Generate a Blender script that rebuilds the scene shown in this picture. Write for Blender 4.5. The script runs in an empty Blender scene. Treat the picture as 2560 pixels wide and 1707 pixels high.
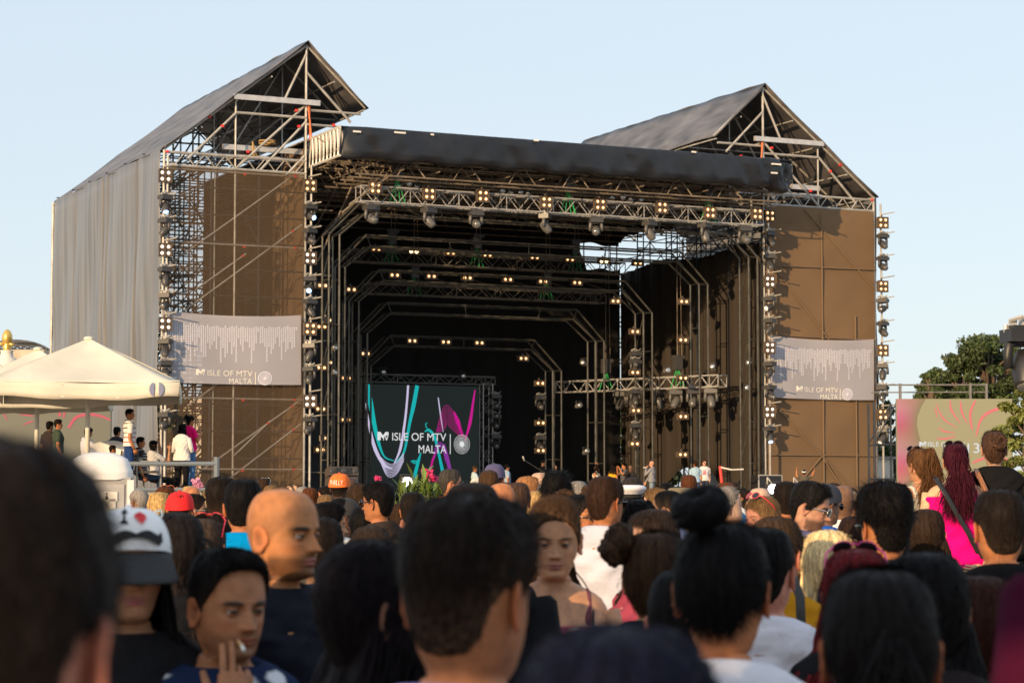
import bpy, math, random
import numpy as np
from mathutils import Vector, Matrix
R = math.radians
rng = np.random.default_rng(7)
random.seed(11)
scene = bpy.context.scene
COL = scene.collection
PI = math.pi

# ------------------------------------------------------------------ camera
FPX, HORIZ, CAMZ = 5500.0, 1235.0, 1.68
PITCH = math.atan((HORIZ - 853.5) / FPX)
cam_data = bpy.data.cameras.new('camera')
cam = bpy.data.objects.new('camera', cam_data)
COL.objects.link(cam)
cam.location = (0, 0, CAMZ)
cam.rotation_euler = (PI / 2 + PITCH, 0, 0)
cam_data.sensor_width = 36.0
cam_data.lens = FPX / 2560 * 36.0
cam_data.clip_start = 0.05
cam_data.clip_end = 3000
cam_data.dof.use_dof = True
cam_data.dof.focus_distance = 24.0
cam_data.dof.aperture_fstop = 7.5
scene.camera = cam
CP, SP = math.cos(PITCH), math.sin(PITCH)

def at(px, py, Y):
    """point at forward distance Y seen at photo pixel px, py (2560 wide)"""
    h, v = (px - 1280) / FPX, (853.5 - py) / FPX
    dy = CP - v * SP
    return Vector((h * Y / dy, Y, CAMZ + (SP + v * CP) * Y / dy))

# ------------------------------------------------------------------ materials
MATS = {}
def mat(name, color=(.5, .5, .5), rough=.6, metal=0.0, var=0.0, scale=6.0, bump=0.0, bscale=40.0,
        emit=None, estr=1.0, attr=False, stretch=None, alpha=None, spec=.5, sss=0.0, sheen=0.0, tint=None):
    if name in MATS:
        return MATS[name]
    m = bpy.data.materials.new(name)
    m.use_nodes = True
    nt = m.node_tree
    N, L = nt.nodes, nt.links
    b = N['Principled BSDF']
    b.inputs['Base Color'].default_value = (*color, 1)
    b.inputs['Roughness'].default_value = rough
    b.inputs['Metallic'].default_value = metal
    b.inputs['Specular IOR Level'].default_value = spec
    if sheen:
        b.inputs['Sheen Weight'].default_value = sheen
    if sss:
        b.inputs['Subsurface Weight'].default_value = sss
        b.inputs['Subsurface Radius'].default_value = (1.0, .35, .2)
        b.inputs['Subsurface Scale'].default_value = .008
    src = None
    if attr:
        a = N.new('ShaderNodeAttribute'); a.attribute_name = 'Col'
        src = a.outputs['Color']
    if var or bump:
        tc = N.new('ShaderNodeTexCoord')
        mp = N.new('ShaderNodeMapping')
        L.new(tc.outputs['Object'], mp.inputs['Vector'])
        if stretch:
            mp.inputs['Scale'].default_value = stretch
    if var:
        nz = N.new('ShaderNodeTexNoise'); nz.inputs['Scale'].default_value = scale
        nz.inputs['Detail'].default_value = 5
        L.new(mp.outputs['Vector'], nz.inputs['Vector'])
        mr = N.new('ShaderNodeMapRange')
        mr.inputs['From Min'].default_value = .3; mr.inputs['From Max'].default_value = .7
        mr.inputs['To Min'].default_value = 1 - var; mr.inputs['To Max'].default_value = 1 + var
        L.new(nz.outputs['Fac'], mr.inputs['Value'])
        mx = N.new('ShaderNodeMix'); mx.data_type = 'RGBA'; mx.blend_type = 'MULTIPLY'
        mx.inputs['Factor'].default_value = 1
        if src is None:
            mx.inputs['A'].default_value = (*color, 1)
        else:
            L.new(src, mx.inputs['A'])
        L.new(mr.outputs['Result'], mx.inputs['B'])
        src = mx.outputs['Result']
    if src is not None:
        if emit == 'attr': L.new(src, b.inputs['Emission Color'])
        else: L.new(src, b.inputs['Base Color'])
    if bump:
        nb = N.new('ShaderNodeTexNoise'); nb.inputs['Scale'].default_value = bscale
        nb.inputs['Detail'].default_value = 4
        L.new(mp.outputs['Vector'], nb.inputs['Vector'])
        bp = N.new('ShaderNodeBump'); bp.inputs['Strength'].default_value = bump
        bp.inputs['Distance'].default_value = .02
        L.new(nb.outputs['Fac'], bp.inputs['Height'])
        L.new(bp.outputs['Normal'], b.inputs['Normal'])
    if emit == 'attr':
        b.inputs['Emission Strength'].default_value = estr
    elif emit is not None:
        b.inputs['Emission Color'].default_value = (*emit, 1)
        b.inputs['Emission Strength'].default_value = estr
    if alpha is not None:
        tr = N.new('ShaderNodeBsdfTransparent')
        ms = N.new('ShaderNodeMixShader')
        ms.inputs['Fac'].default_value = alpha
        L.new(tr.outputs[0], ms.inputs[1]); L.new(b.outputs[0], ms.inputs[2])
        L.new(ms.outputs[0], N['Material Output'].inputs['Surface'])
    MATS[name] = m
    return m

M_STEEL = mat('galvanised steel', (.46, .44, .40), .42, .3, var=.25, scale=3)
M_BROWNST = mat('browned steel', (.30, .24, .18), .6, .3, var=.4, scale=2)  # galvanised steel toned brown, standing in for dimness under the roof
M_DARKST = mat('dark scaffold steel', (.038, .048, .064), .5, .3, var=.3, scale=2)  # same tubes toned dark blue to stand in for shade inside the tower
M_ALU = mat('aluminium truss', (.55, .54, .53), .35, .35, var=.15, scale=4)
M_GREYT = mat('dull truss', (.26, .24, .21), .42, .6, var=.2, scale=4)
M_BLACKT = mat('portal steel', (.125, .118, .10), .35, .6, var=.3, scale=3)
M_RED = mat('red clamp', (.75, .04, .03), .5)
M_ORANGE = mat('orange strap', (.8, .18, .05), .6)
M_GREEN = mat('green sling', (.03, .45, .12), .6)
M_VINYL = mat('black vinyl', (.012, .0135, .018), .36, var=.35, scale=1.2, bump=.35, bscale=2.2)
M_ROOFV = mat('roof vinyl', (.11, .104, .107), .5, var=.5, scale=2.0, bump=.4, bscale=2.5, stretch=(.35, .35, 1.0))
M_CLAD = mat('silver tarpaulin', (.150, .146, .140), .33, var=.34, scale=1.6, bump=.5, bscale=1.8, stretch=(2.2, 2.2, .09))
M_SCRIM = mat('brown scrim mesh', (.15, .098, .056), .85, var=.10, scale=.6, alpha=.40)
M_SCRIMB = mat('brown scrim cloth', (.215, .158, .105), .85, var=.10, scale=.5, bump=.2, bscale=1.0)
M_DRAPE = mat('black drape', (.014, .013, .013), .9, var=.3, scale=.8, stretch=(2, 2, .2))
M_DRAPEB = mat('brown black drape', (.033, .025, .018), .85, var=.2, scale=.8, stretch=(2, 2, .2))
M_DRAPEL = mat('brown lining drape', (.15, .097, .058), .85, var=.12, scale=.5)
M_BLACK = mat('black plastic', (.018, .018, .019), .45, var=.2)
M_CHAR = mat('charcoal housing', (.055, .053, .052), .4, var=.2)
M_GLASS = mat('lens glass', (.28, .27, .25), .12, .6)
M_WARM = mat('warm lamp', (.3, .2, .1), .3, emit=(1.0, .42, .11), estr=1.1)
M_CORE = mat('lamp filament glow', (.3, .3, .3), .3, emit=(1.0, .74, .40), estr=2.4)
M_COREW = mat('white filament glow', (.3, .3, .3), .3, emit=(1.0, .92, .80), estr=3.0)
M_WHITE_L = mat('white lamp', (.3, .3, .3), .3, emit=(1.0, .70, .48), estr=1.1)
M_HOT = mat('bright lamp', (1, .9, .7), .3, emit=(1.0, .70, .28), estr=9)
M_BLUE_L = mat('blue lamp', (.5, .7, 1), .3, emit=(.30, .58, 1.0), estr=3)
M_FLOOD = mat('flood lamp', (1, 1, 1), .3, emit=(1.0, .95, .9), estr=15)
M_BANNER = mat('banner fabric', (.41, .40, .44), .8, var=.06, scale=.4, alpha=.80)
M_LETTER = mat('cream lettering', (.80, .76, .68), .7)
M_DOTS = mat('pale print', (.74, .73, .82), .7)
M_SCREEN = mat('led panel', (.008, .010, .010), .7, emit=(.05, .070, .065), estr=.2, spec=.15)
M_CREAM = mat('cream canvas', (.66, .62, .51), .75, var=.12, scale=1.0, bump=.25, bscale=2.0)
M_WHITEP = mat('white plastic', (.72, .71, .69), .35, var=.06)
M_GREYP = mat('grey plastic', (.33, .32, .31), .5, var=.1)

# ------------------------------------------------------------------ mesh builder
class MB:
    def __init__(s):
        s.v, s.f, s.n, s.c, s.mi = [], [], 0, [], []
        s.haveC = False
    def add(s, verts, faces, col=None, mi=0):
        verts = np.asarray(verts, float).reshape(-1, 3)
        s.v.append(verts)
        o = s.n
        s.f += [tuple(i + o for i in f) for f in faces]
        s.mi += [mi] * len(faces)
        k = len(verts)
        if col is None:
            s.c.append(np.full((k, 3), .5))
        else:
            s.haveC = True
            c = np.asarray(col, float)
            s.c.append(np.broadcast_to(c, (k, 3)))
        s.n += k
        return s
    def box(s, c, size, rot=None, col=None, mi=0, taper=1.0):
        x, y, z = [q / 2 for q in size]
        t = taper
        P = np.array([(-x, -y, -z), (x, -y, -z), (x, y, -z), (-x, y, -z),
                      (-x * t, -y * t, z), (x * t, -y * t, z), (x * t, y * t, z), (-x * t, y * t, z)])
        if rot is not None:
            P = P @ np.array(rot.to_3x3()).T
        s.add(P + np.array(c), [(3, 2, 1, 0), (4, 5, 6, 7), (0, 1, 5, 4), (1, 2, 6, 5), (2, 3, 7, 6), (3, 0, 4, 7)], col, mi)
        return s
    def tube(s, pts, rad, n=6, col=None, mi=0, cap=True, flat=1.0, up=None):
        P = np.array([tuple(p) for p in pts], float)
        k = len(P)
        rad = np.broadcast_to(np.asarray(rad, float), (k,))
        T = np.gradient(P, axis=0)
        T /= np.maximum(np.linalg.norm(T, axis=1, keepdims=True), 1e-9)
        ref = np.array(up if up is not None else ((0, 0, 1) if abs(T[0, 2]) < .9 else (0, 1, 0)), float)
        a = np.cross(T[0], ref); a /= max(np.linalg.norm(a), 1e-9)
        A = []
        for i in range(k):
            a = a - T[i] * np.dot(a, T[i]); a /= max(np.linalg.norm(a), 1e-9)
            A.append(a)
        A = np.array(A); B = np.cross(T, A)
        th = np.arange(n) * 2 * PI / n
        V = P[:, None, :] + rad[:, None, None] * (np.cos(th)[None, :, None] * A[:, None, :] + flat * np.sin(th)[None, :, None] * B[:, None, :])
        F = []
        for i in range(k - 1):
            for j in range(n):
                j2 = (j + 1) % n
                F.append((i * n + j, i * n + j2, (i + 1) * n + j2, (i + 1) * n + j))
        if cap:
            F.append(tuple(range(n - 1, -1, -1)))
            F.append(tuple((k - 1) * n + j for j in range(n)))
        if col is not None and np.ndim(col) == 2:
            col = np.repeat(np.asarray(col, float), n, axis=0)
        s.add(V.reshape(-1, 3), F, col, mi)
        return s
    def bar(s, p, q, r=.03, n=5, col=None, mi=0):
        return s.tube([p, q], r, n, col, mi)
    def ring(s, c, r, rr, axis='z', n=20, m=6, col=None, mi=0):
        pts = []
        V, F = [], []
        for i in range(n):
            a = 2 * PI * i / n
            for j in range(m):
                b = 2 * PI * j / m
                q = ((r + rr * math.cos(b)) * math.cos(a), (r + rr * math.cos(b)) * math.sin(a), rr * math.sin(b))
                if axis == 'y': q = (q[0], q[2], q[1])
                if axis == 'x': q = (q[2], q[0], q[1])
                V.append((c[0] + q[0], c[1] + q[1], c[2] + q[2]))
        for i in range(n):
            for j in range(m):
                F.append((i * m + j, ((i + 1) % n) * m + j, ((i + 1) % n) * m + (j + 1) % m, i * m + (j + 1) % m))
        s.add(V, F, col, mi)
        return s
    def ball(s, c, r, n=12, m=8, col=None, mi=0, rot=None):
        r = np.broadcast_to(np.asarray(r, float), (3,))
        V = [(0, 0, 1)]
        for i in range(1, m):
            a = PI * i / m
            for j in range(n):
                b = 2 * PI * j / n
                V.append((math.sin(a) * math.cos(b), math.sin(a) * math.sin(b), math.cos(a)))
        V.append((0, 0, -1))
        V = np.array(V) * r
        if rot is not None:
            V = V @ np.array(rot.to_3x3()).T
        F = [(0, 1 + j, 1 + (j + 1) % n) for j in range(n)]
        for i in range(m - 2):
            for j in range(n):
                a, b = 1 + i * n + j, 1 + i * n + (j + 1) % n
                F.append((a, a + n, b + n, b))
        e = len(V) - 1
        F += [(e, 1 + (m - 2) * n + (j + 1) % n, 1 + (m - 2) * n + j) for j in range(n)]
        s.add(V + np.array(c), F, col, mi)
        return s
    def grid(s, P, col=None, mi=0, thick=None, wrapx=False):
        """P: (a,b,3) array of points -> sheet; thick=vector offset for a second face"""
        P = np.asarray(P, float)
        a, b = P.shape[:2]
        def faces(o, flip):
            F = []
            for i in range(a - 1):
                for j in range(b - (0 if wrapx else 1)):
                    j2 = (j + 1) % b
                    q = (o + i * b + j, o + i * b + j2, o + (i + 1) * b + j2, o + (i + 1) * b + j)
                    F.append(q[::-1] if flip else q)
            return F
        if thick is None:
            s.add(P.reshape(-1, 3), faces(0, False), col, mi)
        else:
            Q = P + np.array(thick)
            V = np.concatenate([P.reshape(-1, 3), Q.reshape(-1, 3)])
            F = faces(0, False) + faces(a * b, True)
            o = a * b
            bd = [(0, j) for j in range(b)] + [(i, b - 1) for i in range(1, a)] + [(a - 1, j) for j in range(b - 2, -1, -1)] + [(i, 0) for i in range(a - 2, 0, -1)]
            ids = [i * b + j for i, j in bd]
            for k in range(len(ids)):
                x, y = ids[k], ids[(k + 1) % len(ids)]
                F.append((y, x, x + o, y + o))
            if col is not None and np.ndim(col) == 2:
                col = np.concatenate([col, col])
            s.add(V, F, col, mi)
        return s
    def build(s, name, mats, parent=None, smooth=False, loc=None, local=True):
        me = bpy.data.meshes.new(name)
        V = np.concatenate(s.v) if s.v else np.zeros((0, 3))
        me.from_pydata(V.tolist(), [], s.f)
        if not isinstance(mats, (list, tuple)):
            mats = [mats]
        for m in mats:
            me.materials.append(m)
        if len(mats) > 1:
            me.polygons.foreach_set('material_index', s.mi)
        if s.haveC:
            at_ = me.color_attributes.new('Col', 'FLOAT_COLOR', 'POINT')
            C = np.ones((len(V), 4)); C[:, :3] = np.concatenate(s.c)
            at_.data.foreach_set('color', C.reshape(-1))
        if smooth:
            me.polygons.foreach_set('use_smooth', [True] * len(me.polygons))
        me.validate(); me.update()
        o = bpy.data.objects.new(name, me)
        COL.objects.link(o)
        if parent is not None:
            o.parent = parent
            if not local:   # verts are in world coordinates, parent is unrotated
                o.location = -Vector(parent.location)
        if loc is not None:
            o.location = loc
        return o

def tag(o, label=None, cat=None, group=None, kind=None):
    if label: o['label'] = label
    if cat: o['category'] = cat
    if group: o['group'] = group
    if kind: o['kind'] = kind
    return o
def empty(name, loc, rz=0.0):
    o = bpy.data.objects.new(name, None)
    o.empty_display_size = .2
    o.location = loc; o.rotation_euler = (0, 0, rz)
    COL.objects.link(o)
    return o
def copy_tree(o, parent=None):
    c = o.copy(); COL.objects.link(c); c.parent = parent
    for ch in list(o.children):
        copy_tree(ch, c)
    return c
def text_mesh(txt, size, name, m, parent=None, extrude=.004, align='LEFT', bold=0.0):
    cu = bpy.data.curves.new(name, 'FONT')
    cu.body = txt; cu.size = size; cu.extrude = extrude; cu.align_x = align; cu.offset = bold
    ob = bpy.data.objects.new(name, cu)
    me = bpy.data.meshes.new_from_object(ob)
    bpy.data.objects.remove(ob); bpy.data.curves.remove(cu)
    me.name = name
    me.materials.clear(); me.materials.append(m)
    o = bpy.data.objects.new(name, me)
    COL.objects.link(o)
    if parent: o.parent = parent
    return o

def truss(mb, p, q, h=.5, w=.5, bay=.55, r=.025, rd=.014, up=(0, 0, 1), mi=0, three=False):
    p, q = Vector(p), Vector(q)
    d = (q - p); L = d.length; d.normalize()
    U = Vector(up); S = d.cross(U).normalized(); U = S.cross(d).normalized()
    C = [(-1, -1), (1, -1), (1, 1), (-1, 1)]
    pt = lambda k, t: p + d * t + S * (C[k][0] * w / 2) + U * (C[k][1] * h / 2)
    for k in range(4):
        mb.bar(pt(k, 0), pt(k, L), r, 6, mi=mi)
    n = max(1, round(L / bay)); st = L / n
    for i in range(n):
        a, b = i * st, (i + 1) * st
        for k in range(4):
            k2 = (k + 1) % 4
            if (i + k) % 2 == 0: mb.bar(pt(k, a), pt(k2, b), rd, 4, mi=mi)
            else: mb.bar(pt(k2, a), pt(k, b), rd, 4, mi=mi)
        if i % 4 == 0 or i == n - 1:
            for k in range(4):
                mb.bar(pt(k, a), pt((k + 1) % 4, a), rd, 4, mi=mi)
    for k in range(4):
        mb.bar(pt(k, L), pt((k + 1) % 4, L), rd, 4, mi=mi)
    return mb

# ------------------------------------------------------------------ sun, sky
SUN_EL, SUN_AZ = R(13.5), None
SUNH = Vector((-.514, -.858, 0)).normalized()      # towards the sun, horizontally
SUN_DIR = Vector((SUNH.x * math.cos(SUN_EL), SUNH.y * math.cos(SUN_EL), math.sin(SUN_EL)))
sl = bpy.data.lights.new('sun', 'SUN')
sl.energy = 4.6; sl.angle = R(.53); sl.color = (1.0, .69, .385)
so = bpy.data.objects.new('sun', sl); COL.objects.link(so)
so.rotation_euler = (-SUN_DIR).to_track_quat('-Z', 'Y').to_euler()
so.location = (-40, -60, 60)
world = bpy.data.worlds.new('World'); scene.world = world
world.use_nodes = True
wn, wl = world.node_tree.nodes, world.node_tree.links
sky = wn.new('ShaderNodeTexSky'); sky.sky_type = 'NISHITA'; sky.sun_disc = False
sky.sun_elevation = SUN_EL
sky.sun_rotation = math.atan2(SUN_DIR.x, SUN_DIR.y)
sky.air_density = 1.0; sky.dust_density = .9; sky.ozone_density = .8
bg = wn['Background']; bg.inputs['Strength'].default_value = .14
hz = wn.new('ShaderNodeMix'); hz.data_type = 'RGBA'          # thin summer haze whitening the clear sky
hz.inputs['Factor'].default_value = .78
hz.inputs['B'].default_value = (4.35, 4.90, 5.50, 1)
wl.new(sky.outputs['Color'], hz.inputs['A'])
wl.new(hz.outputs['Result'], bg.inputs['Color'])
scene.view_settings.view_transform = 'Standard'
scene.view_settings.look = 'None'
scene.view_settings.exposure = .30
scene.view_settings.gamma = 1.0
scene.cycles.max_bounces = 8
scene.cycles.transparent_max_bounces = 16
scene.cycles.use_denoising = True
scene.cycles.sample_clamp_indirect = 6
scene.cycles.caustics_reflective = False
scene.cycles.caustics_refractive = False

# ------------------------------------------------------------------ ground
mb = MB(); mb.add([(-900, -200, 0), (900, -200, 0), (900, 1500, 0), (-900, 1500, 0)], [(0, 1, 2, 3)])
tag(mb.build('ground', mat('paved ground', (.22, .19, .16), .85, var=.25, scale=.8, bump=.3, bscale=5)), 'beige paved square under the crowd', 'ground', kind='structure')
# ------------------------------------------------------------------ stage frame of reference
UX, UY = .9036, .4284
FX0, FY0 = -12.76, 80.0
FROT = math.atan2(UY, UX)
def F(s, t, z):
    return Vector((FX0 + UX * s - UY * t, FY0 + UY * s + UX * t, z))
def fpx(px, t):
    """facade coordinate s seen at photo column px for depth t"""
    r = (px - 1280) / FPX
    X0, Y0 = FX0 - UY * t, FY0 + UX * t
    return (r * Y0 - X0) / (UX - r * UY)
def atF(px, py, t):
    """world point on the plane t seen at the photo pixel"""
    s = fpx(px, t)
    return at(px, py, FY0 + UY * s + UX * t)
DECK = 1.25

# ---- scaffold towers with gabled roofs
def tower(mir, label):
    m = (lambda s: 31.2 - s) if mir else (lambda s: s)
    P = lambda s, t, z: F(m(s), t, z)
    root = empty('scaffold_tower', F(m(2.75), 8, 0))
    tag(root, label, 'scaffold tower', 'gabled scaffold towers beside the stage')
    bd = lambda mb, n, mt, sm=False: mb.build(n, mt, root, sm, local=False)
    D = 16.2
    ts = [i * 2.7 for i in range(7)]
    ss = [0, 1.85, 3.7, 5.5]
    fr = MB()
    for t in ts:
        for s in ss:
            if t == 0 and s == 0: continue
            fr.bar(P(s, t + .12, 0), P(s, t + .12, 14.2 if s < 5 else 16), .035, 5)
        for z in range(1, 15):
            fr.bar(P(0, t + .12, z), P(5.5, t + .12, z), .028, 4)
            if z < 14 and z % 2 == 0 and t > 0:
                k = (z // 2) % 3
                fr.bar(P(ss[k], t + .12, z), P(ss[k + 1], t + .12, z + 2), .026, 4)
                fr.bar(P(ss[(k + 1) % 3 + 1], t + .12, z), P(ss[(k + 1) % 3], t + .12, z + 2), .026, 4)
    for s in ss[:3]:
        for z in [q * .5 for q in range(2, 29)]:
            if (z * 2) % 2 == 0 or s == 0:
                fr.bar(P(s, .12, z), P(s, D + .12, z), .026, 4)
        for i in range(6):
            for z in range(1, 14, 2):
                a, b = (ts[i], ts[i + 1]) if (i + z // 2) % 2 else (ts[i + 1], ts[i])
                if ((i + z) % 3 != 0 or s == 0) and z < 12:
                    fr.bar(P(s, a + .12, z), P(s, b + .12, z + 2), .026, 4)
    if not mir:
        for t in ts[1:]:
            for q in range(3, 30):
                z = q * .5
                if q % 2: fr.bar(P(0, t + .12, z), P(5.5 if z > 13 else 3.7, t + .12, z), .024, 4)
            for z in range(1, 14):
                k = (z + int(t)) % 3
                fr.bar(P(ss[k], t + .12, z), P(ss[k] + 1.8, t + .12, z + 1.6), .022, 4)
        for s in (.9, 2.8):
            for t in ts[1:-1]:
                fr.bar(P(s, t + 1.3, 0), P(s, t + 1.3, 14.5), .03, 4)
                for z in range(1, 13, 2): fr.bar(P(s, t, z), P(s, t + 2.7, z + 2.2), .024, 4)
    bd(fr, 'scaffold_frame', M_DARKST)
    if mir:
        br = MB()
        for (s0, z0, s1, z1) in ((2.75, .5, 2.75, 13.5), (1.1, .5, 1.1, 9.2), (0, 8.2, 5.4, 8.25), (0, 3.3, 5.4, 3.3), (0, 11.2, 5.4, 11.15), (.1, .8, 5.4, 5.6), (.1, 5.6, 5.4, 11.4), (.1, 10.4, 3.6, 13.6), (2.8, 8.2, 1.2, 5.6), (2.8, 3.2, .9, .7), (2.8, 3.3, 5.2, .9)):
            br.bar(P(s0, -.19, z0), P(s1, -.19, z1), .026, 5)
        bd(br, 'scrim_brace', mat('scrim brown brace', (.20, .13, .072), .7))  # bars behind the scrim, set in front in a lighter scrim brown
    # silver frame on the front face and in the open gable
    g, rd = MB(), MB()
    for s in (0, 5.5):
        g.bar(P(s, -.02, 0), P(s, -.02, 14.3 if s == 0 else 18.65), .05, 6)
    g.bar(P(2.75, .05, 0), P(2.75, .05, 16.4), .04, 6)
    g.bar(P(2.0, .16, 0), P(2.0, .16, 13.6), .03, 5)
    for z in (2.6, 5.2, 8.2, 10.9, 13.6):
        g.bar(P(0, .0, z), P(5.5, .0, z), .03, 5)
        rd.box(P(5.1, -.02, z), (.09, .07, .07), Matrix.Rotation(FROT, 3, 'Z'))
        rd.box(P(3.1, -.02, z - .05), (.09, .07, .07), Matrix.Rotation(FROT, 3, 'Z'))
    for (s0, z0, s1, z1) in ((0.2, 7.9, 5.4, 11.8), (.2, 1.6, 5.4, 5.2), (1.2, 1.2, 5.4, 4.3), (1.0, 4.9, 5.4, 8.1),
                             (0.3, 10.1, 5.4, 13.9), (1.3, 9.2, 3.2, 10.6), (2.8, 3.1, 4.2, 4.4)):
        g.bar(P(s0, .06, z0), P(s1, .06, z1), .032, 5)
        rd.box(P(s0 + (s1 - s0) * .93, .05, z0 + (z1 - z0) * .93), (.085, .07, .07), Matrix.Rotation(FROT, 3, 'Z'))
    for (a, b) in (((0, 14.3), (5.5, 18.62)), ((5.5, 18.62), (7.9, 16.4)), ((.9, 14.0), (2.75, 15.85)), ((2.75, 13.75), (5.45, 16.3)),
                   ((3.7, 13.75), (5.5, 15.7)), ((4.7, 13.6), (5.45, 14.4)), ((2.75, 15.85), (5.5, 15.85)), ((5.5, 16.15), (7.7, 16.15)),
                   ((5.5, 15.6), (7.2, 15.6)), ((5.5, 18.3), (4.6, 16.4)), ((5.5, 17.6), (7.3, 15.8)), ((0, 14.2), (5.5, 14.2)), ((0, 13.72), (5.5, 13.72))):
        g.bar(P(a[0], -.03, a[1]), P(b[0], -.03, b[1]), .05, 6)
    for t in (2.7, 5.4, 8.1, 10.8, 13.5, 16.2):
        for (a, b) in (((0, 14.3), (5.5, 18.5)), ((5.5, 18.5), (7.8, 16.4)), ((2.75, 16.35), (7.7, 16.35)), ((5.5, 14), (5.5, 18.5)), ((2.75, 14), (2.75, 16.3)),
                       ((2.75, 14), (5.5, 16.3)), ((5.5, 18.3), (3.2, 14.5))):
            g.bar(P(a[0], t, a[1]), P(b[0], t, b[1]), .04, 5)
    for (s, z) in ((0, 14.3), (2.75, 16.3), (5.5, 18.5), (7.8, 16.3), (6.6, 17.3), (5.5, 16.3), (5.5, 15), (2.75, 14.2), (1.4, 15.2), (4.1, 17.3)):
        g.bar(P(s, -.1, z), P(s, D, z), .04, 5)
    for i in range(14):
        s0 = i * .39; g.bar(P(s0, -.03, 13.72 if i % 2 else 14.2), P(s0 + .39, -.03, 14.2 if i % 2 else 13.72), .022, 4)
    for (s, z) in ((1.7, 15.6), (2.2, 15.3), (5.1, 16.1), (5.2, 15.5), (.1, 14.2), (3.2, 14.4), (6.6, 15.65)):
        rd.box(P(s, -.06, z), (.10, .08, .09), Matrix.Rotation(FROT, 3, 'Z'))
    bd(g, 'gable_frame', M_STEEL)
    bd(rd, 'clamp', M_RED)
    bm = MB()
    rot = Matrix.Rotation(FROT, 3, 'Z')
    bm.box(P(4.3, -.16, 16.42), (3.4, .12, .20), rot)
    bm.box(P(4.2, .5, 14.62), (3.6, .14, .2), rot)
    bm.box(P(3.9, 1.3, 14.4), (4.2, .14, .18), rot)
    bd(bm, 'aluminium_beam', M_ALU)
    st = MB()
    st.bar(P(5.56, -.1, 16.3), P(5.75, -.1, 14.6), .035, 5)
    st.bar(P(5.62, -.1, 16.3), P(5.62, -.1, 15.0), .02, 4)
    if not mir:
        pass
    bd(st, 'strap', M_ORANGE)
    if not mir:
        rp = MB(); rr = random.Random(4)
        for k in range(9): rp.ring(P(4.1 + rr.uniform(-.15, .15), .4, 14.78 + k * .02), .18 + rr.uniform(-.05, .05), .03, 'z', 14, 5)
        for k in range(5): rp.tube([P(3.5, .3, 14.85), P(3.5 + rr.uniform(-.1, .1), .25, 14.5), P(3.6 + rr.uniform(-.15, .15), .3, 14.2 + rr.uniform(0, .2))], .03, 5)
        bd(rp, 'rope_coil', mat('tan rope', (.42, .27, .11), .9))
    # roof sheet: gable profile swept in depth, sagging a little between purlins
    def slope(a, b, t0, t1, n, k, sag, lo=0.0):
        G = []
        for i in range(n + 1):
            row = []
            for j in range(k + 1):
                u, v = j / k, i / n
                s_, z_ = a[0] + (b[0] - a[0]) * u, a[1] + (b[1] - a[1]) * u
                z_ += .10 - sag * abs(math.sin(u * PI * 2)) - .05 * math.sin(v * 21 + u * 3) * abs(math.sin(v * PI * 6)) * (1 - u * .3)
                row.append(P(s_, t0 + (t1 - t0) * v, z_))
            G.append(row)
        return np.array(G)
    rf = MB()
    rf.grid(slope((-.12, 14.2), (5.5, 18.65), -.25, D + .1, 48, 10, .06), thick=(0, 0, .03))
    rf.grid(slope((5.5, 18.65), (7.95, 16.25), -.25, D + .1, 48, 6, .04), thick=(0, 0, .03))
    bd(rf, 'roof_sheet', M_ROOFV, True)
    # cladding of the outer side
    cl = MB()
    n, k = 120, 26
    G = np.zeros((k + 1, n + 1, 3))
    ztop = 14.3
    zlow = .2
    seams = (3.2, 7.4, 8.1, 12.6)
    for i in range(k + 1):
        for j in range(n + 1):
            t = D * j / n
            z = zlow + (ztop - zlow) * i / k
            f = .006 * math.sin(t * 9 + math.sin(z * .7)) + .004 * math.sin(t * 23 + z * .4) + .05 * math.sin(z * .8 + t * 1.3)
            f += sum(.16 * math.exp(-((t - q) / .07) ** 2) for q in seams)
            f *= (1 - .6 * (i / k) ** 6)
            G[i, j] = P(-.08 - .05 + f, t, z)
    cl.grid(G, thick=(.01, .02, 0))
    bd(cl, 'side_cladding', M_CLAD, True)
    po = MB(); po.bar(P(-.1, D + .3, 0), P(-.1, D + .3, 14.3), .06, 6)
    po.bar(P(-.1, D + .3, 14.2), P(-.05, D - .5, 14.2), .04, 5)
    bd(po, 'corner_post', M_STEEL)
    # front scrim and the lining toward the stage
    sc = MB()
    n, k = 22, 40
    G = np.zeros((k + 1, n + 1, 3))
    for i in range(k + 1):
        for j in range(n + 1):
            u, v = j / n, i / k
            bul = .07 * math.sin(u * PI) * abs(math.sin(v * PI * 5)) + .03 * math.sin(u * 15 + v * 30) * math.sin(u * PI)
            G[i, j] = P(.05 + 5.4 * u, -.10 - bul * .6, .4 + (13.68 - .4) * v)
    sc.grid(G)
    bd(sc, 'front_scrim', M_SCRIMB2 if mir else M_SCRIM, True)
    dr = MB()
    n, k = 60, 16
    top = 12.1
    G = np.zeros((k + 1, n + 1, 3))
    tmax = 12.3 if mir else 12.0
    for i in range(k + 1):
        for j in range(n + 1):
            t = .25 + tmax * j / n
            lo = .3
            if mir and 3.0 < t < 9.0: lo = 1.0 + 1.9 * math.sin((t - 3.0) / 6.0 * PI) ** .5
            if not mir: top = 14.7 - 1.5 * max(0, min(1, (t - 2.5) / 7)) ** 1.3
            hi = top + .12 * math.sin(t * .9) + .02 * math.sin(t * 7)
            z = lo + (hi - lo) * i / k
            G[i, j] = P(5.5 - .02 + .05 * math.sin(t * 5.5) + .04 * math.sin(t * 13 + z * .2), t, z)
    dr.grid(G, thick=(.02, 0, 0))
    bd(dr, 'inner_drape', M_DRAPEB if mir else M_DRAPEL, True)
    return root
M_SCRIMB2 = mat('dense scrim mesh', (.172, .105, .053), .85, var=.10, scale=.5, alpha=.955)
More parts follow.
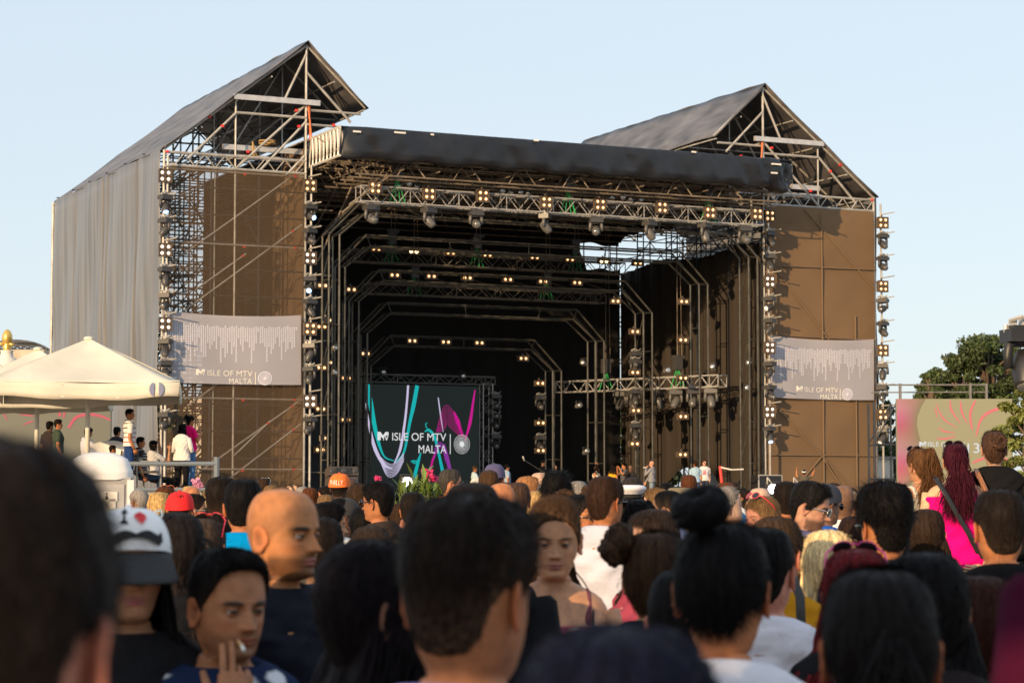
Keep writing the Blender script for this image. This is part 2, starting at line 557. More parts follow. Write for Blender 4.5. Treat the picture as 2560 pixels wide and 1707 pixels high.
tower(False, 'scaffold tower with dark gabled roof and silver side sheeting, beside the cream parasols')
tower(True, 'scaffold tower with dark gabled roof and plain brown front, beside the pink video screen')

# ---- stage: deck, roof lattice, header tarpaulin, back drape
root = empty('stage', F(15.6, 6, 0))
tag(root, 'black concert stage with a flat truss roof and wrinkled black header tarpaulin', 'stage')
bd = lambda mb, n, mt, sm=False, p=root: mb.build(n, mt, p, sm, local=False)
ROTF = Matrix.Rotation(FROT, 3, 'Z')
mb = MB(); mb.box(F(15.6, 6, DECK / 2), (19.6, 15, DECK), ROTF); bd(mb, 'deck', M_BLACK)
lat = MB()
for k, t in enumerate([-2.6, -1.2, .6, 2.6, 4.6, 6.6, 8.6, 10.6, 12.6]):
    truss(lat, F(5.8, t, 14.5), F(25.3, t, 14.5), .9, .5, .95, .035, .024)
for k in range(14):
    s = 6.2 + k * 1.45
    lat.bar(F(s, -2.8, 14.05), F(s, 13.5, 14.05), .03, 4)
    lat.bar(F(s + .7, -2.8, 13.7), F(s + .7, 9, 13.75), .026, 4)
    for j in range(9):
        t = -2.8 + j * 1.7
        lat.bar(F(s, t, 14.0), F(s + (.8 if j % 2 else -.8), t + 1.5, 14.95), .024, 4)
for k, t in enumerate([-2.6, -1.9, -1.1, -.3, .6, 1.6, 2.6, 3.8, 5, 7, 9, 11]):
    lat.bar(F(6.5, t, 13.45 - .02 * k), F(24.9, t, 13.45 - .02 * k), .032, 4)
    for j in range(16):
        s = 7 + j * 1.15
        lat.bar(F(s, t, 13.45), F(s + (.5 if j % 2 else -.4), t + .2, 14.1), .024, 4)
for k in range(6):
    lat.bar(F(6.3 + .3 * k, -2.5 + k * 1.5, 12.3 - .1 * k), F(8.6 + .2 * k, -2 + k * 1.5, 13.9), .035, 4)
    lat.bar(F(6.2, 0.5 + k * 2, 10.5 + .3 * k), F(7.6, .5 + k * 2, 13.5), .035, 4)
    for zz in (2.5, 5, 7.5, 10, 12.5):
        lat.bar(F(5.75, .8 + 2 * k, 1.2), F(5.75, .8 + 2 * k, 14), .04, 4)
        lat.bar(F(5.75, .8 + 2 * k, zz), F(6.9, .8 + 2 * k, zz + (.8 if k % 2 else 0)), .028, 4)
bd(lat, 'roof_lattice', M_BROWNST)
sh = MB(); sh.grid([[F(5.7, -3.0, 15.08), F(25.3, -3.0, 15.08)], [F(5.7, 13.8, 15.08), F(25.3, 13.8, 15.08)]], thick=(0, 0, .04)); bd(sh, 'roof_sheet', M_VINYL)
hd = MB()
n = 150
prof = [(-1.6, 15.13), (-2.9, 15.13), (-3.12, 15.12), (-3.17, 15.06), (-3.18, 14.8), (-3.19, 14.5), (-3.19, 14.25), (-3.18, 14.02), (-3.13, 13.97), (-2.95, 13.96), (-2.5, 14.0)]
G = np.zeros((len(prof), n + 1, 3))
for j in range(n + 1):
    u = j / n
    s = 5.75 + 19.75 * u
    for i, (t, z) in enumerate(prof):
        w = .035 * (1 - 2 * abs(math.sin(s * 2.1 + z * 1.9 + math.sin(s * .8)))) * abs(math.sin(s * .55 + 1)) + .05 * math.sin(s * 1.7 + z * 2.2) * math.sin(s * .63) + .035 * math.sin(s * 5.1 - z * 5) * math.sin(s * .9 + 1) + .02 * math.sin(s * 11 + z * 7)
        amp = 1.0 if 3 <= i <= 8 else .35
        e = max(0, (u - .86) / .14); e0 = max(0, (.05 - u) / .05)
        zz = z - (.10 * e * math.sin(e * 9) + .06 * e) + (.05 * math.sin(s * 2.9) * (1 if i >= 8 else 0))
        tt = t + w * amp * (1.0 + 1.8 * e) + .3 * e ** 3 + .3 * e0 ** 2
        G[i, j] = F(s - .05 * e * i, tt, zz)
hd.grid(G, thick=(0, .03, 0)); bd(hd, 'header_tarpaulin', M_VINYL, True)
sd = MB()
for z in (14.0, 15.05):
    sd.bar(F(5.68, .2, z), F(5.68, -3.15, z), .05, 5)
for i in range(9):
    t = .1 - i * .38
    sd.bar(F(5.68, t, 14.0), F(5.68, t - .26, 15.05), .035, 5); sd.bar(F(5.68, t, 15.05), F(5.68, t - .05, 14.0), .035, 5)
bd(sd, 'side_truss', mat('pale truss', (.62, .60, .55), .5, .2))
for (s, z, w) in ((6.3, 14.9, .3), (8.0, 14.98, .45), (9.3, 15.0, .12), (13.6, 15.08, .2), (20.5, 15.1, .2), (24.3, 14.86, .45), (24.2, 14.5, .3)):
    tp = MB(); tp.box(F(s, -3.26, z), (w, .03, .06), ROTF); bd(tp, 'white_tape', M_LETTER)
bk = MB()
n, k = 120, 6
G = np.zeros((k + 1, n + 1, 3))
for i in range(k + 1):
    for j in range(n + 1):
        s = 5.6 + 20.19 * j / n
        hi = 15.05 - 2.9 * min(1, max(0, (s - 22.7) / 1.4)) - .05 * math.sin(s * 5) * (s > 22.9)
        G[i, j] = F(s, 12.9 + .05 * math.sin(s * 6) + .04 * math.sin(s * 17), DECK + (hi - DECK) * i / k)
bk.grid(G, thick=(0, .03, 0)); bd(bk, 'back_drape', M_DRAPE, True)
va = MB()  # black cloth added to narrow the sky gap where lattice reads dark
va.grid(np.array([[F(25.45 + .04 * math.sin(j * 1.7), 2.5 + j * .33, 13.55 + i * .5 + (.22 * math.sin(j * .9) * math.sin(j * .37) if i == 0 else 0)) for j in range(33)] for i in range(4)]), thick=(.02, 0, 0))
va.grid(np.array([[F(20.6 + j * .17, 12.75, 13.35 + i * .57 - (.012 * (j - 15) ** 2 * .06 + .05 * math.sin(j * .8) if i == 0 else 0)) for j in range(31)] for i in range(4)]), thick=(0, .02, 0))
bd(va, 'added_valance', M_DRAPE)
M_WINGD = mat('wing drape', (.020, .019, .019), .9)
wd = MB()   # hanging legs between the arches on the parasol side
for (s, t) in ((5.9, 1), (6.6, 3.2), (7.6, 5.4)):
    wd.grid([[F(s, t, DECK), F(s + .9, t + .1, DECK)], [F(s, t, 11), F(s + .9, t + .1, 11)]], thick=(0, .02, 0))
bd(wd, 'wing_curtain', M_WINGD)

# ---- chamfered portal arches, each smaller than the one in front
PORT = [(0.0, 6.35, 25.2, 12.75), (2.0, 7.35, 24.0, 11.75), (4.1, 8.75, 22.5, 10.65), (6.2, 9.95, 21.3, 9.55), (8.3, 10.95, 20.3, 8.35)]
order = ['outermost and tallest', 'second from outside', 'middle', 'second smallest', 'innermost and smallest']
for i, (t, sl_, sr, zt) in enumerate(PORT):
    mb = MB()
    def path(o):
        c = 1.3
        return [(sl_ + o, DECK), (sl_ + o, zt - c + .0), (sl_ + c + o * .4, zt - o), (sr - c - o * .4, zt - o), (sr - o, zt - c), (sr - o, DECK)]
    chords = [(path(0), -.3), (path(.42), -.3), (path(.0), .42), (path(.42), .42)]
    for pth, dt in chords:
        for a, b in zip(pth[:-1], pth[1:]):
            mb.bar(F(a[0], t + dt, a[1]), F(b[0], t + dt, b[1]), .042, 6)
    pth0, pth1 = path(0), path(.42)
    for q in range(5):
        L = math.dist(pth0[q], pth0[q + 1]); n = max(1, int(L / 1.6))
        for k in range(n + 1):
            u = k / n
            a = [pth0[q][j] + (pth0[q + 1][j] - pth0[q][j]) * u for j in (0, 1)]
            b = [pth1[q][j] + (pth1[q + 1][j] - pth1[q][j]) * u for j in (0, 1)]
            mb.bar(F(a[0], t - .3, a[1]), F(a[0], t + .42, a[1]), .022, 4)
            mb.bar(F(b[0], t - .3, b[1]), F(b[0], t + .42, b[1]), .022, 4)
            if k % 2 == 0: mb.bar(F(a[0], t - .3, a[1]), F(b[0], t - .3, b[1]), .022, 4)
            if k < n and i in (0, 2): 
                mb.bar(F(a[0], t + .42, a[1]), F(b[0] + (pth1[q + 1][0] - pth1[q][0]) / n, t + .42, b[1] + (pth1[q + 1][1] - pth1[q][1]) / n), .02, 4)
    o = mb.build('portal_frame', M_BLACKT)
    tag(o, f'{order[i]} of the five black chamfered arches inside the stage', 'portal frame', 'chamfered arches of the stage')

# ---- hung lighting trusses
def hung(p, q, h, label, mt, chains=(.15, .5, .85), w=.5, bay=.5, slings=(), group='hung lighting trusses'):
    r = empty('lighting_truss', (Vector(p) + Vector(q)) / 2)
    tag(r, label, 'truss', group)
    truss(a := MB(), p, q, h, w, bay, .032, .018)
    a.build('truss_frame', mt, r, local=False)
    for u in chains:
        c, hs, g = MB(), MB(), MB()
        x = Vector(p).lerp(Vector(q), u)
        c.bar(x + Vector((0, 0, h / 2)), Vector((x.x, x.y, 14.1)), .015, 4)
        c.bar(x + Vector((.2, 0, h / 2)), Vector((x.x + .1, x.y, 14.1)), .012, 4)
        hs.box(x + Vector((0, 0, h / 2 + .55)), (.35, .3, .5), ROTF)
        hs.box(x + Vector((.05, 0, h / 2 + .85)), (.5, .25, .14), ROTF)
        for dx, dy in ((-.3, .2), (.3, .2), (-.3, -.25), (.3, -.25), (-.1, -.26), (.12, -.26)):
            g.bar(x + Vector((0, 0, h / 2 + .45)), x + Vector((dx, dy, -h / 2)), .013, 4)
        c.build('chain', M_BROWNST, r, local=False)
        hs.build('hoist', M_CHAR, r, local=False)
        g.build('sling', M_GREEN, r, local=False)
    x0, x1 = Vector(p), Vector(q)
    rr = random.Random(int(h * 1000))
    for k in range(16):
        u = rr.random(); x = x0.lerp(x1, u)
        ln = rr.uniform(.1, .5)
        ca = MB(); ca.tube([x + Vector((0, -.28, rr.uniform(-.3, .3))), x + Vector((ln / 2, -.3, rr.uniform(-.35, .2))), x + Vector((ln, -.28, rr.uniform(-.2, .3)))], .018, 4)
        ca.build('cable', M_BLACK, r, local=False)
    return r
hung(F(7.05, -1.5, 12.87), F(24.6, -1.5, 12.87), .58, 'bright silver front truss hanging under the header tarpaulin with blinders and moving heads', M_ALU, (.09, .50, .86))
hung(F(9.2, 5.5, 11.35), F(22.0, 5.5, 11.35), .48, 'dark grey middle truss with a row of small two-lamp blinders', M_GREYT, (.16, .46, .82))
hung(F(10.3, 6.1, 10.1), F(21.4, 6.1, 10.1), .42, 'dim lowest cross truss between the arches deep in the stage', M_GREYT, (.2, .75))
# long truss on the open side
pA, pB = at(1400, 968, 99), at(1806, 952, 91.2)
hung(pA, pB, .48, 'silver side truss with moving heads hanging near the brown side drape', M_ALU, (.3, .74))

# ---- LED screen with its truss frame
TS = 9.5
s0, s1, z0, z1 = 11.70, 17.02, 1.55, 6.36
scr = empty('video_screen', F((s0 + s1) / 2, TS, DECK))
tag(scr, 'dark video wall at the back of the stage showing looping teal and magenta ribbons', 'video screen')
mb = MB(); mb.box(F((s0 + s1) / 2, TS + .1, (z0 + z1) / 2), (s1 - s0, .18, z1 - z0), ROTF); bd(mb, 'panel', M_SCREEN, p=scr)
def SV(x, y, off=.0):
    u, v = (x - 490) / 800, (1390 - y) / 650
    return F(s0 + (s1 - s0) * u, TS - .002 - off, z0 + (z1 - z0) * v)
def cr(pts, n=10):
    P = np.array(pts, float)
    P = np.vstack([2 * P[0] - P[1], P, 2 * P[-1] - P[-2]])
    out = []
    for i in range(1, len(P) - 2):
        for k in range(n):
            t = k / n
            out.append(.5 * ((2 * P[i]) + (-P[i - 1] + P[i + 1]) * t + (2 * P[i - 1] - 5 * P[i] + 4 * P[i + 1] - P[i + 2]) * t ** 2 + (-P[i - 1] + 3 * P[i] - 3 * P[i + 1] + P[i + 2]) * t ** 3))
    out.append(P[-2])
    return np.array(out)
def ribbon(mb, pts, wid, off, fn=SV):
    C = cr(pts)
    W = np.interp(np.linspace(0, 1, len(C)), np.linspace(0, 1, len(wid)), wid)
    T = np.gradient(C[:, :2], axis=0); T /= np.maximum(np.linalg.norm(T, axis=1, keepdims=True), 1e-6)
    Nn = np.stack([-T[:, 1], T[:, 0]], 1)
    A = C[:, :2] + Nn * W[:, None] / 2; B = C[:, :2] - Nn * W[:, None] / 2
    mb.grid(np.array([[fn(x, y, off) for x, y in A], [fn(x, y, off) for x, y in B]]))
E = lambda n, c, s=1.0: mat(n, (.0, .0, .0), .5, emit=c, estr=s)
ET, EW, EM, EP, ETX = E('teal light', (.0, .42, .42), .8), E('pale light', (.62, .56, .78), .75), E('magenta light', (.62, .0, .28), .7), E('purple light', (.28, .03, .36), .7), E('white light', (.75, .75, .75), .8)
mb = MB()
ribbon(mb, [(508, 742), (528, 850), (570, 1030), (620, 1150), (690, 1180)], [26, 34, 26, 10, 5], .004)
ribbon(mb, [(700, 1190), (760, 1130), (800, 960), (826, 860), (852, 742)], [6, 14, 20, 28, 26], .004)
ribbon(mb, [(808, 1372), (838, 1260), (862, 1180), (880, 1130)], [22, 24, 20, 6], .004)
ribbon(mb, [(905, 1010), (935, 1000), (975, 1040), (1000, 1120), (1030, 1230), (1050, 1318)], [6, 16, 20, 16, 22, 24], .006)
for k in range(6):
    ribbon(mb, [(870 - 8 * k, 1176), (840 - 6 * k, 1196 - k * 3), (812, 1186)], [4, 3, 1], .005)
    ribbon(mb, [(930, 1005), (920 - 2 * k, 985 - 4 * k), (905 + k * 5, 985 - 6 * k)], [4, 3, 1], .005)
bd(mb, 'teal_ribbon', ET, p=scr)
mb = MB()
ribbon(mb, [(494, 850), (520, 980), (560, 1110), (620, 1200), (680, 1225)], [8, 16, 24, 20, 4], .008)
ribbon(mb, [(690, 1200), (735, 1110), (765, 960), (780, 840), (788, 742)], [5, 18, 16, 14, 14], .008)
for k in range(9):
    ribbon(mb, [(600, 1160 + k * 4), (640, 1190 + k * 9), (680, 1200 + k * 9), (720, 1180 + k * 8), (760, 1130 + k * 6)], [3, 3.4, 3.4, 3.4, 2], .008)
ribbon(mb, [(1000, 810), (1020, 930), (1036, 1010)], [7, 9, 4], .008)
ribbon(mb, [(914, 1322), (935, 1250), (965, 1160)], [9, 10, 4], .008)
bd(mb, 'pale_ribbon', EW, p=scr)
mb = MB()
for k in range(9):
    ribbon(mb, [(985 + k * 3, 1010), (1030 + k * 2, 880 + k * 14), (1065, 855 + k * 13), (1105 - k * 2, 890 + k * 12), (1150 - k, 960 + k * 8), (1190 - 4 * k, 1040)], [1.5, 2.2, 2.2, 2.2, 2.2, 1.5], .010)
ribbon(mb, [(1190, 1060), (1225, 960), (1246, 850), (1262, 760)], [6, 22, 16, 8], .010)
ribbon(mb, [(1110, 890), (1140, 950), (1172, 1030)], [10, 30, 8], .010)
ribbon(mb, [(930, 1310), (960, 1180), (1000, 1090)], [10, 14, 5], .010)
bd(mb, 'magenta_ribbon', EM, p=scr)
mb = MB()
ribbon(mb, [(1040, 1080), (1062, 1150), (1085, 1240), (1104, 1325)], [12, 22, 26, 28], .012)
for k in range(5):
    ribbon(mb, [(970, 1170 - k * 14), (1000, 1110 - k * 9), (1030, 1110 - k * 8), (1055, 1190 - k * 16)], [3, 4, 4, 3], .012)
bd(mb, 'purple_ribbon', EP, p=scr)

def emblem(mb, x0, y0, w, h, fn, off):
    """blocky square channel mark with small letters at its foot"""
    q = lambda a, b: fn(x0 + w * a, y0 + h * b, off)
    def poly(pts, d=0):
        V = [fn(x0 + w * a, y0 + h * b, off + d) for a, b in pts]
        mb.add([tuple(v) for v in V], [tuple(range(len(V)))])
    poly([(0, 0), (.27, 0), (.30, 1), (0, 1)])
    poly([(.27, 0), (.50, .42), (.50, .80), (.29, .55)])
    poly([(.50, .42), (.73, 0), (.73, .45), (.50, .80)])
    poly([(.73, 0), (1, 0), (1, .40), (.73, .45)])
    poly([(.42, .62), (.66, .45), (.67, .54), (.43, .70)])
    poly([(.51, .62), (.58, .58), (.60, 1), (.53, 1)])
    poly([(.68, .52), (.76, .50), (.84, .85), (.78, 1)])
    poly([(.92, .45), (1, .43), (.86, 1), (.78, 1)])
# lettering as flat meshes mapped onto the surface
def letter_strip(txt, x_left, y_base, cap_h, x_right, fn, off, name, m, parent):
    o = text_mesh(txt, 1.0, name, m, None, extrude=0)
    me = o.data
    co = np.zeros(len(me.vertices) * 3); me.vertices.foreach_get('co', co); co = co.reshape(-1, 3)
    xs, xe = co[:, 0].min(), co[:, 0].max(); ye = co[:, 1].max()
    X = x_left + (co[:, 0] - xs) / (xe - xs) * (x_right - x_left)
    Y = y_base - co[:, 1] / ye * cap_h
    W = np.array([tuple(fn(x, y, off)) for x, y in zip(X, Y)])
    me.vertices.foreach_set('co', W.reshape(-1)); me.update()
    o.parent = parent; o.location = -Vector(parent.location)
    return o
letter_strip('ISLE OF MTV', 678, 1062, 44, 1056, SV, .016, 'lettering', ETX, scr)
letter_strip('MALTA', 862, 1134, 46, 1058, SV, .016, 'lettering', ETX, scr)
mb = MB(); emblem(mb, 576, 1014, 76, 48, SV, .016)
mb.grid([[SV(1083, 1022, .016), SV(1088, 1022, .016)], [SV(1083, 1138, .016), SV(1088, 1138, .016)]])
for k, r_ in enumerate((18, 24, 31, 38, 46, 56)):
    th = np.linspace(0, 2 * PI, 40)
    a, b = (0, r_) if k == 0 else (r_ - 2.4, r_)
    mb.grid(np.array([[SV(1168 + a * math.cos(q), 1080 + a * math.sin(q), .016) for q in th], [SV(1168 + b * math.cos(q), 1080 + b * math.sin(q), .016) for q in th]]))
bd(mb, 'emblem', ETX, p=scr)
mb = MB()
truss(mb, F(11.3, TS + .1, 6.62), F(17.75, TS + .1, 6.62), .34, .4, .45, .028, .017)
truss(mb, F(17.42, TS + .1, DECK), F(17.42, TS + .1, 6.5), .45, .4, .5, .03, .017, up=(UX, UY, 0))
truss(mb, F(11.25, TS + .1, DECK), F(11.25, TS + .1, 6.5), .34, .4, .5, .028, .016, up=(UX, UY, 0))
tag(mb.build('screen_truss', mat('mid truss', (.34, .34, .34), .4, .6)), 'grey box truss goalpost framing the dark video wall', 'truss')

# ---- light fixtures
def make_blinder(nx, nz, lamp, name='blinder_light', sz=.235):
    r = empty(name, (0, 0, 0))
    W, H = nx * sz, nz * sz
    mb = MB(); mb.box((0, .06, 0), (W, .16, H)); 
    for i in range(nx + 1): mb.box((-W / 2 + i * sz, -.04, 0), (.025, .06, H + .02))
    for k in range(nz + 1): mb.box((0, -.03, -H / 2 + k * sz), (W, .038, .02))
    mb.box((0, .1, H / 2 + .05), (.06, .06, .14))
    mb.build('housing', mat('blinder housing', (.10, .075, .055), .5), r)
    for i in range(nx):
        for k in range(nz):
            m2 = MB(); m2.ball(((i - (nx - 1) / 2) * sz, -.035, (k - (nz - 1) / 2) * sz), (sz * .28, .03, sz * .28), 14, 8)
            m2.ball(((i - (nx - 1) / 2) * sz, -.055, (k - (nz - 1) / 2) * sz), (sz * .16, .025, sz * .16), 12, 6, mi=1)
            m2.build('lamp', [lamp, M_COREW if lamp is M_WHITE_L else M_CORE], r, True)
    return r
protos = []
def proto(r): protos.append(r); return r
B4W, B4N, B2N, B2H = [proto(make_blinder(*a)) for a in ((2, 2, M_WHITE_L), (2, 2, M_WARM), (2, 1, M_WARM), (2, 1, M_HOT))]
def make_head(lens, pale=False, black=False):
    r = empty('moving_head_light', (0, 0, 0))
    hm = mat('grey housing', (.11, .107, .104), .4) if pale else (M_BLACK if black else M_CHAR)
    mb = MB(); mb.box((0, 0, -.03), (.10, .12, .12)); mb.box((-.14, 0, -.03), (.06, .1, .08)); mb.box((.14, 0, -.03), (.06, .1, .08))
    mb.tube([(-.2, -.05, .0), (-.1, -.14, .04), (.1, -.12, -.02), (.24, -.06, .06)], .022, 5)
    mb.build('clamp', M_STEEL, r)
    mb = MB(); mb.box((0, 0, -.16), (.46, .34, .14)); mb.box((0, 0, -.075), (.36, .26, .05)); mb.build('base', M_BLACK if black else M_CHAR, r)
    mb = MB()
    for s in (-1, 1):
        mb.tube([(s * .11, 0, -.22), (s * .19, 0, -.26), (s * .205, 0, -.38), (s * .20, 0, -.52)], [.055, .06, .055, .05], 8)
    mb.tube([(-.13, 0, -.235), (.13, 0, -.235)], .05, 8)
    mb.build('yoke', hm, r, True)
    hd_ = MB()
    hd_.tube([(0, 0, .20), (0, 0, .16), (0, 0, .06), (0, 0, -.08), (0, 0, -.20), (0, 0, -.24)], [.06, .12, .145, .15, .125, .115], 14)
    h = hd_.build('head', hm, r, True, loc=(0, 0, -.50))
    ln = MB(); ln.ball((0, 0, -.235), (.10, .10, .035), 14, 8); ln.build('lens', lens, h, True)
    return r
MHG, MHP, MHW, MHB = [proto(make_head(*a)) for a in ((M_GLASS,), (M_GLASS, True), (M_WHITE_L,), (M_BLUE_L,))]
MHK = proto(make_head(M_GLASS, False, True))
def make_can():
    r = empty('spot_can', (0, 0, 0))
    mb = MB(); mb.tube([(0, .0, 0), (0, .02, 0), (0, .30, .0), (0, .42, 0)], [.10, .115, .115, .06], 12)
    mb.build('can', mat('polished can', (.55, .54, .52), .25, .8), r, True)
    ln = MB(); ln.ball((0, .02, 0), (.09, .02, .09), 12, 6); ln.build('lens', M_GLASS, r, True)
    mb = MB(); mb.tube([(-.13, .15, 0), (-.13, .15, .2), (.13, .15, .2), (.13, .15, 0)], .015, 5); mb.build('bracket', M_CHAR, r)
    return r
CAN = proto(make_can())
fr_ = random.Random(5)
def put(p, loc, label, group, cat, head=None, rz=None, rx=0):
    o = copy_tree(p)
    o.location = loc; o.rotation_euler = (rx, 0, (FROT if rz is None else rz))
    tag(o, label, cat, group)
    if head is not None:
        for c in o.children:
            if c.name.startswith('head'): c.rotation_euler = head
    return o
ordn = ['topmost', 'second from top', 'third from top', 'fourth from top', 'fifth from top', 'sixth from top', 'lowest', 'eighth from top']
def column(s, ys, kinds, t, where, px=None):
    """a vertical pole of fixtures: b=blinder, w/n lamp colour, h/B/W moving heads"""
    nb = nh = 0
    tb, thd = sum(k in 'bn' for k in kinds), sum(k in 'hBW' for k in kinds)
    loc0 = atF(px, 900, t)
    r = empty('lighting_pole', (loc0.x, loc0.y, 0))
    tag(r, f'vertical silver pole of lights {where}', 'pole', 'vertical poles of lights')
    mb = MB(); mb.bar((loc0.x, loc0.y + .12, 0), (loc0.x, loc0.y + .12, 14.0), .045, 6); 
    mb.build('pole', M_STEEL, r, local=False)
    for y, k in zip(ys, kinds):
        p = atF(px, y, t); mb = MB()
        mb.bar((p.x - .05, p.y + .1, p.z + .36), (p.x + .1 + .35, p.y - .25, p.z + .42), .025, 5)
        mb.bar((p.x - .05, p.y + .1, p.z + .36), (loc0.x, loc0.y + .12, p.z + .36), .03, 5)
        mb.build('side_arm', M_STEEL, r, local=False)
    for y, k in zip(ys, kinds):
        p = atF(px, y, t)
        if k in 'bn':
            lb = f'{ordn[nb] if nb < tb - 1 else "lowest"} four-lamp blinder on the light pole {where}'
            put(B4W if k == 'b' else B4N, p, lb, 'four-lamp blinders on the poles', 'blinder light', rz=FROT + R(fr_.uniform(-12, 5))); nb += 1
        else:
            lb = f'{ordn[nh] if nh < thd - 1 else "lowest"} moving head on the light pole {where}'
            a = {'h': MHG, 'B': MHB, 'W': MHW}[k]
            hd__ = (R(fr_.uniform(-75, -15)), R(fr_.uniform(-25, 25)), 0)
            put(a, (p.x, p.y, p.z + .42), lb, 'moving heads on the poles', 'moving head', head=hd__, rz=R(fr_.uniform(-40, 50))); nh += 1
column(0, [440, 512, 570, 625, 692, 757, 810, 872, 926, 1055], 'bBhbhhbhhh', -.55, 'beside the silver side sheeting', px=413)
column(5.5, [465, 535, 595, 645, 715, 772, 822, 882, 940, 1003, 1066], 'nBhbBhnhhbh', -.55, 'between the scrim tower and the stage', px=775)
column(25.7, [540, 600, 657, 704, 763, 818, 869, 926, 985, 1030, 1088], 'nhhbWhbhhbB', -.75, 'between the stage and the brown tower', px=1924)
column(31.4, [557, 606, 662, 716, 767, 825, 876, 930, 985, 1036, 1091], 'nhhnhhnhhnW', -.55, 'against the sky beyond the brown tower', px=2207)
G1 = 'four-lamp blinders on the silver front truss'
for i, (x, y) in enumerate(((938, 470), (1073, 485), (1207, 490), (1366, 506), (1500, 512), (1655, 519), (1775, 532), (1893, 535))):
    n = ['closest to the parasols', 'second', 'third', 'fourth', 'fifth', 'sixth', 'seventh', 'last before the brown tower'][i]
    put(B4N, atF(x, y, -1.95), f'four-lamp blinder on the silver front truss, {n} in the row', G1, 'blinder light')
for i, (x, y) in enumerate(((928, 508), (1072, 515), (1190, 522), (1363, 530), (1490, 540), (1624, 548), (1762, 553), (1862, 562))):
    n = ['closest to the parasols', 'second', 'third', 'fourth', 'fifth', 'sixth', 'seventh', 'last before the brown tower'][i]
    o = put(MHP, atF(x, y, -1.6), f'grey moving head under the silver front truss, {n} in the row', 'moving heads under the silver front truss', 'moving head',
        head=(R(fr_.choice((-62, -20, -70, -35))), R(fr_.uniform(-30, 30)), 0), rz=FROT + R(fr_.uniform(-50, 50)))
    o.scale = (1.15, 1.15, 1.15)
cnt = 0
M_CANS = [(995, 462), (1022, 460), (1044, 463), (1258, 478), (1280, 478), (1302, 478), (1325, 480), (1535, 492), (1557, 494), (1581, 495), (1604, 497), (1800, 520), (1822, 522)]
for i, (x, y) in enumerate(M_CANS):
    put(CAN, atF(x, y, -1.3), f'{["first", "second", "third", "fourth"][(i if i < 3 else (i - 3) % 4)]} small spot can of the cluster after the {["first", "third", "fifth", "seventh"][0 if i < 3 else 1 + (i - 3) // 4]} front truss blinder', 'spot cans on top of the silver front truss', 'spot light', rz=FROT + R(fr_.uniform(-40, 40)), rx=R(fr_.uniform(-35, 10)))
def row(lst, t, lab, grp, hot=()):
    for i, (x, y) in enumerate(lst):
        n = ['first', 'second', 'third', 'fourth', 'fifth', 'sixth', 'seventh', 'eighth'][i]
        lb = f'two-lamp blinder {lab}, {n} from the parasol side'
        if i in hot: lb = f'brightest glaring two-lamp blinder {lab}, ' + ('near the parasol side' if i < 4 else 'near the sky gap')
        put(B2H if i in hot else B2N, atF(x, y, t), lb, grp, 'blinder light')
row([(940, 623), (1034, 629), (1126, 633), (1218, 638), (1336, 644), (1424, 649), (1509, 653), (1594, 658)], 4.9, 'on the dark middle truss', 'two-lamp blinders on the middle truss', (1, 6))
row([(986, 688), (1078, 691), (1168, 695), (1269, 699), (1357, 704), (1442, 707)], 4.0, 'under the middle arch', 'two-lamp blinders under the middle arch')
row([(1030, 852), (1114, 855), (1198, 857)], 8.0, 'on the smallest arch above the video wall', 'two-lamp blinders on the smallest arch')
def vrow(lst, t, lab, grp, rz=None):
    for i, (x, y) in enumerate(lst):
        n = 'topmost' if i == 0 else ('lowest' if i == len(lst) - 1 else ['', 'second from top', 'third from top', 'fourth from top'][i])
        put(B2N, atF(x, y, t), f'two-lamp blinder {lab}, {n}', grp, 'blinder light', rz=rz)
vrow([(806, 714), (804, 817), (803, 919), (801, 1022), (800, 1124)], .6, 'stacked in the black strip beside the inner pole', 'two-lamp blinders in the black strip')
vrow([(820, 800), (822, 906), (812, 1095)], .2, 'edge-on on the outermost arch post', 'two-lamp blinders on the outermost arch post', rz=FROT + R(50))
vrow([(878, 724), (865, 945), (864, 1049)], 4.0, 'on the parasol-side post of the middle arch', 'two-lamp blinders on the middle arch post')
vrow([(913, 884), (1308, 896)], 8.0, 'on the slanted corner of the smallest arch', 'two-lamp blinders on the smallest arch corners')
vrow([(1350, 958), (1351, 1057), (1351, 1126)], 8.0, 'on the far post of the smallest arch', 'two-lamp blinders on the smallest arch post')
vrow([(1538, 753)], 4.0, 'on the slanted corner of the middle arch by the slit of daylight', 'two-lamp blinders on the middle arch corner')
vrow([(1587, 829), (1587, 931), (1589, 1026), (1586, 1109)], 4.0, 'on the far post of the middle arch', 'two-lamp blinders on the middle arch far post')
vrow([(1709, 754), (1707, 850), (1707, 945), (1707, 1041), (1706, 1136)], 1.9, 'on the second arch post against the brown drape', 'two-lamp blinders on the second arch far post')
for i, (x, y) in enumerate(((1559, 960), (1589, 955), (1655, 956), (1696, 953), (1737, 951), (1779, 951))):
    u = (x - 1400) / 406; p = pA.lerp(pB, u)
    n = ['first', 'second', 'third', 'fourth', 'fifth', 'last'][i]
    o = put(MHP if i > 2 else MHG, (p.x, p.y - .1, p.z - .22), f'moving head hanging from the silver side truss, {n} from the dark end', 'moving heads on the silver side truss', 'moving head',
            head=(R(fr_.uniform(-60, -10)), R(fr_.uniform(-30, 30)), 0), rz=R(fr_.uniform(-30, 40)))
    o.scale = (1.2,) * 3
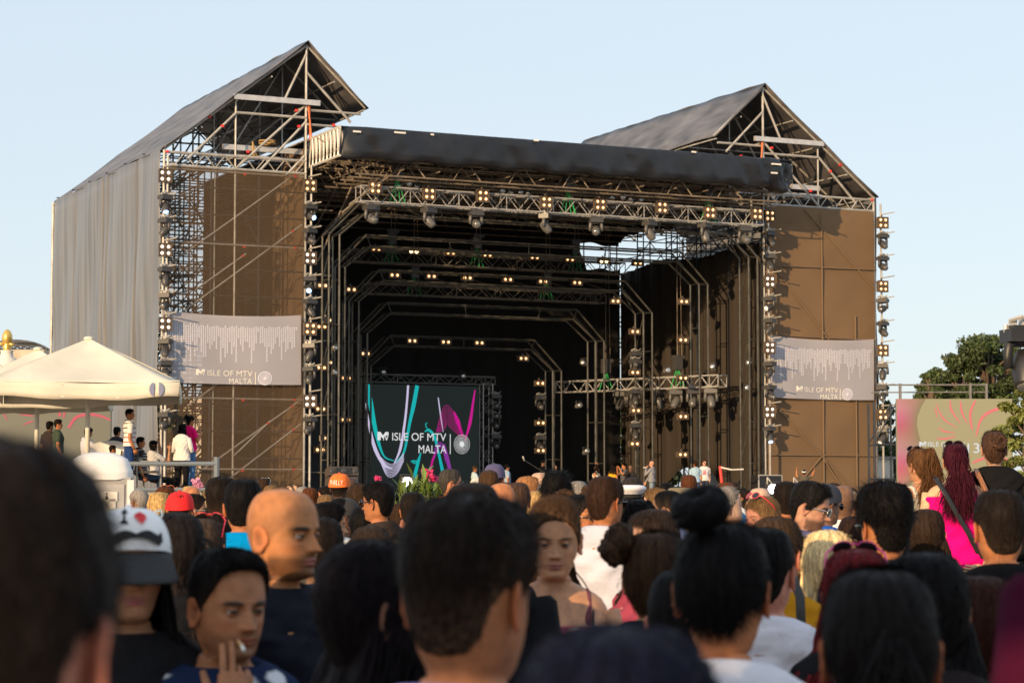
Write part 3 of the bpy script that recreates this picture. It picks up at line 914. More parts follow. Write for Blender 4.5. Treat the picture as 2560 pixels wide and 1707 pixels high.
for (x, y, t, lb) in ((1870, 906, .2, 'upper silver spot can on the outermost arch post by the brown tower'), (1870, 968, .2, 'lower silver spot can on the outermost arch post by the brown tower'),
                      (1455, 905, 6.0, 'upper silver spot can on the post of the second smallest arch'), (1452, 1012, 6.0, 'lower silver spot can on the post of the second smallest arch'),
                      (1470, 1125, 5.5, 'silver spot can low between the arches beside the daylight slit'), (1672, 925, .8, 'silver spot can on top of the side truss'), (1780, 915, .3, 'large silver spot can on top of the side truss by the drape'),
                      (833, 872, .0, 'upper silver spot can on the arch post near the inner pole'), (833, 930, .0, 'lower silver spot can on the arch post near the inner pole')):
    put(CAN, atF(x, y, t), lb, 'silver spot cans on posts', 'spot light', rz=FROT + R(fr_.uniform(-70, 10)), rx=R(fr_.uniform(-30, 20)))
for i, (x, y) in enumerate(((960, 895), (1160, 905))):
    put(CAN, atF(x, y + 35, 9), ['first', 'second'][i] + ' dark spot on top of the goalpost truss over the video wall', 'spots over the video wall', 'spot light')
for i, y in enumerate((1000, 1025, 1050, 1100)):
    put(MHG, atF(1238, y - 18, 9.3), f'{["topmost", "second", "third", "lowest"][i]} dark moving head beside the video wall truss', 'moving heads beside the video wall', 'moving head', head=(R(-60), 0, 0))
for i, y in enumerate((985, 1085)):
    put(MHG, atF(1350, y, 8.2), f'{["upper", "lower"][i]} dark moving head on the far post of the smallest arch', 'moving heads on the smallest arch', 'moving head', head=(R(-60), R(10), 0))
for i, y in enumerate((880, 900, 975, 1060)):
    put(MHG, atF(1588, y - 5, 4.2), f'{["topmost", "second", "third", "lowest"][i]} dark moving head on the far post of the middle arch', 'moving heads on the middle arch', 'moving head', head=(R(-40), R(15), 0))
def floodlight(px, py, Y, label, z0=0):
    p = at(px, py, Y)
    r = empty('floodlight', (p.x, p.y, 0)); tag(r, label, 'floodlight', 'lit floodlights in front of the stage')
    mb = MB(); mb.box((0, .08, p.z), (.34, .16, .30)); mb.tube([(-.2, .06, p.z - .1), (-.2, .06, p.z + .2), (.2, .06, p.z + .2), (.2, .06, p.z - .1)], .015, 5); mb.build('housing', M_CHAR, r)
    mb = MB(); mb.ball((0, -.01, p.z), (.14, .03, .13)); mb.build('lamp', M_FLOOD, r, True)
    mb = MB(); mb.bar((0, .1, 0), (0, .1, p.z - .1), .03, 6); mb.build('stand', M_CHAR, r)
floodlight(1018, 1204, 62, 'glaring floodlight low behind the oleander leaves')
floodlight(1933, 1222, 62, 'glaring floodlight low in front of the plain brown tower')

# ---- line array and cases
def speaker(i, z):
    r = empty('line_array_speaker', F(6.4, -1.6, z)); r.rotation_euler = (R(-4 * i), 0, FROT)
    tag(r, f'{["lowest", "second lowest", "second highest", "topmost"][i]} black box of the speaker stack at the stage foot', 'loudspeaker', 'stacked loudspeakers at the stage foot')
    mb = MB(); mb.box((0, 0, 0), (1.15, .5, .32), taper=.96); mb.build('cabinet', mat('speaker cabinet', (.075, .06, .05), .6), r)
    mb = MB(); mb.box((0, -.255, 0), (.62, .03, .24)); mb.build('grille', M_BLACK, r)
    mb = MB(); mb.ball((0, -.27, 0), (.12, .03, .10)); mb.ball((-.44, -.25, 0), (.1, .03, .1)); mb.ball((.44, -.25, 0), (.1, .03, .1)); mb.build('driver', M_CHAR, r, True)
for i in range(4): speaker(i, 1.45 + i * .345)
mb = MB(); mb.box(F(6.4, -1.6, .64), (1.3, .7, 1.28), ROTF)
tag(mb.build('speaker_riser', M_BLACK), 'black riser box under the speaker stack', 'riser')
def flightcase(s, t, z, w, h, label):
    r = empty('flight_case', F(s, t, z)); r.rotation_euler = (0, 0, FROT); tag(r, label, 'flight case', 'flight cases at the stage foot')
    mb = MB(); mb.box((0, 0, h / 2), (w, .6, h)); mb.build('body', M_BLACK, r)
    mb = MB()
    for x in (-w / 2, w / 2): mb.box((x, -.3, h / 2), (.04, .04, h + .02))
    for q in (0, h): mb.box((0, -.3, q), (w, .04, .04))
    mb.build('edging', M_STEEL, r)
flightcase(2.0, -1.0, 1.2, 1.3, .55, 'black flight case with silver edges in front of the scrim, beside the terrace rail')
flightcase(3.6, -1.0, 1.2, 1.3, .55, 'black flight case with silver edges in front of the scrim, nearer the speaker stack')
mb = MB(); mb.box(F(2.8, -1.0, .6), (4.4, 1.1, 1.19), ROTF); tag(mb.build('equipment_platform', M_BLACK), 'black platform under the flight cases', 'platform')
flightcase(25.0, -1.2, 1.25, 1.1, 1.2, 'tall black flight case near the foot of the brown tower')
r = empty('stage_steps', F(24.6, -3.2, 0)); r.rotation_euler = (0, 0, FROT); tag(r, 'black stage steps with sloping silver handrails at the brown tower', 'steps')
mb = MB()
for k in range(6): mb.box((0, -1.3 + k * .27, .1 + k * .2), (1.2, .27, .2 + .0))
mb.build('tread', M_BLACK, r)
mb = MB()
for x in (-.62, .62):
    mb.bar((x, -1.5, 1.0), (x, .3, 2.35), .03, 6)
    for k in (0, 3, 6): mb.bar((x, -1.5 + k * .3, k * .22), (x, -1.5 + k * .3, 1.0 + k * .225), .025, 5)
mb.build('handrail', M_STEEL, r)

# ---- banners with equaliser print
def banner(c00, c10, c01, c11, label, sag):
    """c: lower-near, lower-far, upper-near, upper-far corners"""
    c00, c10, c01, c11 = map(Vector, (c00, c10, c01, c11))
    W_, H_ = 1000.0, 490.0
    nrm = Vector((UY, -UX, 0))
    def fn(x, y, off=0.0):
        u, v = x / W_, 1 - y / H_
        p = c00.lerp(c10, u).lerp(c01.lerp(c11, u), v)
        p = p + Vector((0, 0, -sag * 4 * u * (1 - u) * (.25 + .75 * v)))
        return p + nrm * (.05 * math.sin(u * 9 + v * 2) * math.sin(u * PI) + .03 + off)
    r = empty('banner', c00.lerp(c10, .5)); tag(r, label, 'banner', 'pale banners across the towers')
    mb = MB(); mb.grid(np.array([[fn(W_ * j / 40, H_ * (1 - i / 16)) for j in range(41)] for i in range(17)])); bd(mb, 'cloth', M_BANNER, True, r)
    mb = MB()
    rr = random.Random(3)
    nc = 60
    for c in range(nc):
        x = 40 + c * 15.6
        a, b = 70 + 20 * rr.random(), 180 + 130 * abs(math.sin(c * .9)) * rr.random() + (110 if c % 7 == 3 else 0)
        if c % 9 == 5: b = 100 + 70 * rr.random()
        y = a
        while y < b:
            mb.add([tuple(fn(x + dx, y + dy, .012)) for dx, dy in ((0, 0), (9, 0), (9, 7), (0, 7))], [(0, 1, 2, 3)]); y += 12
    bd(mb, 'equaliser_print', M_DOTS, p=r)['kind'] = 'stuff'
    letter_strip('ISLE OF MTV', 322, 432, 40, 645, fn, .016, 'lettering', M_LETTER, r)
    letter_strip('MALTA', 478, 486, 40, 642, fn, .016, 'lettering', M_LETTER, r)
    mb = MB(); emblem(mb, 238, 388, 66, 42, fn, .016)
    mb.grid(np.array([[fn(663, 402, .016), fn(669, 402, .016)], [fn(663, 488, .016), fn(669, 488, .016)]]))
    bd(mb, 'emblem', M_LETTER, p=r)
    mb = MB()
    th = np.linspace(0, 2 * PI, 40)
    for a, b in ((0, 12), (16, 21), (26, 31), (35, 39), (44, 51)):
        mb.grid(np.array([[fn(733 + a * math.cos(q), 444 + a * math.sin(q) * .95, .016) for q in th], [fn(733 + b * math.cos(q), 444 + b * math.sin(q) * .95, .016) for q in th]]))
    bd(mb, 'ring_mark', M_DOTS, p=r)
banner(atF(404, 955, -.25), atF(752, 962, -.25), atF(404, 775, -.25), atF(752, 788, -.25), 'pale banner with event lettering over half see-through scrim beside the parasols', .12)
banner(atF(1926, 993, -.25), atF(2184, 1000, -.25), atF(1926, 838, -.25), atF(2184, 848, -.25), 'pale banner with event lettering on the plain brown tower', .12)
# ------------------------------------------------------------------ side video screens
def side_screen(x0, x1, y0, y1, Y, label, pink_left, texts):
    a, b = at(x0, y0, Y), at(x1, y1, Y)
    r = empty('video_screen', ((a.x + b.x) / 2, Y, 0)); tag(r, label, 'video screen', 'video screens beside the towers')
    W, H = b.x - a.x, a.z - b.z
    fn = lambda x, y, off=0.0: Vector((a.x + (x - x0) / (x1 - x0) * W, Y - .1 - off, a.z - (y - y0) / (y1 - y0) * H))
    mb = MB(); mb.box(((a.x + b.x) / 2, Y, (a.z + b.z) / 2), (W, .18, H))
    mb.build('panel', mat('olive led panel', (.10, .095, .07), .5, emit=(.35, .29, .13), estr=.60) if pink_left else mat('dim led panel', (.06, .06, .05), .5, emit=(.10, .10, .06), estr=.5), r, local=False)
    pk = mat('pink light', (.02, 0, 0), .5, emit=(.80, .16, .16), estr=.9) if pink_left else mat('dim pink light', (.02, 0, 0), .5, emit=(.62, .05, .10), estr=.8)
    mb = MB()
    for pts, w in texts:
        ribbon(mb, pts, w, .004, fn)
    mb.build('pink_swirl', pk, r, local=False)
    if pink_left:
        mb = MB()
        P = np.array([[fn(x0 + .5 + (x1 - x0) * (.25 - .05 * math.sin(i * .7) - .012 * i) * j / 4, y0 + .5 + (y1 - y0 - 1) * i / 12, .002) for j in range(5)] for i in range(13)])
        cc = np.array([[(.66 + .08 * math.sin(i), .20 + .08 * math.sin(i * 1.3 + 1), .22 + .06 * math.sin(i * 1.3)) for j in range(5)] for i in range(13)])
        w_ = np.linspace(0, 1, 5)[None, :, None] ** 1.5
        cc = cc * (1 - w_) + np.array((.35, .29, .13)) * .833 * w_
        mb.grid(P, cc.reshape(-1, 3)); mb.build('pink_glow', mat('pink field', (.02, 0, 0), .5, attr=True, emit='attr', estr=.72), r, local=False)
        letter_strip('ISLE OF MTV', 2318, 1116, 11, 2412, fn, .008, 'lettering', ETX, r)
        letter_strip('13', 2418, 1132, 24, 2448, fn, .008, 'numeral', ETX, r)
        mb = MB(); emblem(mb, 2296, 1104, 18, 12, fn, .008); mb.build('emblem', ETX, r, local=False)
    fr = MB()
    for dy in (0.0, 1.2):
        for k in range(6):
            x = a.x - .7 + (W - .1) * k / 5
            fr.bar((x, Y + .4 + dy, 0), (x, Y + .4 + dy, a.z - .1), .04, 6)
            if k < 5: fr.bar((x, Y + .4 + dy, a.z - 1.5), (x + W / 5, Y + .4 + dy, a.z - .1), .03, 5)
        for z in (1, 2.2, 3.4): fr.bar((a.x - .7, Y + .4 + dy, z), (b.x - .8, Y + .4 + dy, z), .03, 5)
    fr.build('scaffold_frame', M_DARKST, r, local=False)
    tp = MB(); tp.bar((a.x - .6, Y + .3, a.z + .5), (b.x - .8, Y + .3, a.z + .5), .03, 6); tp.bar((a.x - .6, Y + 1.6, a.z + .3), (b.x - .8, Y + .3, a.z + .25), .025, 6)
    for x in (a.x + .2, a.x + W * .66, b.x - .8): tp.bar((x, Y + .3, a.z - .1), (x, Y + .3, a.z + .55), .05, 6)
    tp.build('top_rail', M_GREYT, r, local=False)
    return r
side_screen(2240, 2533, 997, 1262, 76, 'olive and pink lit video screen beside the plain brown tower, behind the three women', True,
            [([(2533, 1020), (2490, 1024), (2455, 1046), (2440, 1090)], [7, 7, 6, 3]), ([(2440, 1001), (2427, 1030), (2428, 1062), (2432, 1076)], [4, 6, 5, 2]),
             ([(2402, 1003), (2405, 1030), (2418, 1058)], [3, 5, 2]), ([(2376, 1000), (2378, 1024), (2400, 1058)], [2, 5, 2]), ([(2340, 1010), (2358, 1046), (2392, 1070)], [2, 4, 1]),
             ([(2345, 1068), (2360, 1078), (2390, 1082)], [2, 4, 1]), ([(2340, 1096), (2362, 1097), (2388, 1090)], [2, 4, 2]), ([(2490, 1077), (2512, 1080), (2533, 1086)], [3, 5, 5]),
             ([(2430, 1158), (2445, 1150), (2470, 1142)], [3, 6, 6]), ([(2500, 1142), (2520, 1152), (2533, 1166)], [5, 6, 4]), ([(2335, 1020), (2340, 1030), (2342, 1046)], [1, 3, 1])])
side_screen(-60, 276, 985, 1210, 70, 'dim video screen with pink curves under the cream parasols', False,
            [([(172, 1070), (190, 1044), (220, 1036), (250, 1040), (276, 1050)], [6, 8, 7, 6, 4]), ([(160, 1045), (163, 1020), (168, 1000)], [4, 5, 3]), ([(140, 1000), (146, 1020), (150, 1040)], [2, 6, 9]),
             ([(40, 1030), (60, 1036), (84, 1040)], [3, 4, 3]), ([(60, 1062), (76, 1055), (84, 1054)], [2, 4, 3]), ([(0, 1000), (10, 1030), (20, 1050)], [4, 4, 2])])

# ------------------------------------------------------------------ far building, finial, container
fb = empty('domed_building', at(30, 1230, 150)); fb.location.z = 0; tag(fb, 'pale stone building with a lattice dome far behind the parasols', 'building')
a, b = at(-80, 903, 150), at(128, 903, 150)
mb = MB(); mb.box(((a.x + b.x) / 2, 156, a.z / 2), (b.x - a.x, 12, a.z)); mb.box(((a.x + b.x) / 2, 155.8, a.z + .15), (b.x - a.x + .6, 12.6, .5))
mb.box((b.x - 1.5, 150.5, a.z + .3), (2.6, 4, .8)); mb.box((b.x + 6, 158, a.z / 2 - 1.2), (12, 8, a.z - 2.4))
mb.build('wall', mat('pale stone', (.52, .44, .34), .8, var=.15, scale=1.5), fb, local=False)
mb = MB()
c = at(36, 903, 156)
for k in range(13):
    th = PI * k / 12
    for q in range(10):
        p0 = [(c.x + 3.0 * math.cos(th + d) * math.cos(a0), c.y + 3 * math.sin(th + d) * math.cos(a0), c.z + 1.5 * math.sin(a0)) for d, a0 in ((0, q * PI / 20), (.26, (q + 1) * PI / 20), (-.26, (q + 1) * PI / 20))]
        mb.bar(p0[0], p0[1], .05, 4); mb.bar(p0[0], p0[2], .05, 4)
for q in range(4):
    a0 = q * PI / 9
    mb.ring((c.x, c.y, c.z + 1.5 * math.sin(a0)), 3.0 * math.cos(a0), .05, n=24, m=4)
mb.build('lattice_dome', M_GREYT, fb, local=False)
gf = empty('gilded_finial', (0, 0, 0)); p = at(17, 905, 110); gf.location = (p.x, p.y, 0); tag(gf, 'gilded pine cone finial on a white column far behind the parasols', 'finial')
h = lambda y: at(17, y, 110).z
mb = MB(); mb.tube([(0, 0, 0), (0, 0, h(908)), (0, 0, h(904)), (0, 0, h(897)), (0, 0, h(893)), (0, 0, h(880)), (0, 0, h(876))], [.8, .75, .55, .5, .34, .30, .36], 14); mb.build('column', mat('white stone', (.7, .66, .6), .7), gf, True)
mb = MB(); mb.tube([(0, 0, h(877)), (0, 0, h(872)), (0, 0, h(867)), (0, 0, h(862)), (0, 0, h(857)), (0, 0, h(847)), (0, 0, h(836)), (0, 0, h(828)), (0, 0, h(823))], [.24, .18, .25, .15, .21, .28, .24, .16, .04], 14)
mb.tube([(0, 0, h(858)), (-.3, -.1, h(860)), (-.45, -.1, h(856))], [.1, .08, .03], 6); mb.tube([(0, 0, h(858)), (.3, -.1, h(862)), (.4, -.1, h(860))], [.1, .08, .03], 6)
mb.build('cone', mat('gilding', (.75, .50, .14), .35, .6), gf, True)
ct = empty('white_container', F(33, 9, 0)); ct.rotation_euler = (0, 0, FROT); tag(ct, 'white cabin glimpsed through the gap under the side drape', 'cabin')
mb = MB(); mb.box((0, 0, 1.7), (8, 4, 3.2)); mb.build('wall', mat('white cabin', (.72, .70, .62), .6), ct)
mb = MB()
for x in (-3.4, -1.2, 1.2, 3.2): mb.box((x, -2.02, 1.9), (.9, .06, 1.0))
mb.build('window', M_CHAR, ct)
mb = MB(); mb.box((0, 0, 3.36), (8.2, 4.2, .12)); mb.build('roof', M_GREYP, ct)
gt = empty('grey_tarpaulin', F(31.1, 6.4, 12)); tag(gt, 'pale grey tarpaulin piece hanging in the sky gap under the roof', 'tarpaulin')
mb = MB(); mb.grid(np.array([[F(30.9 + .1 * math.sin(j), 3.5 + j * .55, 11.0 + i * .55 - (.25 * math.sin(j * 1.1) if i == 0 else 0)) for j in range(12)] for i in range(5)]), thick=(.03, 0, 0)); mb.build('sheet', M_CLAD, gt, True, local=False)
mb = MB()
for j in (0, 4, 8): mb.bar(F(30.8, 3.6 + j * .7, 10.5), F(30.8, 3.6 + j * .7, 13.5), .04, 5)
mb.build('pole', M_STEEL, gt, local=False)

# ------------------------------------------------------------------ trees
def tree(px, py_top, py_base, Y, wid, label, col, seed, nleaf=2600, leaf=.20, flat=.75, trunk_px=None):
    rr = np.random.default_rng(seed)
    top, bot = at(px, py_top, Y), at(px, py_base, Y)
    hgt = top.z - bot.z; R_ = wid / FPX * Y / 2
    r = empty('tree', (top.x, Y, 0)); tag(r, label, 'tree', 'trees beyond the towers')
    tb = MB()
    cz = (top.z + bot.z) / 2
    tb.tube([(0, 0, 0), (.1, 0, bot.z * .5), (-.1, .1, bot.z), (0, 0, cz)], [.35, .3, .24, .12], 8)
    cl = []
    nC = 64
    for k in range(nC):
        a = rr.uniform(0, 2 * PI); u = rr.uniform(-.95, 1.0); q = math.sqrt(max(.04, 1 - u * u)) * rr.uniform(.25, 1.0)
        c = np.array([R_ * q * math.cos(a), R_ * q * math.sin(a), cz + u * hgt * .46])
        cl.append((c, rr.uniform(.13, .25) * min(R_, hgt * .6)))
        tb.tube([(0, 0, max(bot.z * .8, cz - hgt * .45)), tuple(c * [.4, .4, 1] - np.array([0, 0, hgt * .12])), tuple(c)], [.10, .06, .015], 5)
    tb.build('trunk', mat('bark', (.12, .085, .06), .9, var=.3), r, True)
    V, Fc, C = [], [], []
    per = nleaf // nC
    for c, rad in cl:
        d = rr.normal(size=(per, 3)); d /= np.linalg.norm(d, axis=1, keepdims=True)
        P = c + d * rad * rr.uniform(.3, 1.12, (per, 1)) * [1.25, 1.25, flat]
        a = rr.normal(size=(per, 3)); a /= np.linalg.norm(a, axis=1, keepdims=True)
        b = np.cross(a, rr.normal(size=(per, 3))); b /= np.linalg.norm(b, axis=1, keepdims=True)
        s = leaf * rr.uniform(.6, 1.5, (per, 1))
        q = np.stack([P - a * s, P + b * s * .55, P + a * s, P - b * s * .55], 1)
        V.append(q.reshape(-1, 3))
        cc = np.array(col) * rr.uniform(.6, 1.45, (per, 1)) * (rr.uniform(.75, 1.25))
        C.append(np.repeat(cc, 4, 0))
    V = np.concatenate(V); C = np.concatenate(C)
    lb = MB(); lb.add(V, [(4 * i, 4 * i + 1, 4 * i + 2, 4 * i + 3) for i in range(len(V) // 4)], C)
    lb.build('crown', mat('foliage', (.1, .1, .05), .6, attr=True), r)
DG, YG = (.050, .076, .022), (.20, .205, .035)
tree(2475, 838, 1100, 95, 250, 'large dark green tree with the highest crown beyond the pink video screen', DG, 1, 24000, .08)
tree(2395, 880, 1110, 95, 160, 'dark green tree lower than its neighbour, just above the pink video screen', DG, 2, 15000, .078)
tree(2326, 922, 1090, 94, 84, 'dark tree with a loose outlying crown next to the brown tower', DG, 3, 8000, .075)
tree(2590, 930, 1300, 70, 190, 'yellow green sunlit tree at the edge of the pink video screen', (.12, .14, .03), 4, 14000, .075)
tree(2215, 1000, 1260, 118, 70, 'dark green tree seen between the brown tower and the pink video screen', DG, 5, 1800, .2)
tree(2150, 1060, 1260, 140, 130, 'dark green tree mostly behind the plain brown tower', DG, 6, 1500, .22)
tree(420, 960, 1180, 118, 120, 'dark green tree seen through the foot of the scrim tower', DG, 7, 1800, .2)
tree(340, 960, 1200, 108, 80, 'green tree behind the silver sheeting foot', DG, 8, 1500, .2)
tree(1640, 1120, 1230, 118, 160, 'sunlit tree glimpsed under the brown side drape', YG, 9, 1500, .2)
tree(1540, 960, 1230, 128, 60, 'yellow green tree glimpsed through the narrow daylight slit', YG, 10, 1500, .2)

# ------------------------------------------------------------------ parasols
def parasol(px, apex_y, edge_y, Y, W, label, rz, skirt=.36, base=1.75, where=None):
    p = at(px, apex_y, Y); ze = at(px, edge_y, Y).z
    if where: p, Y, ze = Vector(where[:3]), where[1], where[3]
    r = empty('parasol', (p.x, p.y, base), rz); tag(r, label, 'parasol', 'cream parasols on the terrace')
    za, ze = p.z - base, ze - base
    mb = MB()
    h = W / 2
    n = 14
    cor = [(-h, -h), (h, -h), (h, h), (-h, h)]
    for k in range(4):
        a, b = cor[k], cor[(k + 1) % 4]
        G = []
        for i in range(n + 1):
            u = i / n
            row = []
            for j in range(n + 1):
                v = j / n
                x, y = (a[0] + (b[0] - a[0]) * v) * u, (a[1] + (b[1] - a[1]) * v) * u
                z = za + (ze - za) * u - .10 * math.sin(u * PI) * math.sin(v * PI) - .05 * u * math.sin(v * PI) * 1 + .02 * math.sin(v * 8 + u * 4) * u
                row.append((x, y, z))
            G.append(row)
        mb.grid(G, thick=(0, 0, -.012))
        S = []
        for i in range(4):
            u = i / 3
            S.append([((a[0] + (b[0] - a[0]) * j / n) * (1 + .012 * u * math.sin(j * 1.7)), (a[1] + (b[1] - a[1]) * j / n) * (1 + .012 * u * math.sin(j * 1.7)), ze - .05 * math.sin(j / n * PI) - skirt * u * (1 - .06 * math.sin(j * 1.1 + k)) + .02 * math.sin(j / n * 8)) for j in range(n + 1)])
        mb.grid(S, thick=(.005, .005, 0))
    mb.ball((0, 0, za), (.12, .12, .05))
    mb.build('canopy', M_CREAM, r, True)
    mb = MB(); mb.bar((0, 0, 0), (0, 0, za), .055, 10); mb.build('pole', mat('cream pole', (.7, .66, .56), .4), r, True)
    mb = MB()
    for c in cor: mb.bar((0, 0, za - .14), (c[0] * .95, c[1] * .95, ze - .02), .02, 5); mb.bar((0, 0, za - .95), (c[0] * .5, c[1] * .5, (za + ze) / 2 - .06), .018, 5)
    mb.build('rib', mat('cream pole', ()), r)
    mb = MB(); mb.box((0, 0, .05), (.7, .7, .1)); mb.build('base', M_GREYP, r)
    # round printed mark with a pale slot near one corner
    mb = MB()
    th = np.linspace(0, 2 * PI, 24)
    yv = -h * 1.018
    cx, cz_ = h * .76, ze - skirt * .52
    for sgn in (-1, 1):
        tt = np.linspace(-PI / 2 + .2, PI / 2 - .2, 12)
        V = [(cx + sgn * (.035 + .12 * math.cos(q)), yv - .012, cz_ + .16 * math.sin(q)) for q in tt]
        V = V if sgn < 0 else V[::-1]
        mb.add(V + [(cx + sgn * .05, yv - .012, cz_)], [tuple(range(len(V) + 1))])
    mb.build('round_mark', mat('navy print', (.20, .22, .34), .7), r)
    return r
parasol(222, 846, 962, 50, 4.15, 'large cream square parasol in front, overlapping the scrim tower', R(8))
parasol(95, 872, 985, 55, 3.6, 'cream square parasol half hidden behind the front one', R(8))
parasol(-30, 895, 990, 58, 3.6, 'cream square parasol cut off by the picture edge', R(8))

# ------------------------------------------------------------------ terrace with rail
TZ = 1.75
a, b = at(-700, 1235, 48.6), at(548, 1235, 48.6)
mb = MB(); mb.box(((a.x + b.x) / 2, 54.5, TZ / 2 - .02), (b.x - a.x, 12, TZ - .04)); tag(mb.build('terrace', mat('terrace stone', (.30, .26, .21), .8, var=.2)), 'raised stone terrace carrying the parasols and chairs', 'terrace')
r = empty('terrace_railing', (b.x, 48.8, TZ)); tag(r, 'grey tube railing along the terrace edge with a red clamp', 'railing')
mb = MB()
yR = 48.8
x0, x1 = at(200, 1158, yR).x, at(541, 1158, yR).x
z1, z0 = at(541, 1159, yR).z, at(541, 1229, yR).z
mb.bar((x0, yR, z1), (x1, yR, z1), .05, 8); mb.bar((x0, yR, z0 + .05), (x1, yR, z0 + .05), .045, 8)
mb.build('rail', M_GREYST := mat('painted grey tube', (.15, .18, .21), .4), r, local=False)
for x in (x1, x0, (x0 + x1) / 2 - 1.0):
    mb = MB(); mb.bar((x, yR + .02, TZ - .1), (x, yR + .02, z1 + .15), .065, 10); mb.build('post', M_GREYST, r, local=False)
mb = MB(); xx = at(300, 1158, yR).x; mb.bar((xx - .12, yR, z1), (xx + .12, yR, z1), .065, 8); mb.build('clamp', M_RED, r, local=False)

# portable toilet
p = at(250, 1262, 36)
pt = empty('portable_toilet', (p.x, 36, 0), R(12)); tag(pt, 'white and grey portable toilet with a rounded roof beside the terrace', 'portable toilet')
mb = MB(); mb.box((0, 0, 1.02), (1.05, 1.05, 2.04)); mb.build('body', M_GREYP, pt)
mb = MB()
prof = [(1.16, 2.0), (1.16, 2.10), (1.14, 2.14), (1.10, 2.17), (1.06, 2.24), (.96, 2.33), (.78, 2.41), (.5, 2.46), (.2, 2.475)]
V = []
for w, z in prof:
    for j in range(28):
        a_ = 2 * PI * j / 28
        q = 4.0
        cx, cy = math.cos(a_), math.sin(a_)
        rr_ = (abs(cx) ** q + abs(cy) ** q) ** (-1 / q)
        V.append((w / 2 * cx * rr_, w / 2 * cy * rr_, z + (.03 if abs(cx) > .6 and z < 2.4 else 0)))
mb.grid(np.array(V).reshape(len(prof), 28, 3), wrapx=True); mb.add(V[-28:], [tuple(range(28))])
mb.build('roof', M_WHITEP, pt, True)
for sx in (-1, 1):
    for sy in (-1, 1):
        mb = MB(); mb.box((sx * .52, sy * .52, 1.0), (.12, .12, 2.0)); mb.build('corner_post', M_WHITEP, pt)
mb = MB(); mb.box((.05, -.54, 1.0), (.72, .03, 1.85)); d = mb.build('door', mat('light grey plastic', (.42, .41, .40), .5), pt)
mb = MB(); mb.box((.12, -.57, 1.72), (.34, .02, .16)); mb.box((.20, -.57, 1.60), (.12, .02, .16)); mb.build('sign_plate', M_LETTER, pt)
mb = MB(); mb.ball((.10, -.585, 1.77), (.016, .01, .016)); mb.add([(.10, -.583, 1.75), (.135, -.583, 1.67), (.065, -.583, 1.67)], [(0, 2, 1)]); mb.build('pictogram', M_BLACK, pt)

pt.scale = (.90, .90, .955)
# chairs on the terrace
def chair(px, Y, rz, label, col):
    p = at(px, 1228, Y)
    r = empty('armchair', (p.x, Y, TZ), rz); tag(r, label, 'chair', 'chairs on the terrace')
    mb = MB()
    for sx in (-.28, .28):
        mb.tube([(sx, -.26, 0), (sx, -.28, .62), (sx, -.2, .66), (sx, .2, .66), (sx, .26, .6), (sx, .26, 0)], .022, 7)
    mb.bar((-.28, -.26, .06), (.28, -.26, .06), .02, 6)
    mb.build('frame', M_STEEL, r, True)
    mb = MB(); mb.box((0, 0, .43), (.52, .5, .05)); mb.build('seat', col, r)
    mb = MB(); mb.box((0, -.27, .70), (.5, .04, .46), Matrix.Rotation(R(-8), 3, 'X')); mb.build('backrest', col, r)
chair(372, 50.0, R(-80), 'terrace armchair with silver tube arms under the man in dark stripes', M_CHAR)
chair(330, 50.6, R(-80), 'dark armchair just behind the silver armed one on the terrace', M_CHAR)
r = empty('white_tub_chair', (at(268, 1150, 51.5).x, 51.5, TZ)); tag(r, 'white rounded plastic tub chair beside the parasol pole', 'chair')
mb = MB()
G = []
for i in range(9):
    u = i / 8
    G.append([((.30 + .14 * u) * math.cos(q) , (.28 + .1 * u) * math.sin(q), .25 + u * (.75 + .18 * math.sin(q))) for q in np.linspace(-.6, PI + .6, 20)])
mb.grid(np.array(G), thick=(0, .03, .01)); mb.build('shell', M_WHITEP, r, True)
mb = MB(); mb.ball((0, 0, .42), (.36, .34, .06)); mb.build('seat', M_WHITEP, r, True)
mb = MB(); mb.tube([(0, 0, 0), (0, 0, .05), (0, 0, .4)], [.28, .06, .05], 10); mb.build('pedestal', M_STEEL, r)

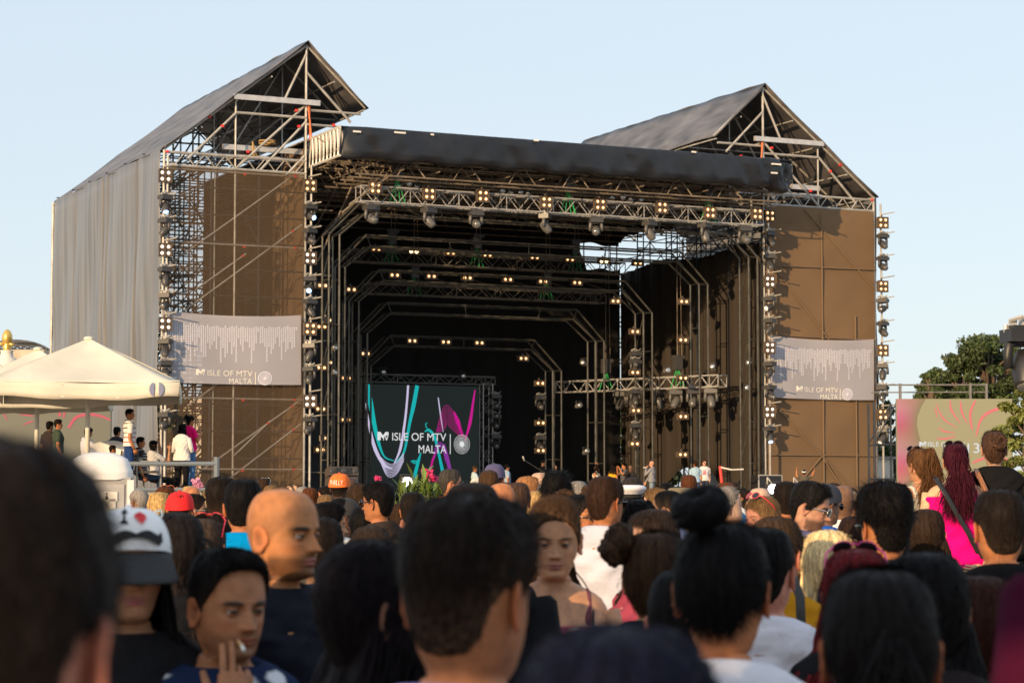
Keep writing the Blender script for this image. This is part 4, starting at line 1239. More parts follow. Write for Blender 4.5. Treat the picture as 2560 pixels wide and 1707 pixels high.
# ------------------------------------------------------------------ oleanders
def oleander(px, top, Y, wid, label, seed, n=420, flowers=(), base=0.0, lcol=(.11, .17, .028), leaf=.16):
    rr = np.random.default_rng(seed)
    p = at(px, top, Y); W = wid / FPX * Y / 2
    r = empty('oleander', (p.x, Y, base)); tag(r, label, 'flowering shrub', 'oleander shrubs')
    lb, sb, fb_ = MB(), MB(), MB()
    H = p.z - base
    for k in range(int(n / 14)):
        x = rr.uniform(-W, W); y = rr.uniform(-.35, .35); h = H * rr.uniform(.72, 1.0) * (1 - .25 * (abs(x) / W) ** 2)
        tipx = x + rr.uniform(-.12, .12)
        sb.tube([(x * .6, y, 0), (x, y, h * .6), (tipx, y, h)], [.018, .012, .006], 5)
        for q in range(14):
            u = rr.uniform(.45, 1.0); c = np.array([x + (tipx - x) * u, y, h * u])
            a = rr.uniform(0, 2 * PI); el = rr.uniform(.1, 1.2)
            d = np.array([math.cos(a) * math.cos(el), math.sin(a) * math.cos(el), math.sin(el)])
            s_ = np.cross(d, (0, 0, 1)); s_ /= max(np.linalg.norm(s_), 1e-6)
            L = leaf * rr.uniform(.7, 1.3)
            lb.add([c, c + d * L * .5 + s_ * L * .11, c + d * L - np.array([0, 0, L * .08]), c + d * L * .5 - s_ * L * .11], [(0, 1, 2, 3)], np.array(lcol) * rr.uniform(.55, 1.5))
    sb.build('stem', mat('green stem', (.10, .12, .04), .7), r)
    lb.build('foliage', mat('leaf', (.1, .15, .03), .45, attr=True), r)
    for (fx, fy, rad, pale) in flowers:
        c = at(fx, fy, Y)
        for q in range(34):
            d = rr.normal(size=3); d /= np.linalg.norm(d)
            o = np.array([c.x - p.x, -.05, c.z - base]) + d * rad * rr.uniform(.4, 1)
            for z in range(4):
                t_ = rr.normal(size=3) * .014; u_ = rr.normal(size=3) * .014
                fb_.add([o, o + t_, o + t_ + u_, o + u_], [(0, 1, 2, 3)], np.array((.75, .35, .5) if pale else (.72, .06, .22)) * rr.uniform(.7, 1.2))
    if flowers:
        fb_.build('flowers', mat('petal', (.7, .1, .3), .5, attr=True), r)
oleander(1062, 1187, 22, 210, 'bright green oleander shrub with a pink flower cluster in the middle of the crowd', 3, 2800, [(1072, 1188, .030, 0), (1086, 1196, .024, 0), (1064, 1182, .022, 0)], leaf=.19)
oleander(1180, 1203, 24, 60, 'narrow green oleander beside the man with slicked grey hair', 4, 240)
oleander(955, 1212, 26, 60, 'low oleander with a dim pink flower beside the short dark haired man', 5, 120, [(945, 1198, .025, 0)])
oleander(330, 1222, 44, 120, 'green shrub with pink flowers at the terrace foot by the portable toilet', 6, 500, [(358, 1234, .07, 0)], leaf=.22)
oleander(505, 1206, 30, 40, 'slim oleander with a pale pink flower head at the railing post', 7, 160, [(492, 1206, .05, 1), (500, 1212, .04, 1)])

# ------------------------------------------------------------------ lamp on a mast beside the picture edge
p = at(2560, 880, 30)
o = put(MHK, (p.x + .02, p.y, p.z + .42), 'big black moving head close by on a mast, beside the dark tree', 'moving head close by', 'moving head', head=(R(-20), R(10), 0), rz=R(10))
o.scale = (1.25,) * 3
r = empty('lamp_mast', (p.x + .75, 30.2, 0)); tag(r, 'silver mast with cross pipe carrying the black lamp close by', 'mast')
mb = MB(); mb.bar((p.x + .75, 30.2, 0), (p.x + .75, 30.2, p.z + 1.2), .06, 8); mb.build('pole', M_STEEL, r, local=False)
mb = MB(); zz = at(2512, 822, 30).z; mb.bar((at(2514, 822, 30).x, 30, zz), (p.x + .8, 30.1, zz + .02), .025, 8); mb.bar((at(2514, 822, 30).x, 30, zz - .05), (at(2514, 822, 30).x, 30, zz + .06), .03, 8); mb.build('cross_pipe', M_STEEL, r, local=False)
# red and white pole barrier near the presenter
r = empty('red_pole', F(22.4, -2.2, DECK)); tag(r, 'leaning red banner pole with white tape beside the presenter in grey', 'pole')
mb = MB(); mb.bar((0, 0, 0), (-.15, 0, 1.55), .06, 8); mb.build('pole', M_RED, r)
mb = MB(); mb.tube([(-.15, -.03, 1.5), (.3, -.03, 1.40), (.8, .2, 1.42)], .03, 5); mb.build('tape', M_LETTER, r)

# a small parasol added out of view, sunward, to shade the nearest crowd
parasol(0, 0, 0, 1, 2.5, 'small cream parasol added unseen behind the photographer to shade the crowd', -math.atan2(.514, .858), skirt=.22, base=0, where=(-3.0, -1.12, 3.8, 3.2))
# ------------------------------------------------------------------ people
M_SKIN = mat('skin', (.4, .25, .17), .54, attr=True, var=.20, scale=34, sss=.06, bump=.22, bscale=260, spec=.30)
M_HAIR = mat('hair', (.02, .015, .012), .5, attr=True, var=.38, scale=150, stretch=(1, 1, .10), bump=.22, bscale=320, spec=.045)
M_CLOTH = mat('cloth', (.5, .5, .5), .9, attr=True, var=.10, scale=5, bump=.9, bscale=12, spec=.06)
M_EYE = mat('eye', (.8, .8, .8), .15, attr=True)
M_SHADE = mat('dark glasses', (.012, .012, .014), .12, spec=.7)
M_FRAMEW = mat('silver wire', (.7, .68, .62), .25, .9)
M_FRAMER = mat('red frame', (.75, .03, .06), .3)
M_FRAMEP = mat('pink frame', (.85, .05, .30), .3)
ROWS = np.array([
    (0, -.008, 0, -.012, .003), (-.006, .030, -.006, -.052, .040), (-.020, .060, -.020, -.077, .058), (-.045, .080, -.045, -.093, .069),
    (-.075, .088, -.075, -.100, .0745), (-.098, .089, -.100, -.100, .0755), (-.117, .085, -.122, -.096, .0745), (-.135, .086, -.142, -.089, .072),
    (-.155, .087, -.160, -.081, .069), (-.175, .087, -.176, -.073, .0655), (-.193, .083, -.190, -.067, .061), (-.210, .082, -.202, -.063, .054),
    (-.222, .074, -.212, -.061, .049), (-.228, .055, -.222, -.061, .050), (-.233, .036, -.232, -.062, .053), (-.255, .022, -.246, -.065, .0555),
    (-.280, .020, -.262, -.070, .058), (-.305, .026, -.282, -.080, .072), (-.322, .042, -.302, -.092, .115), (-.345, .062, -.328, -.104, .160),
    (-.385, .085, -.375, -.115, .185), (-.44, .105, -.44, -.12, .178), (-.52, .112, -.52, -.115, .165), (-.64, .100, -.64, -.09, .148),
    (-.74, .100, -.74, -.095, .155), (-.84, .098, -.84, -.115, .170), (-.90, .085, -.90, -.11, .165), (-.95, .03, -.95, -.04, .06)], float)
ROWS[21:, 0] += .05; ROWS[21:, 2] += .05
ROWS[14:21] = [(-.232, .036, -.220, -.062, .056), (-.238, .028, -.226, -.067, .060), (-.250, .024, -.232, -.073, .064), (-.266, .030, -.240, -.083, .082),
               (-.284, .044, -.256, -.095, .122), (-.308, .064, -.282, -.107, .164), (-.350, .087, -.335, -.118, .187)]
ROWS_F = ROWS.copy()
ROWS_F[9:14, 4] *= .93; ROWS_F[10:13, 1] *= .97; ROWS_F[13:17, 4] *= .86; ROWS_F[17:24, 4] *= .90; ROWS_F[23, 4] *= .9; ROWS_F[21:23, 1] += .022
ROWS_F[14:18, 3] *= .92
def rows_at(RW, r):
    r = np.clip(np.asarray(r, float), 0, len(RW) - 1.0001)
    i = np.floor(r).astype(int); t = (r - i)[..., None]
    p0, p1, p2, p3 = RW[np.maximum(i - 1, 0)], RW[i], RW[np.minimum(i + 1, len(RW) - 1)], RW[np.minimum(i + 2, len(RW) - 1)]
    return .5 * (2 * p1 + (p2 - p0) * t + (2 * p0 - 5 * p1 + 4 * p2 - p3) * t ** 2 + (3 * p1 - p0 - 3 * p2 + p3) * t ** 3)
YC = -.012
def surf(RW, r, ph, off=0.0):
    """points of the head and trunk surface for row r and angle ph (0 = front)"""
    q = rows_at(RW, r)
    zf, yf, zb, yb, w = [q[..., k] for k in range(5)]
    s, c = np.sin(ph), np.cos(ph)
    w = np.maximum(w, .001) + off
    x = w * np.sign(s) * np.abs(s) ** .92
    y = np.where(c > 0, YC + (yf + off - YC) * np.abs(c) ** .84, YC - (YC - yb + off) * np.abs(c) ** .95)
    t = np.clip((y - yb) / np.maximum(yf - yb, 1e-4), -.1, 1.1)
    z = zb + (zf - zb) * t
    return np.stack(np.broadcast_arrays(x, y, z), -1)
def gau(x, m, s): return np.exp(-((x - m) / s) ** 2)
def face(P, c, amp=1.0, fem=False):
    x, z = P[..., 0], P[..., 2]
    front = np.clip(np.cos(c), 0, 1) ** .5
    d = np.zeros_like(x)
    t = np.clip((-.106 - z) / .048, 0, 1.25)
    nz = np.where(z < -.106, (.004 + (.020 if fem else .026) * np.clip(t, 0, 1) ** 1.25), 0) * np.where(z < -.1545, np.exp(-((z + .1545) / .0055) ** 2), 1)
    d += nz * np.exp(-(x / (.0075 + .0055 * np.clip(t, 0, 1))) ** 2) * (.9 if fem else 1.08)
    d += .0075 * (gau(x, .0125, .006) + gau(x, -.0125, .006)) * gau(z, -.1535, .0065)
    d += (.003 if fem else .0065) * (gau(x, .028, .02) + gau(x, -.028, .02)) * gau(z, -.1015, .008)
    d -= .0115 * (gau(x, .031, .0155) + gau(x, -.031, .0155)) * gau(z, -.1185, .0095)
    d += .0045 * (gau(x, .046, .018) + gau(x, -.046, .018)) * gau(z, -.143, .014)
    d += (.0072 if fem else .0072) * gau(x, 0, .019) * gau(z, -.1785, .0042) + (.0085 if fem else .0085) * gau(x, 0, .016) * gau(z, -.1885, .0048)
    d -= .004 * gau(x, 0, .022) * gau(z, -.1832, .0016)
    d -= .0035 * gau(x, 0, .016) * gau(z, -.198, .005)
    d += (.006 if fem else .010) * gau(x, 0, .020) * gau(z, -.213, .010)
    d -= .002 * gau(x, 0, .005) * gau(z, -.167, .006)
    return d * front * amp
def face_colour(P, c, base, fem, brow=(.03, .02, .015), stubble=0.0, lips=None):
    x, z = P[..., 0], P[..., 2]
    f = (np.cos(c) > .05).astype(float)
    C = np.broadcast_to(np.array(base, float), x.shape + (3,)).copy()
    def mixin(w, col):
        nonlocal C
        w = np.clip(w * f, 0, 1)[..., None]; C = C * (1 - w) + np.array(col) * w
    b = np.array(base)
    mixin(.45 * (gau(x, .045, .02) + gau(x, -.045, .02)) * gau(z, -.15, .018), b * [1.05, .80, .80])
    mixin(.3 * gau(x, 0, .012) * gau(z, -.152, .010), b * [1.05, .78, .76])
    if stubble:
        w = 1.3 * stubble * np.clip((-.160 - z - .25 * np.abs(x) * 0) / .02, 0, 1) * np.clip((.25 + z) / .02, 0, 1) + stubble * .9 * gau(x, 0, .026) * gau(z, -.170, .006)
        mixin(w, b * .32)
    lp = lips if lips is not None else b * [.92, .55, .55]
    mixin(1.1 * np.exp(-(x / .022) ** 4) * gau(z, -.1782 - .0000, .0034 * 1.0), lp)
    mixin(1.1 * np.exp(-(x / .019) ** 4) * gau(z, -.1880, .0042), lp)
    mixin(1.0 * np.exp(-(x / .021) ** 4) * gau(z, -.1832, .0013), np.array(lp) * .25)
    for s in (-1, 1):
        zz = -.1035 + .004 * np.cos((x * s - .034) * 70)
        mixin(1.25 * np.exp(-((x * s - .034) / .021) ** 4) * gau(z, zz, .0033 if fem else .0054), brow)
        mixin(.70 * gau(x * s, .031, .017) * gau(z, -.1185, .008), b * .50)  # shading of the eye sockets put into the skin colour
    return C
def rotm(yaw=0, pitch=0, roll=0):
    """yaw clockwise seen from above, pitch looks down, roll tips to the right"""
    return np.array((Matrix.Rotation(-yaw, 3, 'Z') @ Matrix.Rotation(-pitch, 3, 'X') @ Matrix.Rotation(roll, 3, 'Y')))
PIV = np.array((0, -.025, -.238))
SK = dict(tan=(.41, .165, .070), light=(.46, .23, .125), olive=(.31, .135, .066), brown=(.20, .105, .062), dark=(.075, .042, .03), pale=(.54, .34, .24), red=(.50, .22, .15))
HC = dict(black=(.006, .0055, .006), dark=(.012, .0085, .007), brown=(.034, .019, .011), mid=(.060, .033, .018), auburn=(.085, .030, .013), blond=(.42, .27, .11), platinum=(.72, .56, .30),
          grey=(.22, .20, .18), red=(.105, .010, .012), maroon=(.045, .008, .016), sandy=(.16, .092, .042), blue=(.004, .005, .014))

def hand(mb, wrist, dirv, palm_n, side, col, k=1.0, curl=.5, n=6, spread=.12, fingers=None):
    """palm, four fingers of unequal length and a thumb leaving the side of the palm"""
    w, d, nrm = Vector(wrist), Vector(dirv).normalized(), Vector(palm_n).normalized()
    ac = d.cross(nrm).normalized() * -side
    nrm = ac.cross(d).normalized() * (1 if ac.cross(d).dot(nrm) > 0 else -1)
    L = .088 * k
    mb.tube([w - d * .015, w + d * .01, w + d * L * .5, w + d * L * .92, w + d * L], [.024 * k, .026 * k, .040 * k, .040 * k, .03 * k], 10, col, flat=.42, up=tuple(nrm))
    for f in range(4):
        o = (f - 1.5) * .0185 * k
        ln = (.068, .078, .073, .056)[f] * k
        cu = curl if fingers is None else fingers[f]
        p = w + d * L * .93 + ac * o
        a = -spread * (1.5 - f) * .6
        dd = (d + ac * -a * -1 * (.6 if f < 1.5 else .6)).normalized() if spread else d
        pts = [p - d * .012]
        ang = 0
        for seg, fr in enumerate((.45, .31, .24)):
            ang += cu * (1.0, 1.15, .8)[seg]
            v = dd * math.cos(ang) + nrm * math.sin(ang)
            if seg == 0: pts.append(p)
            p = p + v * ln * fr; pts.append(p)
        r0 = .0088 * k
        mb.tube(pts, [r0, r0, r0 * .95, r0 * .88, r0 * .7], n, col)
    b = w + d * L * .22 - ac * .032 * k
    v1 = (d * .75 - ac * .75 + nrm * .25).normalized(); v2 = (d * .92 - ac * .25 + nrm * .35).normalized()
    mb.tube([b + ac * .012, b, b + v1 * .034 * k, b + v1 * .034 * k + v2 * .028 * k, b + v1 * .034 * k + v2 * .05 * k], [.013 * k, .0125 * k, .011 * k, .0098 * k, .0075 * k], n, col)

NP_ = [0]
LANDMARKS = []
PEOPLE = []
def person(X, Y, ztop, label, yaw=0, sex='m', k=1.0, lod='m', skin='tan', hair=('short', 'dark'), top=('tee', (.05, .05, .05)), legs=(.04, .05, .08),
           hyaw=0, pitch=0, roll=0, z0=0.0, arms=None, glasses=None, cap=None, stubble=0.0, group=None, lips=None, gaze=0, sit=False, ears=True, bodyk=1.0, stripes=None, arm_r=1.0,
           mouth=0, seed=None):
    NP_[0] += 1
    rr = np.random.default_rng(NP_[0] if seed is None else seed)
    fem = sex == 'f'
    RW = (ROWS_F if fem else ROWS).copy()
    if bodyk != 1.0:
        RW[17:, 4] *= bodyk; RW[18:, 1] *= (1 + (bodyk - 1) * .7); RW[18:, 3] *= (1 + (bodyk - 1) * .7)
    skc = np.array(SK[skin] if isinstance(skin, str) else skin) * rr.uniform(.93, 1.07)
    hst, hcol = hair[0], np.array(HC[hair[1]] if isinstance(hair[1], str) else hair[1])
    hop = hair[2] if len(hair) > 2 else {}
    H_ = (ztop - z0)
    if sit: feet = -1.32 * k
    else: feet = -H_
    RM = rotm(R(hyaw), R(pitch), R(roll))
    def HT(P): return (np.asarray(P, float) - PIV) @ RM.T + PIV
    def place(P): return np.asarray(P, float) * k + np.array((0, 0, H_))
    nphi, sh, sb_ = {'h': (80, 6, 2), 'm': (40, 3, 2), 'l': (18, 1, 1)}[lod]
    # ---- body
    u = np.arange(nphi) / nphi * 2 * PI - PI
    ph = u - (.45 if lod != 'l' else .2) * np.sin(u)
    rs = np.concatenate([np.arange(0, 17 * sh) / sh, 17 + np.arange(0, 10 * sb_ + 1) / sb_])
    rs[-1] = 26.99
    RR, PP = np.meshgrid(rs, ph, indexing='ij')
    P = surf(RW, RR, PP)
    C = np.broadcast_to(skc, P.shape).copy()
    if lod != 'l':
        hm = (RR < 14.0)
        C = np.where(hm[..., None], face_colour(P, PP, skc, fem, hcol * .9 if hair[1] not in ('platinum', 'blond') else (.12, .07, .03), stubble, lips), C)
        P[..., 1] += np.where(RR < 13.5, face(P, PP, 1.0, fem), 0)
        if hst == 'stubble':
            w = np.clip(hop.get('a', .5) * (1 - np.clip((rs_line(PP) - RR) / -1.0, 0, 1)), 0, 1)
            w = w * np.clip((RR - 2.2 * (np.cos(PP) > -.9)) / 3, .15, 1)
            C = C * (1 - w[..., None]) + skc * .35 * w[..., None]
    wt = np.clip((17.0 - RR) / 4.0, 0, 1); wt = wt * wt * (3 - 2 * wt)
    Q = HT(P); P2 = P * (1 - wt[..., None]) + Q * wt[..., None]
    mb = MB()
    mb.grid(place(P2), C.reshape(-1, 3), wrapx=True)
    if ears:
        ne = (16, 10) if lod == 'h' else ((10, 6) if lod == 'm' else (6, 4))
        for s in (-1, 1):
            e = MB(); e.ball((0, 0, 0), (.0085, .0185, .0315), *ne)
            V = e.v[0]
            V[:, 1] += .004 * np.cos(V[:, 2] * 60); V[:, 1] *= np.where(V[:, 2] < -.01, .72, 1.0)
            rad = np.sqrt((V[:, 1] / .0185) ** 2 + ((V[:, 2]) / .0315) ** 2)
            V[:, 0] += np.where(V[:, 0] > 0, -.0085 * gau(rad, .3, .3), 0) + .006 * np.clip(rad - .75, 0, 1) * 2
            V[:, 0] += -.48 * V[:, 1]
            V = V * [s * 1.15, 1.08, 1.08] + np.array((s * (.0805), -.014, -.127))
            mb.add(place(HT(V)), e.f if s > 0 else [f[::-1] for f in e.f], skc * [1.02, .86, .84] * np.where(rad < .42, .72, 1.0)[:, None])  # hollow of the ear painted darker as its shade
    sw = (.178 if not fem else .158) * bodyk
    arms = arms or {}
    AR = {}
    for s, key in ((-1, 'L'), (1, 'R')):
        d = arms.get(key)
        if d is None:
            j = rr.uniform(-.02, .02)
            d = [(s * sw, -.015, -.378), (s * (sw + .05), -.05 + j, -.66), (s * (sw + .02), .06 + j, -.90), (s * (sw + .01), .10, -.98)]
        AR[key] = [np.array(p, float) for p in d]; AR[key][0] = AR[key][0] + (0, 0, .046)
        a, b, c, e = AR[key]
        ar = arm_r * (.86 if fem else 1.0)
        pts = [a + (a - b) * .02, a, a * .6 + b * .4, a * .12 + b * .88, b, b * .75 + c * .25, b * .3 + c * .7, c]
        rad = np.array([.045, .054, .049, .040, .038, .042, .033, .026]) * ar
        if lod == 'l': pts, rad = [a, b, c], np.array([.052, .040, .028]) * ar
        mb.tube(place(pts), rad * k, 12 if lod == 'h' else (9 if lod == 'm' else 6), skc)
        if d is not None:
            dv = e - c
            pn = arms.get(key + 'n', (-s, 0.2, 0)) 
            hand(mb, place(c), dv, pn, s * (1 if key == 'R' else 1), skc, k, arms.get(key + 'c', .45), 6 if lod == 'h' else 4, fingers=arms.get(key + 'f'))
    # legs
    LEG = []
    for s in (-1, 1):
        hip = np.array((s * .09, -.01, -.90)) * k + (0, 0, H_)
        if sit:
            kn = hip + np.array((s * .05, .44, -.02)) * k; an = kn + np.array((0, .02, -.44)) * k; to = an + np.array((0, .15, -.04)) * k
        else:
            zb = 0.0
            kn = np.array((s * .10 * k, .01, zb + hip[2] * .52)); an = np.array((s * .10 * k, -.03, zb + .08)); to = np.array((s * .12 * k, .14 * k, zb + .03))
        LEG.append((hip, kn, an, to))
        mb.tube([hip, kn, an], np.array([.075, .05, .036]) * k, 8 if lod != 'l' else 5, skc)
        mb.tube([an + (0, -.05 * k, -.03), an + (0, .04, -.035), to], np.array([.035, .042, .03]) * k, 6, (.03, .03, .03))
    body = mb.build('person', M_SKIN, None, True)
    body.location = (X, Y, z0); body.rotation_euler = (0, 0, -R(yaw))
    tag(body, label, 'person', group)
    # ---- eyes
    if lod != 'l' and abs(((yaw + hyaw + 180) % 360) - 180) > 55:
        for s in (-1, 1):
            e = MB(); e.ball((0, 0, 0), .0122, 16, 12, rot=Matrix.Rotation(-PI / 2, 3, 'X'))
            V = e.v[0]
            g = np.array((math.sin(R(gaze)), math.cos(R(gaze)), 0)); dd = (V / .0122) @ g
            col = np.where((dd > .88)[:, None], np.array((.008, .006, .005)), np.where((dd > .70)[:, None], np.array((.028, .016, .009)), np.array((.36, .31, .28))))
            c = np.array((s * .031, .0720, -.1185))
            e2 = MB(); e2.add(place(HT(V + c)), e.f, col); e2.build('eye', M_EYE, body, True)
            # lids
            lid = MB()
            for lo, hi, shade in ((9, 88, .82), (-88, -17, .88)):
                G, CC = [], []
                for i in range(5):
                    el = R(lo + (hi - lo) * i / 4)
                    for j in range(11):
                        az = R(-80 + 16 * j)
                        el2 = el if lo < 0 else el - R(4) * abs(math.sin(az)) ** 2
                        G.append((.0137 * math.sin(az) * math.cos(el), .0137 * math.cos(az) * math.cos(el), .0137 * math.sin(el2)))
                        CC.append((.015, .01, .008) if (i == 0 and lo > 0) else skc * shade)
                G = np.array(G) + c
                lid.add(place(HT(G)), [(i * 11 + j, i * 11 + j + 1, (i + 1) * 11 + j + 1, (i + 1) * 11 + j) for i in range(4) for j in range(10)], np.array(CC))
            lid.build('eyelid', M_SKIN, body, True)
    # ---- shirt
    kind, tcol = top[0], np.array(top[1], float)
    tn = {'h': 56, 'm': 36, 'l': 16}[lod]
    phs = np.arange(tn) / tn * 2 * PI - PI
    r0 = {'tee': 16.8, 'shirt': 16.9, 'wide': 17.25, 'tank': 20.25, 'dress': 20.6, 'polo': 16.9, 'jacket': 16.9, 'long': 17.0, 'scoop': 17.9}[kind]
    step = .25 if lod != 'l' else .5
    if stripes: step = .12
    rq = np.concatenate([[r0, r0], np.arange(r0 + step * .5, 25.6, step), [25.6]])
    RR, PP = np.meshgrid(rq, phs, indexing='ij')
    if kind in ('wide', 'scoop'):
        RR = RR + .55 * np.cos(PP) * np.clip((20 - RR) / 2, 0, 1) * (1 if kind == 'scoop' else .3)
    ofs = np.full_like(RR, .013); ofs[0] = .001; ofs[1] = .008
    ofs = ofs + .018 * np.clip((RR - 20) / 3, 0, 1) * (1.6 if kind == 'jacket' else 1.0)
    P = surf(RW, RR, PP)
    nrm = P - np.stack([P[..., 0] * 0, np.full_like(P[..., 0], YC), P[..., 2]], -1)
    nrm /= np.maximum(np.linalg.norm(nrm, axis=-1, keepdims=True), 1e-5)
    nrm[..., 2] += np.clip((20.3 - RR) / 2.5, 0, 1) * 1.2
    wr = (.007 * np.sin(PP * 5 + RR * 2.3 + rr.uniform(0, 6)) + .006 * np.sin(PP * 9 - RR * 4.1 + 2) + .004 * np.sin(PP * 3 + RR * 7.3)) * np.clip((RR - 18.5) / 1.5, 0, 1)
    P = P + nrm * (ofs + wr)[..., None]
    def clothcol(z, shape):
        c = np.broadcast_to(tcol, shape + (3,)).copy()
        if stripes:
            for f in stripes(z): c = np.where(f[0][..., None], np.array(f[1]), c)
        return c
    CC = clothcol(P[..., 2], P.shape[:-1])
    if top[2:] and callable(top[2]): CC = top[2](P, CC, rr)
    mb = MB(); mb.grid(place(P), CC.reshape(-1, 3), wrapx=True)
    if kind in ('tee', 'shirt', 'polo', 'jacket', 'long', 'wide', 'scoop'):
        fl = {'tee': .66, 'polo': .7, 'wide': .18, 'scoop': .22}.get(kind, 1.9)
        for key in 'LR':
            a, b, c, e = AR[key]
            a0 = a + (a - b) * .06
            if fl <= 1:
                q = [a0, a, a + (b - a) * fl * .5, a + (b - a) * fl * .96, a + (b - a) * fl, a + (b - a) * fl * .985]
                rd = [.052, .068, .066, .062, .061, .045]
            else:
                q = [a0, a, a + (b - a) * .5, b, b + (c - b) * .45, b + (c - b) * .9, b + (c - b) * .93]
                rd = [.052, .068, .062, .052, .050, .040, .03]
            rd = np.array(rd) * arm_r * (.9 if fem else 1)
            q = np.array(q)
            if kind in ('wide', 'scoop'): rd = rd * np.array([1, .96, .94, .92, .9, .8])
            cc = clothcol(q[:, 2], (len(q),))
            mb.tube(place(q), rd * k, 14 if lod == 'h' else (10 if lod == 'm' else 6), cc, cap=False)
    if kind in ('tank', 'dress'):
        wd = .026 if kind == 'tank' else .010
        for s in (-1, 1):
            pts = []
            for q in np.linspace(0, 1, 12):
                a_ = R(s * (32 + 116 * q)); rrow = 20.5 - 2.35 * math.sin(q * PI) ** .6
                pts.append(surf(RW, rrow, a_)[...] + np.array((0, 0, .006 * math.sin(q * PI))))
            pts = np.array(pts); pts[:, 0] = s * np.abs(pts[:, 0]).clip(.085, .10)
            mb.tube(place(pts), wd * k, 8, tcol, flat=.35, up=(0, 0, 1))
    if kind in ('shirt', 'polo', 'jacket'):
        th = np.linspace(-PI, PI, 21)
        G = []
        for rr0, of in ((16.95, .010), (16.3, .008), (16.0, .010), (16.3, .018), (17.3, .02)):
            G.append(surf(RW, np.full(21, rr0), th, of))
        mb.grid(place(np.array(G)), tcol)
    mb.build('top', M_CLOTH, body, True)
    # ---- trousers
    mb = MB()
    lc = np.array(legs, float)
    rq = np.array([24.6, 24.6, 25.2, 25.8, 26.4, 26.9])
    RR, PP = np.meshgrid(rq, np.arange(14) / 14 * 2 * PI, indexing='ij')
    mb.grid(place(surf(RW, RR, PP, .012)), lc, wrapx=True)
    for hip, kn, an, to in LEG:
        mb.tube([hip + (0, 0, .03), hip + (kn - hip) * .3, kn, kn + (an - kn) * .6, an + (0, 0, .02)], np.array([.098, .09, .066, .058, .056]) * k, 10 if lod != 'l' else 6, lc)
    mb.build('trousers', M_CLOTH, body, True)
    # ---- hair
    if hst not in ('bald', 'stubble'):
        make_hair(body, RW, hst, hcol, hop, lod, HT, place, rr, fem, k)
    if cap: make_cap(body, RW, cap, HT, place, lod, k)
    if glasses: make_glasses(body, glasses, HT, place, k)
    body['px'] = 0
    del body['px']
    PEOPLE.append((X, Y, label))
    return dict(o=body, place=place, HT=HT, RW=RW, AR=AR, k=k, H=H_, skc=skc)

